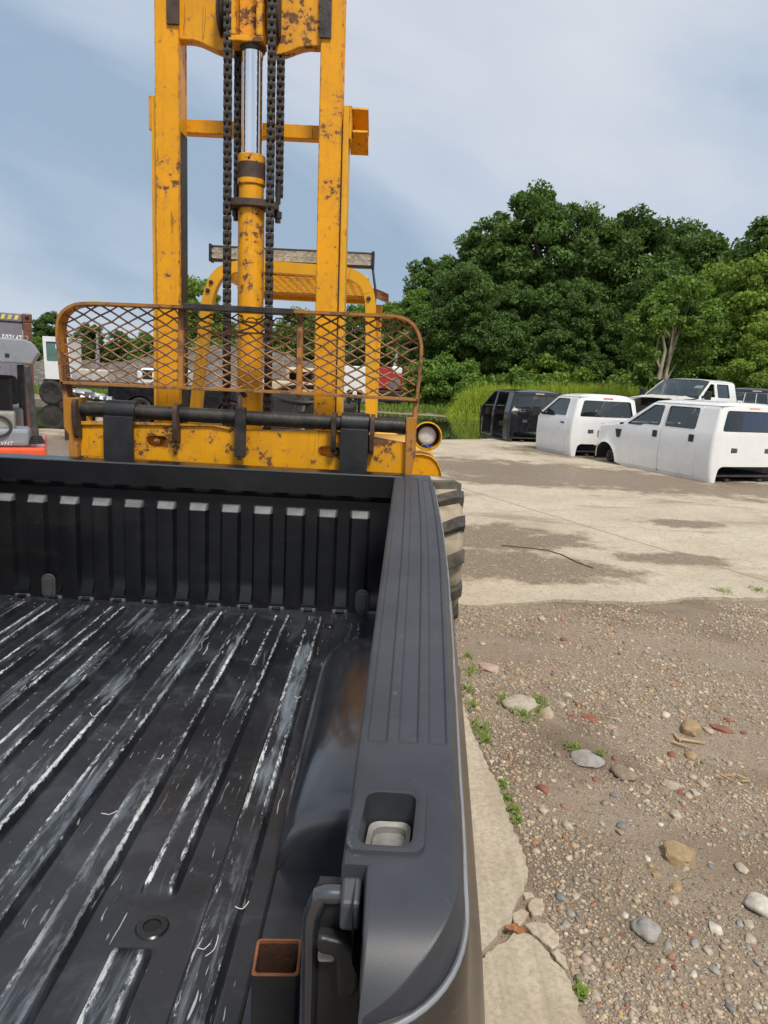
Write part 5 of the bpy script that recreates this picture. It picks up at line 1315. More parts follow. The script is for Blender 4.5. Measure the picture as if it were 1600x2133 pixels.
    for i in range(7):
        t = i / 6; x = xr + 0.02 + (L - 0.02 - xr) * t; z = 1.475 + (0.985 - 1.475) * t; w = hw_(z) - 0.03
        rows.append([P3(x + 0.10 * (1 - y * y) , w * y, z) for y in (-1, -0.7, -0.35, 0, 0.35, 0.7, 1)])
    b.grid(rows); b.build('windshield', M[glass], rt, 60)
    b = MB(); b.grid([[P3(L - 0.06, y, 0.97), P3(L + 0.16, y, 0.945), P3(L + 0.18, y, 0.6)] for y in (-0.95, 0.95)]); b.build('cowl', M['dark_inside'], rt)
    if front and hood:
        b = MB(); rows = []
        for i in range(9):
            t = i / 8; x = L + 0.13 + 0.88 * t
            rows.append([P3(x + (0.05 * (1 - y * y)), 0.93 * y * (1 - 0.06 * t), 0.925 - 0.05 * t - 0.20 * max(0, t - 0.8) ** 1.0 + 0.06 * (1 - abs(y) ** 2.5) + 0.02 * math.exp(-((abs(y) - 0.62) / 0.08) ** 2)) for y in (-1, -0.9, -0.75, -0.62, -0.5, -0.25, 0, 0.25, 0.5, 0.62, 0.75, 0.9, 1)])
        b.grid(rows); b.build('hood', paint if hood == 'paint' else M['primer_white'], rt, 50)
    # interior
    b = MB(); b.bb(0.08, L - 0.1, -0.90, 0.90, z0 + 0.10, z0 + 0.14); b.bb(0.06, 0.09, -0.85, 0.85, z0 + 0.33, z0 + 0.93); b.build('cabin_floor', M['dark_inside'], rt)
    for (xs_, ws) in ([(L - 1.35, 0)] + ([(0.42, 1)] if crew else [])):
        for y in ((-0.42, 0.42) if not ws else (0,)):
            wd = 0.5 if not ws else 1.4
            b = MB(); b.box(P3(xs_ + 0.25, y, 0.45), (0.5, wd, 0.18)); b.box(P3(xs_ - 0.04, y, 0.78), (0.14, wd, 0.60), Matrix.Rotation(R_(-12), 3, 'Y')); st_ = b.build('seat', M['seat_vinyl'], rt, bevel=0.05, seg=3)
            for hy in ((0,) if not ws else (-0.45, 0.45)):
                b = MB(); b.box(P3(xs_ - 0.12, y + hy, 1.16), (0.09, 0.26, 0.17)); b.build('headrest', M['seat_vinyl'], st_, bevel=0.04, seg=3)
    if not missing_front:
        b = MB(); b.box(P3(L - 0.12, 0, 0.80), (0.34, 1.72, 0.28)); b.build('dashboard', M['dark_inside'], rt, bevel=0.06, seg=3)
        b = MB(); c0 = Vector(P3(L - 0.42, 0.42, 0.88)); ro = Matrix.Rotation(R_(-62), 3, 'Y')
        b.tube([tuple(c0 + ro @ Vector((0.19 * math.cos(t), 0.19 * math.sin(t), 0))) for t in [2 * math.pi * k / 24 for k in range(24)]], 0.016, 6, closed=True); b.box(c0, (0.05, 0.32, 0.05)); b.build('steering_wheel', M['black_plastic'], rt, 50)
    # firewall and bits under the hood
    b = MB(); b.bb(L - 0.02, L + 0.05, -0.9, 0.9, z0 + 0.1, z0 + 0.92); 
    if front: b.bb(L + 0.1, L + 0.7, -0.4, 0.4, z0 + 0.25, z0 + 0.75); b.bb(L + 0.1, L + 0.95, 0.42, 0.5, z0 + 0.05, z0 + 0.2); b.bb(L + 0.1, L + 0.95, -0.5, -0.42, z0 + 0.05, z0 + 0.2)
    b.build('firewall', M['dark_inside'], rt, bevel=0.02)
    b = MB()
    for y in (-0.45, 0.45): b.bb(0.05, L, y - 0.05, y + 0.05, z0 - (0.0 if z0 < 0.1 else 0.12), z0 + 0.06)
    b.build('frame_rail', M['dark_inside'], rt)
    if wheels:
        for x in (L + 0.53, -1.35):
            for s in (1, -1): wheel(rt, (x, s * 0.86, 0.39 - 0.012), 0.39, 0.26, M['silver'])
    if bed:
        for s in (1, -1):
            b = MB(); b.bb(-2.35, -0.04, s * 0.96 - 0.03, s * 0.96 + 0.03, z0 + 0.15, z0 + 0.92); b.build('bed_side', paint, rt, bevel=0.025, seg=3)
        b = MB(); b.bb(-2.38, -2.31, -0.93, 0.93, z0 + 0.15, z0 + 0.92); b.build('tailgate', paint, rt, bevel=0.025, seg=3)
        b = MB(); b.bb(-2.3, -0.05, -0.92, 0.92, z0 + 0.25, z0 + 0.30); b.build('bed_panel', M['dark_inside'], rt)
    return rt
def place(px_rear, px_front, w=0.94):
    """rear-left sill corner and a point further forward along the sill -> origin, heading"""
    a, c = PZ(*px_rear), PZ(*px_front); d = (c - a); d.z = 0; d.normalize()
    left = Vector((-d.y, d.x, 0)); o = a - left * w
    return (o.x, o.y), math.atan2(d.y, d.x)
l1, h1 = place((1475, 1007), (1280, 968))
crew = cab('crew_cab', 'white four-door truck cab without a box, resting on its sills on the concrete', None, l1, h1, M['white_paint'], sx=1.06)
# added blue board, stands in for a lettered reflection in the rear glass
b = MB(); b.bb(0.085, 0.095, -0.70, 0.20, 0.99, 1.34); M['reflection_blue'] = plain('reflection_blue', (0.05, 0.22, 0.80), 0.6, 0, 0.15); bo = b.build('reflection_board', M['reflection_blue'], crew)
M['red_print'] = plain('red_lettering', (0.5, 0.05, 0.06), 0.6, 0, 0.2)
text_mesh('lettering', 'PSRA', 0.16, M['red_print'], lambda a, c, t: (0.082, 0.16 - a * 1.35, 1.07 + c), bo, spacing=1.3)
# small stickers on the front door
for (x, z, col) in ((2.50, 0.86, 'white_print'), (2.50, 0.74, 'blue_plastic')): pass
l2, h2 = place((1180, 950), (1112, 929))
h2 += R_(9)
cab('regular_cab', 'white two-door truck cab with mirror, resting on the concrete beside a black doorless cab', None, l2, h2, M['white_paint'], crew=False, brake='red', sx=1.12, front=False, hood=None, mirrors=1)
l3, h3 = place((1055, 921), (997, 906))
cab('doorless_cab', 'black four-door truck cab with its doors taken off, standing by the puddle', None, l3, h3, M['black_paint'], doors=False, front=False, rearwin='slider0', glass='glass_dark', sx=0.98)
p = PY(1476, 850, 24.0)
wt = cab('white_pickup', 'complete white pickup truck with chalky hood and dark empty grille, parked before the trees', None, (p.x, 24.0), R_(-140), M['white_paint'], z0=0.60, hood='chalk', wheels=True, bed=True, front_windows=False, mirrors=2, cat='pickup truck')
b = MB(); b.box((1.98, 0.62, 1.88), (0.01, 0.26, 0.16), Matrix.Rotation(R_(-58), 3, 'Y')); b.build('windshield_sticker', M['white_print'], wt)
b = MB(); b.bb(3.2, 3.45, -0.8, 0.8, 0.65, 1.25); b.build('engine_bay', M['dark_inside'], wt, bevel=0.05)
b = MB(); b.bb(3.46, 3.49, 0.25, 0.45, 0.85, 1.15); b.build('yellow_tag', M['wood'], wt)
p = PY(1555, 840, 23.5)
cab('black_pickup', 'black pickup with a pale-framed sliding rear window, parked at the edge of the trees', None, (p.x + 0.25, 23.4), R_(78), M['black_paint'], z0=0.42, rearwin='slider', glass='glass', wheels=True, bed=True, cat='pickup truck')

# ---- low black pickup body behind the forklift
def side_car(name, label, loc, rz, paint, prof, wheels_x, width, rim, r=0.36, extras=None, cat='car'):
    rt = thing(name, label, cat, loc, rz); rt['local'] = 1
    for s in (1, -1):
        ol = [(prof[0][0], 0.28)]
        for wx in wheels_x: ol += [(wx + (r + 0.09) * -math.cos(t), 0.30 + (r + 0.10) * math.sin(t)) for t in [math.pi * k / 12 for k in range(13)]]
        ol += [(prof[-1][0], 0.28)] + list(reversed(prof))
        panel('body_side', ol, [], lambda x, z: (x, s * (width / 2 - 0.12 * max(0, z - 0.95) - 0.05 * max(0, 0.5 - z)), z), paint, rt, cutsz=(0.4, 0.6, 0.75, 0.95), thick=0.02, smooth=35)
    b = MB(); b.grid([[(x, y * (width / 2 - 0.02), z + 0.02 * (1 - y * y)) for y in (-1, -0.6, 0, 0.6, 1)] for x, z in prof]); b.build('top_panel', paint, rt, 40)
    b = MB(); b.bb(prof[0][0] + 0.05, prof[-1][0] - 0.05, -width / 2 + 0.25, width / 2 - 0.25, 0.25, 0.7); b.build('underbody', M['dark_inside'], rt)
    for wx in wheels_x:
        for s in (1, -1): wheel(rt, (wx, s * (width / 2 - 0.14), r), r, 0.24, rim)
    return rt
pa, pb_ = PY(232, 850, 22.0), PY(505, 855, 22.0)
sc2 = side_car('cabless_pickup', 'long low black pickup body on silver wheels, without a cab, behind the yellow forklift', ((pa.x + pb_.x) / 2 + 0.9, 22.6, 0.02), 0.0, M['black_paint'], [(-2.9, 0.62), (-2.85, 1.06), (-2.2, 1.13), (2.6, 1.10), (2.9, 0.9)], (PY(299, 850, 22).x - (pa.x + pb_.x) / 2 - 0.9, PY(487, 855, 22).x - (pa.x + pb_.x) / 2 - 0.9), 1.9, M['silver'], r=0.37, cat='pickup body')
# ---- crumpled bright metal parts lying between
for k, (u, v, s_) in enumerate(((165, 818, 0.30), (190, 824, 0.34), (208, 829, 0.28), (178, 826, 0.2))):
    c = PY(u, v, 15.5); b = MB(); rg = random.Random(k)
    rows = []
    for i in range(7):
        t = (i / 6 - 0.5) * 2 * s_; rows.append([(c.x + t, c.y + rg.uniform(-.04, .04) + 0.10 * math.cos(a), c.z - 0.12 * t + 0.085 * math.sin(a) * (0.6 + 0.6 * rg.random())) for a in [2 * math.pi * q_ / 9 for q_ in range(9)]])
    b.grid(rows, True)
    if k == 0:
        scrap = thing('scrap_pile', 'pile of bright crumpled aluminium castings on a rusty rack behind the forklift', 'scrap metal', (c.x + 0.3, 15.5, 0.012))
        bb2 = MB(); bb2.bb(c.x - 0.3, c.x + 1.25, 15.2, 15.8, c.z - 0.34, c.z - 0.20)
        for x_ in (c.x - 0.2, c.x + 1.1):
            bb2.bb(x_ - 0.03, x_ + 0.03, 15.25, 15.31, 0.012, c.z - 0.34); bb2.bb(x_ - 0.03, x_ + 0.03, 15.69, 15.75, 0.012, c.z - 0.34)
        bb2.build('rack', M['rust_steel'], scrap)
    b.build('casting', M['silver'], scrap, 25)

# ---- yard tractor: tall white narrow cab on a rusty frame
YT = 28.0
pt = lambda u, v: PY(u, v, YT)
yt = thing('yard_tractor', 'white narrow yard tractor cab with tall green windows on a rusty frame beside the puddle', 'tractor', (pt(125, 830).x, YT + 0.6, 0.0))
x0, x1 = pt(91, 760).x, pt(150, 760).x; zb, ztp = pt(120, 790).z, pt(120, 704).z
pw_ = [(pt(96, 711).x, pt(96, 711).z), (pt(119, 712).x, pt(119, 712).z), (pt(121, 753).x, pt(121, 753).z), (pt(98, 752).x, pt(98, 752).z)]
panel('cab_wall', rpoly([(x0 + 0.06, zb), (x1, zb), (x1 - 0.12, ztp), (x0, ztp)], 0.05), [rpoly(pw_, 0.05), rpoly([(x1 - 0.62, 2.0 + 0.15), (x1 - 0.18, 2.15), (x1 - 0.22, ztp - 0.22), (x1 - 0.62, ztp - 0.22)], 0.05)], lambda a, c: (a, YT, c), M['white_paint'], yt, thick=0.03)
M['glass_green'] = plain('green_glass', (0.10, 0.19, 0.17), 0.15, 0, 0.3, 3, 0.0)
panel('cab_window', rpoly(pw_, 0.05), [], lambda a, c: (a, YT + 0.02, c), M['glass_green'], yt, thick=0.01)
panel('cab_window', rpoly([(x1 - 0.62, 2.15), (x1 - 0.18, 2.15), (x1 - 0.22, ztp - 0.22), (x1 - 0.62, ztp - 0.22)], 0.05), [], lambda a, c: (a, YT + 0.02, c), M['glass_green'], yt, thick=0.01)
b = MB(); b.bb(x0 + 0.02, x0 + 0.05, YT + 0.03, YT + 1.2, zb, ztp - 0.02); b.bb(x1 - 0.16, x1 - 0.13, YT + 0.03, YT + 1.2, zb, ztp - 0.02); b.bb(x0, x1 - 0.1, YT - 0.03, YT + 1.25, ztp - 0.018, ztp + 0.04); b.bb(x0 + 0.05, x1 - 0.16, YT + 1.17, YT + 1.2, zb, ztp - 0.02); b.build('cab_shell', M['white_paint'], yt, bevel=0.02)
b = MB(); b.bb(x0 - 0.1, x0 + 5.2, YT + 0.1, YT + 0.9, zb - 0.28, zb - 0.02); b.build('frame', M['rust_steel'], yt, bevel=0.02)
b = MB(); b.bb(x1 + 0.05, x1 + 1.3, YT + 0.15, YT + 1.0, zb - 0.02, zb + 0.45); b.build('engine_hood', M['primer_white'], yt, bevel=0.06)
for x in (pt(108, 820).x, pt(108, 820).x + 3.4):
    for y in (YT + 0.05, YT + 1.1): wheel(yt, (x, y, 0.48), 0.48, 0.28, M['rust_steel'])
b = MB(); b.lathe((x1 + 0.85, YT + 0.4, zb + 0.3), (0, 0, 1), [(0, 0.08), (0.9, 0.08), (0.91, 0.05), (1.6, 0.05)], 14); b.build('exhaust_stack', M['silver'], yt, 40)

# ---- shipping container
YCN = 13.0
def rotplane(u0, v0, Y0, ang):
    '''frame turned by ang about the point where photo pixel (u0, v0) meets Y = Y0; returns pixel -> unturned coordinates on local plane y'''
    pv = PY(u0, v0, Y0); pv.z = 0; Rm = Matrix.Rotation(ang, 3, 'Z'); Ri = Rm.inverted(); o = Ri @ (Vector((0, 0, CAM_H)) - pv)
    def f(u, v, y=Y0):
        d = Ri @ ray(u, v); t = ((y - Y0) - o.y) / d.y; q = o + d * t
        return q + pv
    return f, pv
pc, cpv = rotplane(67, 700, YCN, R_(28))
cx1 = pc(67, 700).x; cz1 = pc(40, 652).z; cw_ = 2.44
cn = thing('shipping_container', 'weathered grey shipping container end marked 507647 with rusty corner post', 'container', (cx1, YCN, 0.012), R_(28))
M['cont_grey'] = chipped('container_grey', (0.20, 0.195, 0.235), rust=(0.12, 0.05, 0.03), amt=0.35, fine=9, grime=0.6)
M['cont_rust'] = chipped('container_post_rust', (0.15, 0.065, 0.04), rust=(0.09, 0.04, 0.025), amt=0.9, fine=9)
for x in (cx1 - 0.14, cx1 - cw_):
    b = MB(); b.bb(x, x + 0.14, YCN, YCN + 0.14, 0.012, cz1 - 0.16); po = b.build('corner_post', M['cont_rust'], cn, bevel=0.01)
    b = MB(); b.bb(x - 0.01, x + 0.15, YCN - 0.01, YCN + 0.16, cz1 - 0.159, cz1 + 0.0); cc = b.build('corner_casting', M['cont_rust'], cn, bevel=0.02)
    b = MB(); b.lathe((x + 0.07, YCN - 0.0105, cz1 - 0.08), (0, -1, 0), [(0, 0.035), (0.001, 0.035)], 14); b.build('casting_hole', M['seam'], cc)
b = MB(); b.bb(cx1 - cw_ + 0.16, cx1 - 0.152, YCN + 0.01, YCN + 0.12, cz1 - 0.15, cz1 - 0.01); hd = b.build('header', M['cont_grey'], cn, bevel=0.01)
M['hazard_y'] = plain('hazard_yellow', (0.70, 0.60, 0.16), 0.6, 0, 0.25); M['hazard_k'] = plain('hazard_black', (0.02, 0.02, 0.02), 0.6, 0, 0.25)
for k in range(8):
    x = cx1 - 0.22 - 0.105 * k; b = MB()
    b.hexa([(x - 0.06, YCN + 0.004, cz1 - 0.12), (x - 0.005, YCN + 0.004, cz1 - 0.12), (x - 0.005, YCN + 0.0098, cz1 - 0.12), (x - 0.06, YCN + 0.0098, cz1 - 0.12), (x - 0.03, YCN + 0.004, cz1 - 0.04), (x + 0.025, YCN + 0.004, cz1 - 0.04), (x + 0.025, YCN + 0.0098, cz1 - 0.04), (x - 0.03, YCN + 0.0098, cz1 - 0.04)]); b.build('hazard_stripe', M['hazard_y'], hd)
b = MB(); rows = []
for k in range(2):
    rows.append([(cx1 - cw_ + 0.14 + 2.15 * i / 46, YCN + 0.05 + (0.028 if (i // 2) % 2 else 0.0), 0.15 if k == 0 else cz1 - 0.15) for i in range(47)])
b.grid(rows); b.build('end_wall', M['cont_grey'], cn)
b = MB(); b.bb(cx1 - 0.62, cx1 - 0.15, YCN + 0.036, YCN + 0.047, cz1 - 0.62, cz1 - 0.17); npl = b.build('number_plate', M['cont_grey'], cn)
p5 = pc(4, 703); text_mesh('lettering', '507647', 0.17, M['white_print'], lambda a, c, t: (p5.x + a * 0.58, YCN + 0.034, p5.z - 0.06 + c), npl, bold=0.004, spacing=1.08)
text_mesh('lettering', '2', 0.15, M['mud_dry'], lambda a, c, t: (cx1 - 0.125 + a, YCN - 0.003, p5.z - 0.045 + c), cn)
b = MB(); b.bb(cx1 - 0.03, cx1 - 0.001, YCN + 0.15, YCN + 6.0, 0.05, cz1 - 0.05); b.bb(cx1 - cw_, cx1 - cw_ + 0.03, YCN + 0.15, YCN + 6.0, 0.05, cz1 - 0.05); b.bb(cx1 - cw_ + 0.031, cx1 - 0.031, YCN + 0.15, YCN + 6.0, cz1 - 0.07, cz1 - 0.04); b.build('side_wall', M['cont_rust'], cn)

# ---- small orange and grey forklift at the left
YF = 9.3
pf, fpv = rotplane(74, 740, YF, R_(25))
of = thing('orange_forklift', 'grey and orange forklift with a grey roof, parked in front of the grey container', 'forklift', (fpv.x, YF, 0.012), R_(25))
M['orange'] = plain('orange_red_paint', (0.78, 0.09, 0.022), 0.32, 0, 0.12, 4, 0.0, coat=0.3)
M['roof_grey'] = plain('grey_roof_plastic', (0.23, 0.25, 0.29), 0.5, 0, 0.15, 4, 0.1, 60, (0.4, 0.4, 0.4), 0.3, 6)
M['panel_grey'] = plain('warm_grey_panel', (0.30, 0.295, 0.265), 0.55, 0, 0.2, 5, 0.1)
M['frame_dark'] = plain('dark_frame_paint', (0.035, 0.036, 0.042), 0.4, 0, 0.3, 6, 0.1, 60, (0.2, 0.2, 0.2), 0.25, 9)
xR = pf(74, 740).x; wF = 1.05
prof = [(pf(80, 734).x, pf(80, 734).z), (pf(66, 713).x, pf(66, 713).z), (pf(50, 709).x, pf(50, 709).z)]
zr_ = pf(40, 706).z; ze = pf(70, 760).z
b = MB(); ol = [(xR - wF, zr_), (pf(50, 708).x, zr_), (pf(66, 713).x, pf(66, 713).z), (pf(81, 735).x, pf(81, 735).z), (pf(66, 757).x, pf(66, 759).z), (pf(20, 754).x, pf(20, 756).z), (xR - wF, ze + 0.02)]
b.plate(ol, lambda a, c, t: (a, t, c), YF - 0.05, YF + 1.5); rf_ = b.build('roof', M['roof_grey'], of, bevel=0.02, seg=3)
b = MB(); c = pf(15, 740, YF - 0.05); b.box((c.x, YF - 0.055, c.z), (0.05, 0.012, 0.045)); b.build('roof_clip', M['dark_steel'], rf_, bevel=0.004)
b = MB(); b.beam(pf(56, 760), pf(77, 922), 0.075, 0.09); b.build('front_post', M['frame_dark'], of, bevel=0.02)
b = MB(); b.beam(pf(43, 760, YF + 1.3), pf(52, 925, YF + 1.3), 0.10, 0.09); b.build('rear_post', M['frame_dark'], of, bevel=0.02)
b = MB(); c = pf(77, 922); b.lathe((c.x, c.y, c.z - 0.01), (0, 0, 1), [(0, 0.10), (0.02, 0.105), (0.03, 0.09), (0.045, 0.095), (0.055, 0.08), (0.07, 0.085), (0.08, 0.065), (0.1, 0.065)], 18); b.build('post_boot', M['black_plastic'], of, 40)
zo = pf(60, 931).z
xo = pf(95, 940).x
b = MB(); b.bb(xR - wF - 0.2, xo, YF - 0.12, YF + 1.9, 0.22, zo); b.build('chassis', M['orange'], of, bevel=0.04, seg=3)
b = MB(); b.bb(xR - wF - 0.1, pf(62, 890).x, YF - 0.05, YF + 0.5, zo + 0.001, pf(40, 893).z); gw = b.build('cowl', M['roof_grey'], of, bevel=0.05, seg=3)
b = MB(); b.bb(xR - wF, pf(32, 890).x, YF + 0.0, YF + 0.25, pf(20, 895).z, pf(20, 858).z); b.build('dashboard', M['panel_grey'], of, bevel=0.03, seg=3)
pl_ = pf(0, 925, YF - 0.055); text_mesh('lettering', 'VHT', 0.075, M['white_print'], lambda a, c, t: (pl_.x + a, YF - 0.0535, pl_.z - 0.015 + c), gw, shear=0.3)
b = MB(); c = pf(-8, 888, YF - 0.05); b.tube([(c.x + 0.17 * math.cos(t), c.y + 0.03 * math.sin(t), c.z + 0.13 * math.sin(t)) for t in [2 * math.pi * k / 24 for k in range(24)]], 0.016, 6, closed=True); b.build('steering_wheel', M['black_plastic'], of, 60)
b = MB(); b.bb(xR - wF + 0.1, pf(24, 800, YF + 0.9).x, YF + 0.95, YF + 1.05, zo, pf(20, 785, YF + 1).z); b.build('seat_back', M['seat_vinyl'], of, bevel=0.05, seg=3)
b = MB(); b.bb(xR - wF - 0.1, pf(46, 840, YF + 1).x, YF + 1.1, YF + 2.1, zo + 0.001, pf(30, 850, YF + 1.1).z); b.build('rear_hood', M['panel_grey'], of, bevel=0.05, seg=3)
panel('rear_screen', rpoly([(xR - wF + 0.05, pf(0, 845, YF + 1.25).z), (pf(43, 845, YF + 1.25).x, pf(40, 842, YF + 1.25).z), (pf(36, 790, YF + 1.25).x, pf(30, 782, YF + 1.25).z), (xR - wF + 0.05, pf(0, 780, YF + 1.25).z)], 0.08), [rpoly([(xR - wF + 0.15, pf(0, 838, YF + 1.25).z), (pf(26, 838, YF + 1.25).x, pf(26, 836, YF + 1.25).z), (pf(22, 793, YF + 1.25).x, pf(22, 795, YF + 1.25).z), (xR - wF + 0.15, pf(0, 793, YF + 1.25).z)], 0.06)], lambda a, c: (a, YF + 1.25, c), M['frame_dark'], of, thick=0.03)
for (x, y) in ((xR - 0.05, YF + 0.15), (xR - wF + 0.05, YF + 0.15), (xR - 0.05, YF + 1.6), (xR - wF + 0.05, YF + 1.6)): wheel(of, (x, y, 0.26), 0.26, 0.2, M['panel_grey'], (1, 0, 0))

# ---- far vehicles beyond the puddle
def boxy(name, label, cat, parts, loc):
    r = thing(name, label, cat, loc)
    for nm, mt, bx, bv in parts:
        b = MB(); b.bb(*bx); b.build(nm, M[mt], r, bevel=bv, seg=3)
    return r
YS = 41.0
ps = lambda u, v, y=YS: PY(u, v, y)
M['red_paint'] = plain('red_truck_paint', (0.42, 0.02, 0.025), 0.35, 0, 0.15, 4, 0.0, coat=0.3)
M['cream'] = plain('cream_paint', (0.58, 0.48, 0.30), 0.4, 0, 0.12, 4, 0.0)
xa, xb_, xc_ = ps(706, 790).x, ps(782, 790).x, ps(838, 790).x
zb, zt_ = ps(750, 826).z, ps(750, 763).z
r = boxy('box_truck', 'red and white truck with a plain white box body beyond the puddle', 'truck', [('cargo_box', 'white_paint', (xa, xb_, YS, YS + 2.4, zb, zt_), 0.05), ('cab', 'red_paint', (xb_ + 0.1, xc_, YS, YS + 2.2, ps(800, 812).z, zt_ + 0.05), 0.15), ('cab_roof', 'white_paint', (xb_ + 0.9, xc_ - 0.02, YS - 0.02, YS + 2.1, zt_ - 0.35, zt_ + 0.10), 0.12), ('bumper', 'black_plastic', (xb_ + 0.15, xc_ + 0.05, YS - 0.05, YS + 2.2, ps(800, 838).z, ps(800, 813).z), 0.08)], (ps(770, 840).x, YS + 1.2, 0))
for x in (ps(735, 840).x, ps(829, 842).x): wheel(r, (x, YS + 0.2, 0.42), 0.42, 0.3, M['grey_trim']); wheel(r, (x, YS + 2.0, 0.42), 0.42, 0.3, M['grey_trim'])
b = MB(); c = ps(823, 760); b.tube([(c.x - 0.1, YS + 1, c.z - 0.6), (c.x, YS + 1, c.z), (c.x + 0.12, YS + 1, c.z + 0.75)], 0.10, 10); b.build('exhaust_stack', M['silver'], r, 50)
b = MB(); c = ps(822, 800); b.lathe((c.x, YS - 0.001, c.z), (0, -1, 0), [(0, 0.34), (0.02, 0.3), (0.03, 0.2), (0.03, 0)], 18); b.build('lamp_housing', M['grey_trim'], r, 40)
YS2 = 36.0; q2 = lambda u, v: PY(u, v, YS2)
x0, x1 = q2(585, 800).x, q2(668, 800).x
r = boxy('cream_truck', 'cream coloured pickup standing past the steering wheel of the yellow forklift', 'pickup truck', [('body', 'cream', (x0 - 1.2, x1 + 0.6, YS2, YS2 + 1.9, 0.55, q2(620, 795).z), 0.12), ('cabin', 'cream', (x0 + 0.2, x1, YS2 + 0.1, YS2 + 1.8, q2(620, 795).z + 0.001, q2(620, 776).z + 0.25), 0.2), ('side_glass', 'glass_dark', (x0 + 0.4, x1 - 0.3, YS2 + 0.085, YS2 + 0.098, q2(620, 792).z, q2(620, 776).z + 0.05), 0.0)], (x0, YS2 + 1, 0))
for x in (x0 - 0.5, x1 - 0.1): wheel(r, (x, YS2 + 0.12, 0.36), 0.36, 0.25, M['grey_trim']); wheel(r, (x, YS2 + 1.8, 0.36), 0.36, 0.25, M['grey_trim'])
YS3 = 33.0; q3 = lambda u, v: PY(u, v, YS3)
x0, x1 = q3(283, 780).x, q3(330, 780).x
r = boxy('white_van', 'white van front showing over the black pickup body at the foot of the gravel heap', 'van', [('body', 'white_paint', (x0, x1 + 0.9, YS3, YS3 + 3.5, 0.5, q3(300, 766).z), 0.2), ('window', 'black_plastic', (x0 + 0.3, x0 + 0.75, YS3 - 0.01, YS3 + 0.02, q3(300, 790).z, q3(300, 770).z), 0.03), ('grille', 'black_plastic', (x0 + 0.9, x1 + 0.1, YS3 - 0.012, YS3 + 0.02, q3(300, 796).z, q3(300, 784).z), 0.02)], (x0 + 0.7, YS3 + 1.7, 0))
for x in (x0 + 0.2, x1 + 0.7): wheel(r, (x, YS3 + 0.2, 0.34), 0.34, 0.22, M['grey_trim']); wheel(r, (x, YS3 + 2.9, 0.34), 0.34, 0.22, M['grey_trim'])
YS4 = 30.0; q4 = lambda u, v: PY(u, v, YS4)
x0, x1 = q4(566, 850).x, q4(610, 850).x
M['yellow_plastic'] = plain('bright_yellow_paint', (0.75, 0.62, 0.02), 0.4, 0, 0.15)
boxy('yellow_bumper', 'bright yellow steel bumper lying on two blocks behind the forklift seat', 'bumper', [('beam', 'yellow_plastic', (x0, x1, YS4, YS4 + 0.3, q4(590, 859).z, q4(590, 848).z), 0.04), ('block', 'dark_inside', (x0 + 0.05, x0 + 0.25, YS4 + 0.02, YS4 + 0.3, 0.0, q4(590, 860).z), 0.0), ('block', 'dark_inside', (x1 - 0.25, x1 - 0.05, YS4 + 0.02, YS4 + 0.3, 0.0, q4(590, 860).z), 0.0)], ((x0 + x1) / 2, YS4 + 0.15, 0.0))
# machines at the foot of the trees, right of the backrest
YS5 = 44.0; q5 = lambda u, v: PY(u, v, YS5)
c = q5(905, 840)
r = boxy('parked_forklift', 'dark forklift with an upright mast standing at the foot of the trees', 'forklift', [('body', 'dark_inside', (q5(895, 820).x, q5(925, 820).x, YS5, YS5 + 1.2, 0.3, 1.3), 0.1), ('mast_rail', 'black_plastic', (q5(889, 820).x, q5(889, 820).x + 0.13, YS5 - 0.2, YS5, 0.05, q5(890, 777).z), 0.0), ('mast_rail', 'black_plastic', (q5(903, 820).x, q5(903, 820).x + 0.13, YS5 - 0.2, YS5, 0.05, q5(890, 777).z), 0.0), ('mast_bar', 'black_plastic', (q5(889, 820).x + 0.131, q5(903, 820).x - 0.001, YS5 - 0.15, YS5 - 0.05, q5(890, 779).z - 0.15, q5(890, 779).z), 0.0), ('roof', 'grey_trim', (q5(904, 820).x + 0.15, q5(928, 820).x, YS5, YS5 + 1.1, q5(915, 786).z, q5(915, 782).z), 0.02), ('post', 'black_plastic', (q5(926, 820).x - 0.1, q5(926, 820).x, YS5 + 0.5, YS5 + 0.6, 1.3, q5(915, 786).z), 0.0)], (c.x, YS5 + 0.5, 0))
for x in (q5(898, 820).x, q5(921, 820).x): wheel(r, (x, YS5 + 0.1, 0.3), 0.3, 0.2, M['grey_trim']); wheel(r, (x, YS5 + 1.1, 0.3), 0.3, 0.2, M['grey_trim'])
r = boxy('red_tractor', 'small faded red machine hood beside the dark parked forklift', 'tractor', [('hood', 'red_paint', (q5(868, 820).x, q5(886, 820).x, YS5 + 1.6, YS5 + 2.4, 0.5, q5(876, 805).z), 0.15), ('chassis', 'dark_inside', (q5(866, 820).x, q5(886, 820).x, YS5 + 1.7, YS5 + 2.3, 0.3, 0.5), 0.0)], (q5(876, 840).x, YS5 + 2, 0))
for x in (q5(869, 820).x, q5(884, 820).x): wheel(r, (x, YS5 + 1.5, 0.3), 0.3, 0.2, M['grey_trim']); wheel(r, (x, YS5 + 2.5, 0.3), 0.3, 0.2, M['grey_trim'])
for k in range(3):
    b = MB(); c0, c1 = PY(836, 795 + 4 * k, 46), PY(893, 796 + 4 * k, 46); b.tube([c0, c1], 0.10, 12)
    o = tag(b.build('steel_pipe', M['silver'], None, 40), 'long silver pipe racked at the foot of the trees', 'pipe', 'racked silver pipes')
b = MB()
for u in (846, 872):
    c = PY(u, 810, 46); b.bb(c.x - 0.06, c.x + 0.06, 45.85, 46.15, 0.0, PY(u, 803, 46).z - 0.11)
tag(b.build('pipe_rack', M['rust_steel']), 'low rusty trestle under the silver pipes', 'rack')
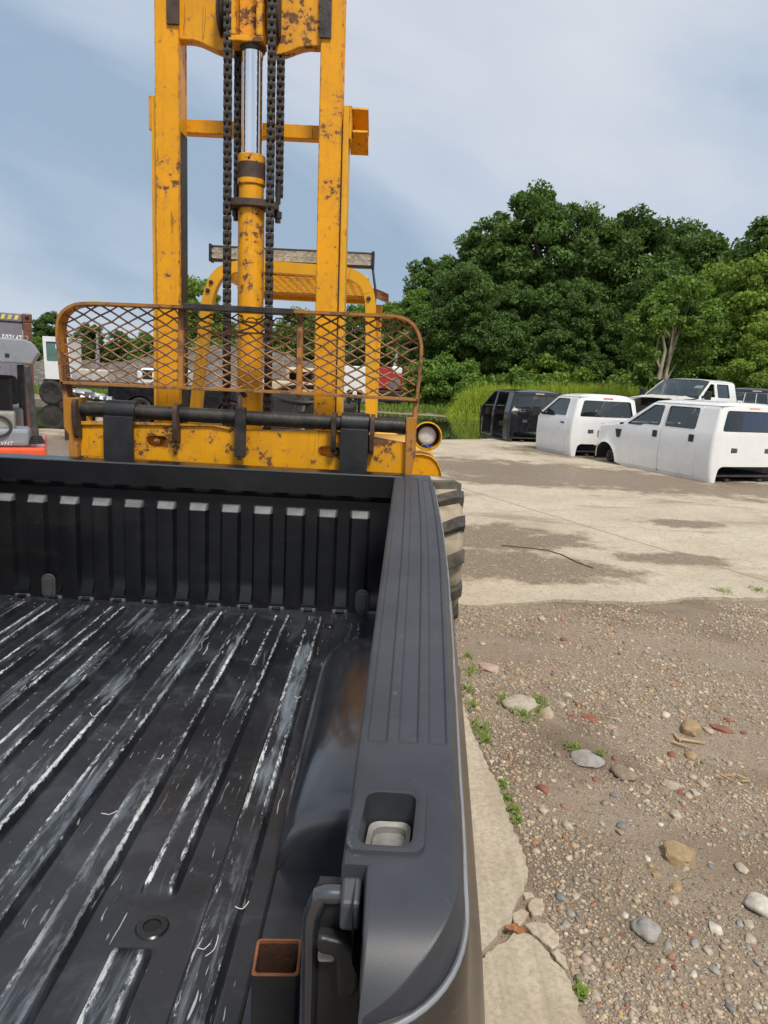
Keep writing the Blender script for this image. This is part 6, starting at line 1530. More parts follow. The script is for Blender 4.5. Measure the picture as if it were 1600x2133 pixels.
# blue drum and scrap between white cabs
c = PY(1337, 838, 27.0); b = MB(); b.lathe((c.x, c.y, 0.012), (0, 0, 1), [(0, 0.29), (0.3, 0.30), (0.31, 0.285), (0.6, 0.30), (0.61, 0.285), (0.87, 0.29), (0.88, 0.27)], 24)
tag(b.build('blue_drum', M['blue_plastic'], None, 40), 'blue plastic drum standing behind the white cabs', 'drum')
# low scrap along the grass bank
rg = random.Random(8)
for k in range(9):
    u = 905 + 34 * k + rg.uniform(-8, 8); y = 45 + rg.uniform(-1, 1.5); c = PY(u, 806, y); hgt = rg.uniform(0.7, 1.6); b = MB()
    for j in range(4):
        a = (c.x + rg.uniform(-.8, .8), y + rg.uniform(-.4, .4), rg.uniform(0.05, hgt)); d = (c.x + rg.uniform(-.9, .9), y + rg.uniform(-.4, .4), rg.uniform(0.05, hgt)); b.beam(a, d, 0.12, 0.10)
    b.bb(c.x - 0.5, c.x + 0.5, y - 0.3, y + 0.3, 0, hgt * 0.6)
    tag(b.build('scrap_heap', M['dark_inside' if k % 2 else 'rust_steel'], None, bevel=0.03), 'dark heap of scrap beams' + (' and rusted plates' if k % 2 == 0 else ' and black frames') + ' under the trees', 'scrap', 'scrap heaps under the trees')
# ---------------------------------------------------------------- gravel, stones, weeds, trees
NPR = np.random.RandomState(7)
ICO = []
_bm = bmesh.new(); bmesh.ops.create_icosphere(_bm, subdivisions=1, radius=1.0); ICOV = np.array([v.co[:] for v in _bm.verts]); ICOF = np.array([[v.index for v in f.verts] for f in _bm.faces]); _bm.free()
def scatter_mesh(name, tv, tf, pos, scl, rotm, mat, cols=None, smooth=False):
    n, k = len(pos), tv.shape[-2]
    v = np.einsum('nij,nkj->nki', rotm, tv * scl[:, None, :]) + pos[:, None, :]
    f = (tf[None] + (np.arange(n) * k)[:, None, None]).reshape(-1, tf.shape[1])
    me = bpy.data.meshes.new(name); nv, nf, w = n * k, len(f), tf.shape[1]
    me.vertices.add(nv); me.vertices.foreach_set('co', v.reshape(-1).astype(np.float32))
    me.loops.add(nf * w); me.loops.foreach_set('vertex_index', f.reshape(-1).astype(np.int32))
    me.polygons.add(nf); me.polygons.foreach_set('loop_start', (np.arange(nf) * w).astype(np.int32))
    me.polygons.foreach_set('loop_total', np.full(nf, w, np.int32))
    if smooth: me.polygons.foreach_set('use_smooth', np.ones(nf, bool))
    me.update(calc_edges=True)
    if cols is not None:
        a = me.color_attributes.new('tone', 'FLOAT_COLOR', 'POINT')
        c = np.repeat(np.concatenate([cols, np.ones((n, 1))], 1), k, 0); a.data.foreach_set('color', c.reshape(-1).astype(np.float32))
    me.materials.append(mat); return me
def rand_rot(n, tilt=math.pi):
    a = NPR.uniform(0, 2 * math.pi, n); b = NPR.uniform(-tilt, tilt, n); c = NPR.uniform(-tilt, tilt, n)
    ca, sa, cb, sb, cc, sc = np.cos(a), np.sin(a), np.cos(b), np.sin(b), np.cos(c), np.sin(c)
    Rz = np.zeros((n, 3, 3)); Rz[:, 0, 0] = ca; Rz[:, 0, 1] = -sa; Rz[:, 1, 0] = sa; Rz[:, 1, 1] = ca; Rz[:, 2, 2] = 1
    Rx = np.zeros((n, 3, 3)); Rx[:, 0, 0] = 1; Rx[:, 1, 1] = cb; Rx[:, 1, 2] = -sb; Rx[:, 2, 1] = sb; Rx[:, 2, 2] = cb
    Ry = np.zeros((n, 3, 3)); Ry[:, 1, 1] = 1; Ry[:, 0, 0] = cc; Ry[:, 0, 2] = sc; Ry[:, 2, 0] = -sc; Ry[:, 2, 2] = cc
    return np.einsum('nij,njk,nkl->nil', Rz, Rx, Ry)
m = NT('pebble')
tone = m.attr('tone', 'Color')
c = m.mix(m.ramp(m.noise(90, 5, 0.7), [(0.28, 0.08), (0.7, 0.55)]), tone, (0.30, 0.23, 0.16))
M['pebble'] = m.bsdf(Base_Color=c, Roughness=0.85, Normal=m.bump(m.noise(220, 4, 0.6), 0.4, 0.002), Specular_IOR_Level=0.3)
PAL = np.array([(0.34, 0.30, 0.25), (0.24, 0.22, 0.20), (0.44, 0.39, 0.32), (0.17, 0.16, 0.155), (0.30, 0.24, 0.18), (0.50, 0.46, 0.40), (0.30, 0.13, 0.085), (0.42, 0.30, 0.16), (0.20, 0.205, 0.21)])
PW = np.array([0.22, 0.2, 0.14, 0.12, 0.12, 0.06, 0.055, 0.045, 0.04]); PW /= PW.sum()
N0 = 120000
Y = 1.25 + (5.6 - 1.25) * NPR.rand(N0) ** 1.35; X = 0.36 + NPR.rand(N0) * (0.35 + Y * 0.62)
den = np.array([fbm(x, y, 1.5, 3) for x, y in zip(X, Y)])
yedge = 5.15 + np.maximum(0, X - 0.6) * 0.245
ax_edge = np.interp(Y, [1.2, 1.6, 1.9, 2.15, 2.4, 2.7, 3.3, 3.7], [0.72, 0.62, 0.56, 0.555, 0.56, 0.525, 0.46, 0.42])
keep = (NPR.rand(N0) < 0.50 + den * 2.2) & (Y < yedge - 0.03) & (X > ax_edge + 0.015)
X, Y = X[keep], Y[keep]; n = len(X)
sz = 0.0022 + 0.0023 * NPR.exponential(1.0, n); sz = np.minimum(sz, 0.018) * (0.8 + Y * 0.09)
Zg = np.array([ground_h(x, y) for x, y in zip(X, Y)]) - np.where(Y > 5.0, 0.012, 0.0)
base = ICOV[None] * (1 + NPR.uniform(-0.22, 0.22, (n, ICOV.shape[0]))[:, :, None])
scl = sz[:, None] * np.stack([NPR.uniform(0.8, 1.35, n), NPR.uniform(0.7, 1.1, n), NPR.uniform(0.45, 0.8, n)], 1)
pos = np.stack([X, Y, Zg + scl[:, 2] * 0.15], 1)
cols = PAL[NPR.choice(len(PAL), n, p=PW)] * NPR.uniform(0.85, 1.4, (n, 1)) * np.array([1.06, 1.0, 0.9])
me = scatter_mesh('loose_gravel', base, ICOF, pos, scl, rand_rot(n, 0.3), M['pebble'], cols, True)
o = link('loose_gravel', me); tag(o, 'mixed loose gravel and pebbles strewn over the dirt', 'gravel', kind='stuff')

# individual stones, placed where the photograph shows them (coordinates in a 2.415x enlargement)
def zp(zx, zy): return 940 + zx / 2.415, 1250 + zy / 2.415
STM = {}
def stone_mat(k, col):
    if k not in STM:
        m = NT(k + '_stone')
        c = m.mix(m.ramp(m.noise(28, 7, 0.7), [(0.3, 0.0), (0.7, 1.0)]), tuple(x * 0.62 for x in col), tuple(min(1, x * 1.2) for x in col))
        c = m.mix(m.ramp(m.noise(11, 6, 0.7, 0.5), [(0.55, 0.0), (0.75, 0.5)]), c, (0.20, 0.165, 0.125))
        STM[k] = m.bsdf(Base_Color=c, Roughness=0.9, Normal=m.bump(m.noise(140, 6, 0.7), 0.6, 0.004), Specular_IOR_Level=0.25)
    return STM[k]
COLS = dict(pale=(0.44, 0.385, 0.305), grey=(0.33, 0.31, 0.285), brown=(0.27, 0.205, 0.15), ochre=(0.37, 0.265, 0.15), red=(0.27, 0.115, 0.075), white=(0.58, 0.54, 0.47), blue=(0.20, 0.208, 0.215), pink=(0.46, 0.33, 0.27), tan=(0.44, 0.36, 0.25))
def stone(zx, zy, w, h, kind, label, group=None, flat=0.5, sharp=False, seed=0, sub=2, name='stone'):
    u, v = zp(zx, zy); g = PZ(u, v, 0.0); g.z = ground_h(g.x, g.y)
    dist = (g - Vector((0, 0, CAM_H))).length; s = dist / FPX / 2.415
    rx = w / 2 * s; el = math.asin(min(1, CAM_H / dist)); rx *= 0.9; ry = max(rx * 0.45, min(rx * 1.2, h / 2 * s * 0.85 / math.sin(el)))
    rz_ = min(rx, ry) * flat
    bm = bmesh.new(); bmesh.ops.create_icosphere(bm, subdivisions=sub, radius=1.0)
    rg = random.Random(seed * 13 + int(zx)); off = Vector((rg.uniform(0, 50), rg.uniform(0, 50), 0))
    for vv in bm.verts:
        p = vv.co.copy()
        if sharp: p = Vector([math.copysign(abs(q) ** 0.55, q) for q in p])
        k = 1 + 0.38 * noise.noise(p * 1.1 + off) + 0.14 * noise.noise(p * 3.1 + off)
        vv.co = Vector((p.x * rx * k, p.y * ry * k, p.z * rz_ * (k if not sharp else 0.5 + 0.5 * k)))
    if sharp:
        for q_ in range(5):
            nn = Vector((rg.uniform(-1, 1), rg.uniform(-1, 1), rg.uniform(-0.1, 1))).normalized(); mx_ = max((v_.co.dot(nn) for v_ in bm.verts))
            for v_ in bm.verts:
                d = v_.co.dot(nn) - mx_ * 0.72
                if d > 0: v_.co -= nn * d
    me = bpy.data.meshes.new(name); bm.to_mesh(me); bm.free(); me.materials.append(stone_mat(kind, COLS[kind]))
    o = link(name, me, None, 40 if sharp else 70); o.location = (g.x, g.y, g.z + rz_ * 0.30); o.rotation_euler = (rg.uniform(-.12, .12), rg.uniform(-.12, .12), rg.uniform(-.5, .5) if abs(w - h) < 50 else 0)
    tag(o, label, 'stone', group); return o
BIG = [(185, 345, 112, 60, 'pink', 'flat pinkish grey slab of stone by the weeds beside the bed', 0.25, True),
 (345, 538, 175, 75, 'pale', 'long pale bone-shaped stone ringed by green weeds', 0.42, False),
 (480, 572, 78, 70, 'tan', 'tan block of stone at the end of the weed-ringed stone', 0.7, True),
 (580, 480, 58, 50, 'pale', 'pale stone above a smaller pale one, behind the tan block', 0.6, True),
 (553, 527, 48, 30, 'pale', 'small pale stone next to the tan block', 0.5, True),
 (705, 592, 92, 42, 'red', 'flat red brick shard right of the tan block', 0.2, True),
 (605, 587, 52, 28, 'red', 'worn red brick crumb between the tan block and a larger shard', 0.25, True),
 (680, 803, 152, 95, 'grey', 'large flat grey disc-like stone with weeds at its rim', 0.30, False),
 (866, 880, 112, 76, 'brown', 'rounded brown stone behind damp dark dirt', 0.45, False),
 (1203, 652, 104, 62, 'ochre', 'ochre rock beside splintered wood chips', 0.6, True),
 (1360, 648, 84, 46, 'red', 'flat red brick slab right of the ochre rock', 0.2, True),
 (1288, 656, 58, 28, 'pink', 'small pinkish stone touching the ochre rock', 0.4, True),
 (1207, 782, 58, 42, 'ochre', 'rounded ochre stone below the wood chips', 0.6, False),
 (1155, 1305, 165, 85, 'ochre', 'wedge-shaped rusty ochre rock lying on open gravel', 0.5, True),
 (1552, 1558, 118, 98, 'white', 'large whitish rounded rock at the dark dirt patch', 0.6, False),
 (978, 1662, 126, 98, 'grey', 'smooth round grey cobble beside a white tooth-shaped stone', 0.5, False),
 (875, 1590, 34, 66, 'white', 'white tooth-shaped pebble beside the grey cobble', 0.6, False),
 (545, 1497, 50, 50, 'blue', 'dark blue-grey pebble near the broken apron corner', 0.6, False),
 (1331, 1660, 58, 44, 'white', 'angular white stone alone on fine gravel', 0.5, True),
 (1126, 1458, 56, 46, 'ochre', 'ochre cube-like stone in front of the wedge rock', 0.7, True),
 (678, 1806, 46, 40, 'pink', 'pink pebble close to the apron edge', 0.6, False)]
for i, (x, y, w, h, k, lb_, fl_2, sh_) in enumerate(BIG): stone(x, y, w, h, k, lb_, None, fl_2, sh_, i, 3 if w > 90 else 2)
SM = [(626, 1492, 42, 'pale'), (1225, 1736, 42, 'grey'), (1500, 1716, 48, 'pale'), (1460, 1356, 58, 'pale'), (730, 1990, 40, 'pale'), (1405, 2052, 40, 'blue'), (1090, 1742, 40, 'grey'), (1325, 1866, 42, 'grey'), (1130, 1087, 58, 'pale'), (1194, 985, 42, 'pale'), (1228, 968, 40, 'pale'), (580, 1138, 46, 'pale'), (1108, 936, 70, 'pale'), (1262, 920, 46, 'pink'), (1150, 968, 40, 'red'), (820, 798, 30, 'red'), (730, 906, 36, 'red'), (1110, 770, 46, 'red'), (460, 960, 60, 'red'), (460, 1063, 52, 'pale'), (690, 946, 28, 'pale'), (455, 98, 48, 'pale'), (566, 200, 36, 'red'), (155, 226, 42, 'pale'), (432, 170, 42, 'pale'), (842, 268, 24, 'red'), (1080, 578, 50, 'white'), (1190, 522, 34, 'pale'), (812, 640, 42, 'pink'), (1000, 1342, 36, 'ochre'), (1030, 1388, 48, 'ochre'), (985, 1310, 32, 'white'), (850, 1176, 40, 'ochre'), (852, 1140, 50, 'blue'), (756, 1132, 32, 'pale'), (1050, 1130, 30, 'white'), (1395, 1862, 34, 'tan'), (1220, 1886, 34, 'white'), (1496, 1646, 40, 'pale'), (1120, 1522, 46, 'pale'), (1176, 1356, 40, 'pale'), (1300, 1345, 28, 'blue'), (640, 520, 30, 'red'), (1215, 890, 44, 'tan'), (1070, 930, 36, 'tan'), (985, 1055, 30, 'grey'), (815, 985, 36, 'blue'), (600, 1580, 40, 'grey'), (640, 1815, 34, 'tan'), (668, 1830, 30, 'pale'), (1450, 1640, 34, 'grey'), (1545, 1835, 34, 'grey'), (1440, 1940, 30, 'tan'), (1535, 2040, 36, 'pale'), (1370, 1155, 34, 'pale'), (1465, 1172, 28, 'grey'), (935, 1520, 40, 'tan'), (760, 1765, 26, 'grey'), (715, 2060, 28, 'grey'), (575, 1635, 44, 'grey'), (690, 1905, 26, 'pale'), (1130, 780, 30, 'brown'), (520, 380, 40, 'brown'), (470, 408, 36, 'ochre'), (360, 445, 24, 'grey'), (985, 265, 26, 'grey'), (925, 385, 22, 'white'), (1400, 815, 30, 'pale'), (1470, 668, 28, 'red'), (1390, 605, 34, 'red'), (850, 1690, 26, 'red'), (1125, 1850, 28, 'red'), (1285, 1770, 44, 'pale'), (1495, 1760, 30, 'grey')]
ADJ = dict(pale='pale buff', grey='dull grey', brown='dark brown', ochre='ochre yellow', red='brick red', white='whitish', blue='blue-grey', pink='pinkish', tan='tan')
SHORT = ['the flat pinkish slab', 'the weed-ringed pale stone', 'the tan block', 'the pale stones behind the tan block', 'the pale stones behind the tan block', 'the flat red shard', 'the worn red crumb', 'the flat grey disc stone', 'the rounded brown stone', 'the ochre rock by the wood chips', 'the flat red brick slab', 'the small pinkish stone', 'the rounded ochre stone', 'the wedge-shaped ochre rock', 'the large whitish rock', 'the round grey cobble', 'the white tooth-shaped pebble', 'the blue-grey pebble', 'the angular white stone', 'the ochre cube stone', 'the pink pebble']
def near(x, y): return SHORT[min(range(len(BIG)), key=lambda q: (BIG[q][0] - x) ** 2 + (BIG[q][1] - y) ** 2)]
for i, (x, y, w, k) in enumerate(SM): stone(x, y, w, w * 0.85, k, 'small ' + ADJ[k] + ' stone in the gravel near ' + near(x, y), 'small ' + ADJ[k] + ' stones in the gravel', 0.55, i % 2 == 0, i, 2)
# wood chips
for i, (x, y, l, a) in enumerate(((1130, 685, 70, 1.5), (1160, 735, 90, -0.45), (1212, 714, 110, -0.12), (1148, 700, 50, 1.2), (1245, 820, 45, 0.9), (1385, 905, 60, -0.7), (1350, 900, 40, -0.4), (1470, 905, 55, -0.5), (1480, 920, 40, 0.1), (1395, 890, 40, 0.1))):
    g = PZ(*zp(x, y)); g.z = ground_h(g.x, g.y) + 0.008; s = (g - Vector((0, 0, CAM_H))).length / FPX / 2.415; b = MB(); L_ = l * s
    d = Vector((math.cos(a), math.sin(a) * 1.7, 0)).normalized() * L_ / 2; nn = Vector((-d.y, d.x, 0)).normalized() * L_ * 0.10
    b.hexa([g - d * 0.9 - nn * 0.4, g + d - nn * 0.2, g + d * 0.95 + nn * 0.3, g - d + nn, g - d * 0.9 - nn * 0.4 + Vector((0, 0, 0.008)), g + d - nn * 0.2 + Vector((0, 0, 0.006)), g + d * 0.95 + nn * 0.3 + Vector((0, 0, 0.006)), g - d + nn + Vector((0, 0, 0.009))])
    grp = i < 5
    tag(b.build('wood_chip', M['wood'], None), 'split wood chip lying by the ochre rock' if grp else 'thin wood splinter among gravel right of the wood chips', 'wood chip', 'wood chips by the ochre rock' if grp else 'thin wood splinters')
# bent wire on the yard
b = MB(); b.tube([PZ(u, v, 0.018) for u, v in ((1045, 1136), (1090, 1140), (1140, 1146), (1170, 1155), (1200, 1170), (1235, 1183))], 0.0045, 6)
tag(b.build('bent_wire', M['rust_steel'], None, 60), 'thin bent steel wire lying on the dirt-covered concrete yard', 'wire')

# weeds
def leaf_mat(name, c0, c1, trans=0.35, scale=1.2):
    m = NT(name)
    c = m.mix(m.ramp(m.noise(scale, 4, 0.6), [(0.32, 0.0), (0.68, 1.0)]), c0, c1)
    c = m.mix(m.math('MULTIPLY', m.attr('clump'), 0.8), c, tuple(x * 1.45 for x in c1))
    c = m.mix(m.ramp(m.noise(scale * 14, 2), [(0.35, 0.0), (0.7, 0.6)]), c, tuple(x * 1.5 for x in c1))
    d = m.n('ShaderNodeBsdfPrincipled'); m.put(d.inputs['Base Color'], c); d.inputs['Roughness'].default_value = 0.55; d.inputs['Specular IOR Level'].default_value = 0.25
    t = m.n('ShaderNodeBsdfTranslucent'); m.put(t.inputs['Color'], m.mix(1.0, c, (1.3, 1.25, 0.5), 'MULTIPLY'))
    mx_ = m.n('ShaderNodeMixShader', None, i0=trans, i1=d.outputs[0], i2=t.outputs[0]); m.t.links.new(mx_.outputs[0], m.out.inputs[0]); return m.mat
M['weed'] = leaf_mat('weed_leaf', (0.12, 0.20, 0.03), (0.22, 0.31, 0.06), 0.35, 20)
def weed(u, v, w, n, h, label, group):
    g = PZ(u, v); g.z = ground_h(g.x, g.y); s = (g - Vector((0, 0, CAM_H))).length / FPX; r = w / 2 * s; b = MB(); rg = random.Random(int(u * 7 + v))
    h *= 0.8
    for k in range(max(24, int(n * 0.6))):
        a = rg.uniform(0, 6.28); d = 1.35 * r * rg.random(); x, y = g.x + d * math.cos(a), g.y + d * math.sin(a) * 1.4; z = ground_h(x, y)
        hh = h * rg.uniform(0.4, 1.0); t = rg.uniform(0, 6.28); l = Vector((math.cos(t), math.sin(t), 0)); wv_ = Vector((-l.y, l.x, 0)) * rg.uniform(0.002, 0.0045); o_ = Vector((x, y, z))
        m1 = o_ + l * hh * 0.35 + Vector((0, 0, hh * 0.7)); m2 = o_ + l * hh * 0.95 + Vector((0, 0, hh * rg.uniform(0.5, 1.0)))
        b.add([o_ - wv_ * 0.5, o_ + wv_ * 0.5, m1 + wv_, m2, m1 - wv_], [(0, 1, 2, 4), (4, 2, 3)])
    tag(b.build('weed', M['weed'], None, recalc=False), label, 'weed', group)
WA = 'low green weed tuft at the concrete edge beside the bed'
for (u, v, w, n) in ((975, 1370, 22, 40), (982, 1400, 30, 60), (978, 1440, 24, 50), (985, 1475, 26, 60), (1000, 1520, 36, 130), (1010, 1545, 24, 60)): weed(u, v, w, n, 0.05, WA, 'weeds by the bed')
for (u, v, w, n) in ((1050, 1640, 14, 30), (1056, 1665, 18, 60), (1068, 1690, 20, 70), (1075, 1712, 20, 50), (1212, 2072, 20, 60)): weed(u, v, w, n, 0.04, 'thin weed sprouting along the broken apron edge', 'weeds on the apron edge')
for (u, v, w, n) in ((1050, 1462, 36, 110), (1095, 1488, 50, 170), (1120, 1465, 40, 140)): weed(u, v, w, n, 0.05, 'green weeds growing round the long pale stone', 'weeds round the pale stone')
for (u, v, w, n) in ((1192, 1560, 28, 70), (1252, 1572, 16, 40)): weed(u, v, w, n, 0.035, 'small weeds at the rim of the flat grey stone', 'weeds at the flat stone')
for (u, v, w, n) in ((1503, 1234, 30, 140), (1580, 1232, 26, 130)): weed(u, v, w, n, 0.06, 'green weed tuft at the front edge of the concrete yard', 'weeds on the yard edge')

# ---- trees: trunk, limbs, clumps of leaves
def crown_mesh(name, lobes, nclump, nleaf, lsize, mat, seed, clump_r=(0.6, 1.25)):
    nclump = int(nclump * 2.1); nleaf = int(nleaf / 1.75); clump_r = (clump_r[0] * 0.5, clump_r[1] * 0.78)
    rs = np.random.RandomState(seed); C = []; Rr = []
    wts = np.array([l[3] * l[4] for l in lobes]); wts = wts / wts.sum()
    for q in range(nclump):
        l = lobes[rs.choice(len(lobes), p=wts)]; d = rs.normal(size=3); d /= np.linalg.norm(d)
        rad = rs.uniform(0.40, 1.0) ** 0.6 * (1.0 if rs.rand() < 0.8 else rs.uniform(1.0, 1.22))
        C.append((l[0] + d[0] * l[3] * rad, l[1] + d[1] * l[3] * rad, l[2] + d[2] * l[4] * rad)); Rr.append(rs.uniform(*clump_r))
    C = np.array(C); Rr = np.array(Rr); idx = np.repeat(np.arange(nclump), nleaf); n = len(idx)
    d = rs.normal(size=(n, 3)); d /= np.linalg.norm(d, axis=1)[:, None]; rad = rs.rand(n) ** 0.45
    P = C[idx] + d * (Rr[idx] * rad)[:, None] * np.array([1, 1, 0.72])
    nrm = d * 0.55 + rs.normal(size=(n, 3)) * 0.75 + np.array([0, 0, 0.35]); nrm /= np.linalg.norm(nrm, axis=1)[:, None]
    t = np.cross(nrm, rs.normal(size=(n, 3))); t /= np.linalg.norm(t, axis=1)[:, None]; bt = np.cross(nrm, t)
    s = lsize * rs.uniform(0.6, 1.3, n)[:, None]
    V = np.stack([P - t * s, P + bt * s * 0.55 - nrm * s * 0.15, P + t * s, P - bt * s * 0.55 - nrm * s * 0.15], 1).reshape(-1, 3)
    me = bpy.data.meshes.new(name); me.vertices.add(len(V)); me.vertices.foreach_set('co', V.reshape(-1).astype(np.float32))
    me.loops.add(n * 4); me.loops.foreach_set('vertex_index', np.arange(n * 4, dtype=np.int32)); me.polygons.add(n)
    me.polygons.foreach_set('loop_start', (np.arange(n) * 4).astype(np.int32)); me.polygons.foreach_set('loop_total', np.full(n, 4, np.int32)); me.update(calc_edges=True)
    cl = np.repeat(rs.rand(nclump) ** 1.6, nleaf * 4); at_ = me.attributes.new('clump', 'FLOAT', 'POINT'); at_.data.foreach_set('value', cl.astype(np.float32))
    me.materials.append(mat); return me, C
M['bark'] = plain('bark', (0.11, 0.085, 0.06), 0.9, 0, 0.5, 3, 0.8, 12)
M['bark_pale'] = plain('pale_bark', (0.36, 0.31, 0.235), 0.9, 0, 0.4, 3, 0.8, 12)
M['leaf_dark'] = leaf_mat('dark_leaf', (0.040, 0.085, 0.022), (0.085, 0.145, 0.036), 0.30, 0.7)
M['leaf_mid'] = leaf_mat('mid_leaf', (0.060, 0.125, 0.022), (0.125, 0.205, 0.04), 0.34, 0.7)
M['leaf_light'] = leaf_mat('light_leaf', (0.10, 0.175, 0.028), (0.18, 0.26, 0.05), 0.38, 0.7)
def trunk_mesh(h, r, limbs, seed, mat, lean=0.0):
    rg = random.Random(seed); b = MB(); pts = [(lean * h * t + 0.25 * math.sin(t * 5 + seed) * r * 3, 0.2 * math.cos(t * 4 + seed) * r * 3, h * t) for t in [k / 9 for k in range(10)]]
    b.tube(pts, [r * (1.25 if k == 0 else 1 - 0.075 * k) for k in range(10)], 9)
    for (t, tgt) in limbs:
        a = Vector(pts[min(9, int(t * 9))]); c = Vector(tgt); mid = a.lerp(c, 0.5) + Vector((rg.uniform(-.4, .4), rg.uniform(-.4, .4), rg.uniform(0.1, 0.6)))
        b.tube([a, a.lerp(mid, 0.5) + Vector((0, 0, 0.1)), mid, mid.lerp(c, 0.5), c], [r * 0.5, r * 0.42, r * 0.33, r * 0.22, r * 0.08], 7)
    me = bpy.data.meshes.new('trunk'); me.from_pydata([tuple(p) for p in b.v], [], b.f); me.materials.append(mat)
    me.polygons.foreach_set('use_smooth', [True] * len(me.polygons)); return me
PROTO = {}
def proto(key, H, lobes, nclump, nleaf, ls, mat, seed, r=0.25, bark='bark', lean=0.0, cr=(0.6, 1.25), th=0.75):
    cm, C = crown_mesh('crown', lobes, nclump, nleaf, ls, M[mat], seed, cr)
    rg = random.Random(seed); lm_ = [(rg.uniform(0.35, 0.95), tuple(C[rg.randrange(len(C))])) for k in range(12)]
    PROTO[key] = (cm, trunk_mesh(H * th, r, lm_, seed, M[bark], lean))
# (x, y, z, horizontal radius, vertical radius)
proto('oak', 14, [(0, 0, 9.5, 3.6, 3.6), (-2.6, 0.4, 7.0, 2.6, 2.8), (2.4, -0.5, 7.4, 2.8, 3.0), (0.6, -1.4, 5.2, 3.0, 2.2), (-0.8, 1, 11.6, 2.2, 1.9), (-3.0, -0.8, 4.4, 2.0, 1.6), (3.0, -1, 4.2, 2.0, 1.7)], 235, 460, 0.135, 'leaf_dark', 1, 0.36)
proto('maple', 12, [(0, 0, 8.6, 2.6, 3.0), (-1.8, 0, 6.0, 2.2, 2.2), (1.8, 0.5, 6.3, 2.2, 2.4), (0.2, -1, 3.6, 2.5, 2.0)], 165, 430, 0.135, 'leaf_dark', 2, 0.26)
proto('ash', 11, [(0, 0, 7.6, 2.4, 2.9), (-1.4, 0, 4.6, 2.2, 2.0), (1.5, 0, 4.9, 2.1, 2.2), (0, -0.8, 2.6, 2.4, 1.7)], 140, 400, 0.13, 'leaf_mid', 3, 0.2)
proto('locust', 10, [(0, 0, 7.0, 2.0, 2.4), (-1.2, 0, 4.4, 2.0, 2.0), (1.3, 0, 4.6, 1.9, 2.0), (0, -0.6, 2.2, 2.2, 1.6)], 120, 380, 0.125, 'leaf_light', 4, 0.18)
proto('cherry', 8, [(0.1, 0, 6.6, 1.4, 1.1), (-1.3, 0, 5.4, 1.1, 0.9), (1.3, -0.2, 5.4, 1.3, 1.0), (1.6, 0.3, 4.0, 1.0, 0.7), (-1.5, 0.3, 4.1, 0.9, 0.7)], 52, 330, 0.11, 'leaf_mid', 5, 0.12, 'bark_pale', 0.03, (0.4, 0.8), 0.85)
proto('bush', 3, [(0, 0, 1.1, 1.5, 1.2), (-1.1, 0, 0.8, 1.1, 0.8), (1.1, 0, 0.9, 1.1, 0.9)], 45, 330, 0.10, 'leaf_mid', 6, 0.06, 'bark', 0, (0.35, 0.7), 0.4)
proto('bush_light', 3, [(0, 0, 1.1, 1.5, 1.2), (-1.1, 0, 0.8, 1.1, 0.8), (1.1, 0, 0.9, 1.1, 0.9)], 45, 330, 0.10, 'leaf_light', 16, 0.06, 'bark', 0, (0.35, 0.7), 0.4)
def tree(key, x, y, s, rz, label, group, name='tree', sz_=1.0):
    rt = thing(name, label, 'bush' if 'bush' in key else 'tree', (x, y, -0.05), rz, group); rt['local'] = 1; rt.scale = (s, s, s * sz_)
    for nm, me in (('crown', PROTO[key][0]), ('trunk', PROTO[key][1])):
        o = bpy.data.objects.new(nm, me); COL.objects.link(o); o.parent = rt
    return rt
def at(u, Y, v=820): return PY(u, v, Y).x
def top_s(u, v, Y, H): return (PY(u, v, Y).z) / H
# the big dark oak wood on the right
G1 = 'dark trees of the wood behind the yard'
for (key, u, vt, Y, Hn, rz, lab) in (
    ('oak', 1120, 392, 50, 13.4, 0.3, 'tallest dark broad oak with a domed crown behind the tall grass'),
    ('oak', 1010, 470, 52, 13.4, 2.1, 'dark oak leaning off the left shoulder of the tallest oak'),
    ('oak', 1215, 470, 51, 13.4, 4.0, 'dark oak pressed against the tallest oak, behind the pale-barked tree'),
    ('maple', 900, 545, 54, 11.2, 1.0, 'lower dark tree at the open edge of the wood, behind the parked machines'),
    ('maple', 955, 560, 47, 11.2, 2.6, 'dark tree in front of the oaks, above the scrap heaps'),
    ('maple', 1290, 455, 50, 11.2, 5.1, 'tall dark tree between the oaks and the dense round-topped tree'),
    ('oak', 1400, 462, 49, 13.4, 5.6, 'dense dark round-topped tree above the white pickup'),
    ('maple', 1345, 560, 46, 11.2, 0.2, 'dark tree behind the slender pale-barked tree'),
    ('oak', 1620, 400, 44, 13.4, 3.0, 'dark tall tree rising above the light green trees'),
    ('maple', 1060, 600, 45, 11.2, 3.9, 'dark tree low in front of the tallest oak'),
    ('maple', 1170, 590, 45, 11.2, 0.9, 'dark tree with low boughs over the tall grass'),
    ('oak', 1270, 640, 46, 13.4, 0.9, 'low dark tree filling the foot of the wood behind the white cabs')):
    tree(key, at(u, Y), Y, top_s(u, vt, Y, Hn), rz, lab, G1, 'oak_tree' if key == 'oak' else 'maple_tree')
G2 = 'light green trees at the right of the wood'
for (key, u, vt, Y, Hn, rz, lab) in (('locust', 1500, 545, 40, 9.4, 0.5, 'light green feathery tree right of the dense round-topped tree'), ('locust', 1560, 530, 38, 9.4, 2.2, 'light green tree under the dark tall tree'), ('ash', 1470, 600, 39, 10.4, 4.1, 'mid green tree behind the black pickup'), ('locust', 1590, 660, 33, 9.4, 3.3, 'vine-hung light green tree beside the black pickup'), ('ash', 1420, 640, 42, 10.4, 1.0, 'mid green tree right of the pale-barked tree')):
    tree(key, at(u, Y), Y, top_s(u, vt, Y, Hn), rz, lab, G2, 'light_tree')
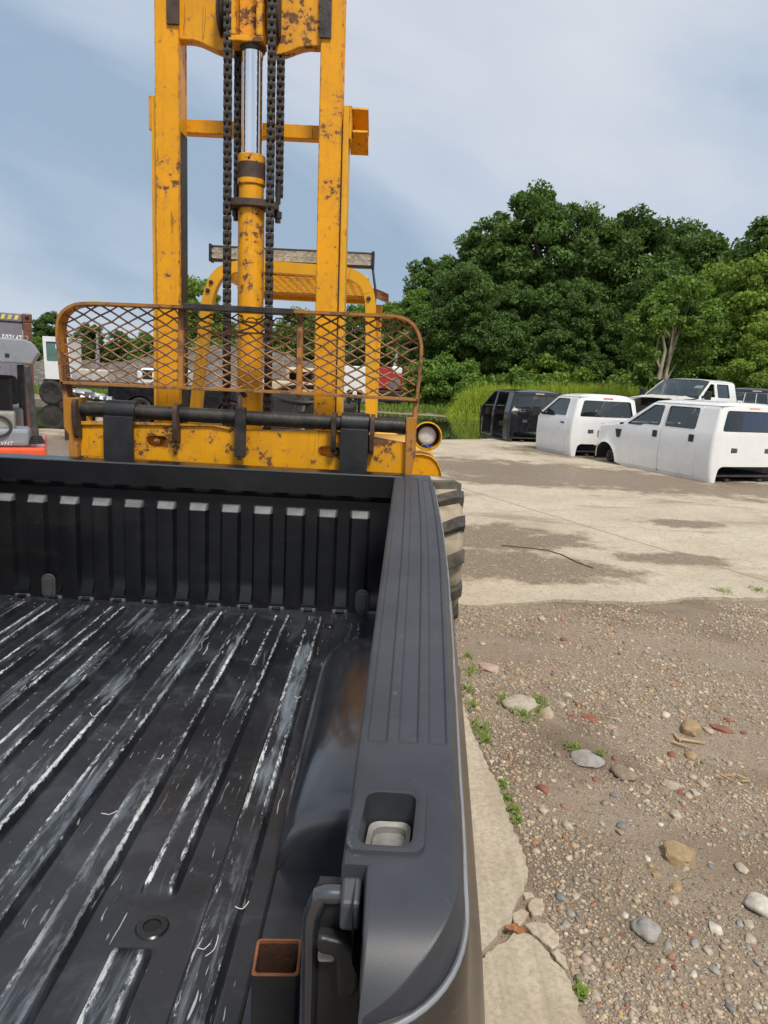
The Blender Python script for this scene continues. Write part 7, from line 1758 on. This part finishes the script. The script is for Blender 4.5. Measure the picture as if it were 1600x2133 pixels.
tree('cherry', at(1380, 33), 33, top_s(1390, 572, 33, 7.7), 0.4, 'slender pale-barked tree with a bare leaning trunk before the dark wood', None, 'slender_tree')
b = MB()
for (pts_, r_) in (([(1372, 790), (1385, 730), (1380, 700), (1368, 690)], 0.10), ([(1376, 770), (1362, 735), (1352, 720), (1345, 700)], 0.05), ([(1366, 742), (1350, 750), (1340, 770)], 0.03)):
    b.tube([PY(u, v, 32.6) for u, v in pts_], [r_ * (1 - 0.2 * k) for k in range(len(pts_))], 7)
b.v = [(p[0], p[1], p[2]) for p in b.v]
tag(b.build('dead_branch', M['bark_pale'], None, 60), 'bare pale dead limbs hanging at the slender pale-barked tree', 'branch')
# bushes along the foot of the wood
for k in range(17):
    u = 870 + 44 * k; Y = 43 + 1.5 * math.sin(k * 2.1) - max(0, (u - 1300) / 60)
    tree('bush' if k % 3 else 'bush_light', at(u, Y), Y, 1.1 + 0.35 * math.sin(k * 1.3), k * 1.1, ('mid green' if k % 3 else 'light green') + ' bush at the foot of the wood, behind ' + ('the parked dark forklift' if u < 940 else 'the scrap heaps' if u < 1010 else 'the doorless black cab' if u < 1110 else 'the white two-door cab' if u < 1230 else 'the gap between white cabs' if u < 1310 else 'the slender pale-barked tree' if u < 1400 else 'the white pickup' if u < 1490 else 'the black pickup'), ('mid green' if k % 3 else 'light green') + ' bushes at the foot of the wood', 'bush')
# trees behind the gravel heap, far left
G3 = 'trees behind the gravel heap'
for (key, u, vt, Y, Hn, rz, lab) in (('maple', 110, 655, 70, 11.2, 0.4, 'dark far tree right of the container, behind the tractor'), ('ash', 85, 700, 60, 10.4, 2.0, 'mid green far tree beside the container corner post'), ('maple', 190, 678, 72, 11.2, 4.4, 'dark far tree just right of the tractor cab'), ('maple', 250, 692, 74, 11.2, 3.1, 'dark far tree over the left slope of the gravel heap'), ('ash', 305, 690, 70, 10.4, 0.0, 'mid green far tree left of the mast, behind the gravel heap'), ('locust', 410, 575, 60, 9.4, 1.2, 'pale green feathery tree showing behind the overhead guard'), ('locust', 610, 640, 66, 9.4, 2.9, 'pale green tree behind the lift cylinder'), ('ash', 660, 650, 64, 10.4, 5.0, 'mid green tree behind the right mast rail'), ('ash', 740, 632, 60, 10.4, 2.2, 'mid green tree between mast and guard post'), ('locust', 830, 622, 56, 9.4, 4.0, 'light green tree at the left end of the dark wood'), ('ash', 870, 600, 52, 10.4, 1.4, 'mid green tree joining the wood behind the backrest corner'), ('locust', 540, 660, 68, 9.4, 0.6, 'pale green tree low over the gravel heap'), ('ash', 380, 670, 72, 10.4, 3.3, 'mid green tree seen between the mast rails'), ('ash', 470, 665, 70, 10.4, 5.3, 'mid green tree over the top of the gravel heap'), ('maple', 20, 690, 74, 11.2, 1.7, 'dark far tree behind the container'), ('maple', 790, 640, 58, 11.2, 0.7, 'dark far tree behind the red truck')):
    tree(key, at(u, Y), Y, top_s(u, vt, Y, Hn), rz, lab, G3, 'far_tree')
# gravel heap
m = NT('heap_gravel')
c = m.mix(m.ramp(m.noise(1.6, 8, 0.75), [(0.35, 0.0), (0.68, 1.0)]), (0.105, 0.092, 0.082), (0.21, 0.185, 0.16))
sv = m.n('ShaderNodeSeparateColor', None, Color=m.vor(4.5, out='Color')); c = m.mix(m.ramp(sv.outputs[0], [(0.75, 0.0), (0.8, 0.55)]), c, (0.30, 0.27, 0.235))
M['heap'] = m.bsdf(Base_Color=c, Roughness=0.95, Normal=m.bump(m.noise(6, 6, 0.75), 1.0, 0.15), Specular_IOR_Level=0.2)
hp = MB(); rows = []; YH = 54.0
tops = [(60, 775), (90, 742), (150, 745), (230, 752), (328, 733), (400, 718), (467, 714), (540, 722), (600, 735), (660, 752), (720, 772), (760, 795), (800, 800)]
xt_ = [(PY(u, v, YH).x, max(0.0, PY(u, v, YH).z)) for u, v in tops]
xs_ = [xt_[0][0] - 1 + (xt_[-1][0] - xt_[0][0] + 2) * k / 150 for k in range(151)]
for j in range(25):
    t = j / 24; y = YH - 9 + 18 * t; e = 1 - abs(2 * t - 1)
    rows.append([(x, y, interp(xt_, x) * e ** 0.9 * (1 + 0.05 * fbm(x, y, 0.7, 4)) + 0.35 * fbm(x, y, 1.1, 4) * min(1, e * 4) - 0.15) for x in xs_])
hp.grid(rows); tag(hp.build('gravel_heap', M['heap'], None, 60, recalc=False), 'long heap of grey crushed stone behind the tractor and trucks', 'gravel heap', kind=None)
# grass bank
M['grass_tall'] = leaf_mat('tall_grass', (0.19, 0.28, 0.03), (0.33, 0.40, 0.06), 0.42, 0.6)
def grass(name, label, n, xr_, yr_, hfun, mat, w=0.025):
    x = NPR.uniform(*xr_, n); y = NPR.uniform(*yr_, n); h = np.array([hfun(a, c) for a, c in zip(x, y)]) * NPR.uniform(0.5, 1.15, n); k = h > 0.03; x, y, h = x[k], y[k], h[k]; n = len(x)
    a = NPR.uniform(0, 2 * math.pi, n); l = NPR.uniform(0.1, 0.5, n) * h; dx, dy = np.cos(a), np.sin(a); px_, py_ = -dy * w, dx * w
    z = np.zeros(n)
    V = np.stack([np.stack([x - px_, y - py_, z], 1), np.stack([x + px_, y + py_, z], 1), np.stack([x + px_ * .8 + dx * l * .4, y + py_ * .8 + dy * l * .4, h * .62], 1), np.stack([x - px_ * .8 + dx * l * .4, y - py_ * .8 + dy * l * .4, h * .62], 1), np.stack([x + dx * l, y + dy * l, h], 1)], 1).reshape(-1, 3)
    me = bpy.data.meshes.new(name); fs = []
    q = np.arange(n) * 5
    loops = np.stack([q, q + 1, q + 2, q + 3, q + 3, q + 2, q + 4], 1).reshape(-1)
    me.vertices.add(n * 5); me.vertices.foreach_set('co', V.reshape(-1).astype(np.float32)); me.loops.add(n * 7); me.loops.foreach_set('vertex_index', loops.astype(np.int32)); me.polygons.add(n * 2)
    me.polygons.foreach_set('loop_start', np.stack([np.arange(n) * 7, np.arange(n) * 7 + 4], 1).reshape(-1).astype(np.int32)); me.polygons.foreach_set('loop_total', np.tile([4, 3], n).astype(np.int32)); me.update(calc_edges=True); me.materials.append(M[mat])
    tag(link(name, me), label, 'grass', kind='stuff')
def hb_(x, y):
    return max(0.0, (1.66 + 1.2 * fbm(x, y, 0.32, 4)) * sst(2.6, 4.6, x) * sst(18.5, 15.5, x) * sst(33, 35, y))
grass('tall_grass', 'bright green tall grass and weeds growing along the far side of the puddle', 34000, (2.4, 19), (33, 41), hb_, 'grass_tall', 0.03)
grass('bank_grass', 'short rough grass along the yard edge by the tractor', 9000, (-22, 3), (36.5, 44), lambda x, y: 0.35 + 0.3 * fbm(x, y, 0.3, 2), 'leaf_light', 0.03)
grass('verge_grass', 'rough grass under the wood behind the parked trucks', 14000, (14, 40), (27, 42), lambda x, y: 0.5 + 0.4 * fbm(x, y, 0.3, 2), 'leaf_light', 0.03)
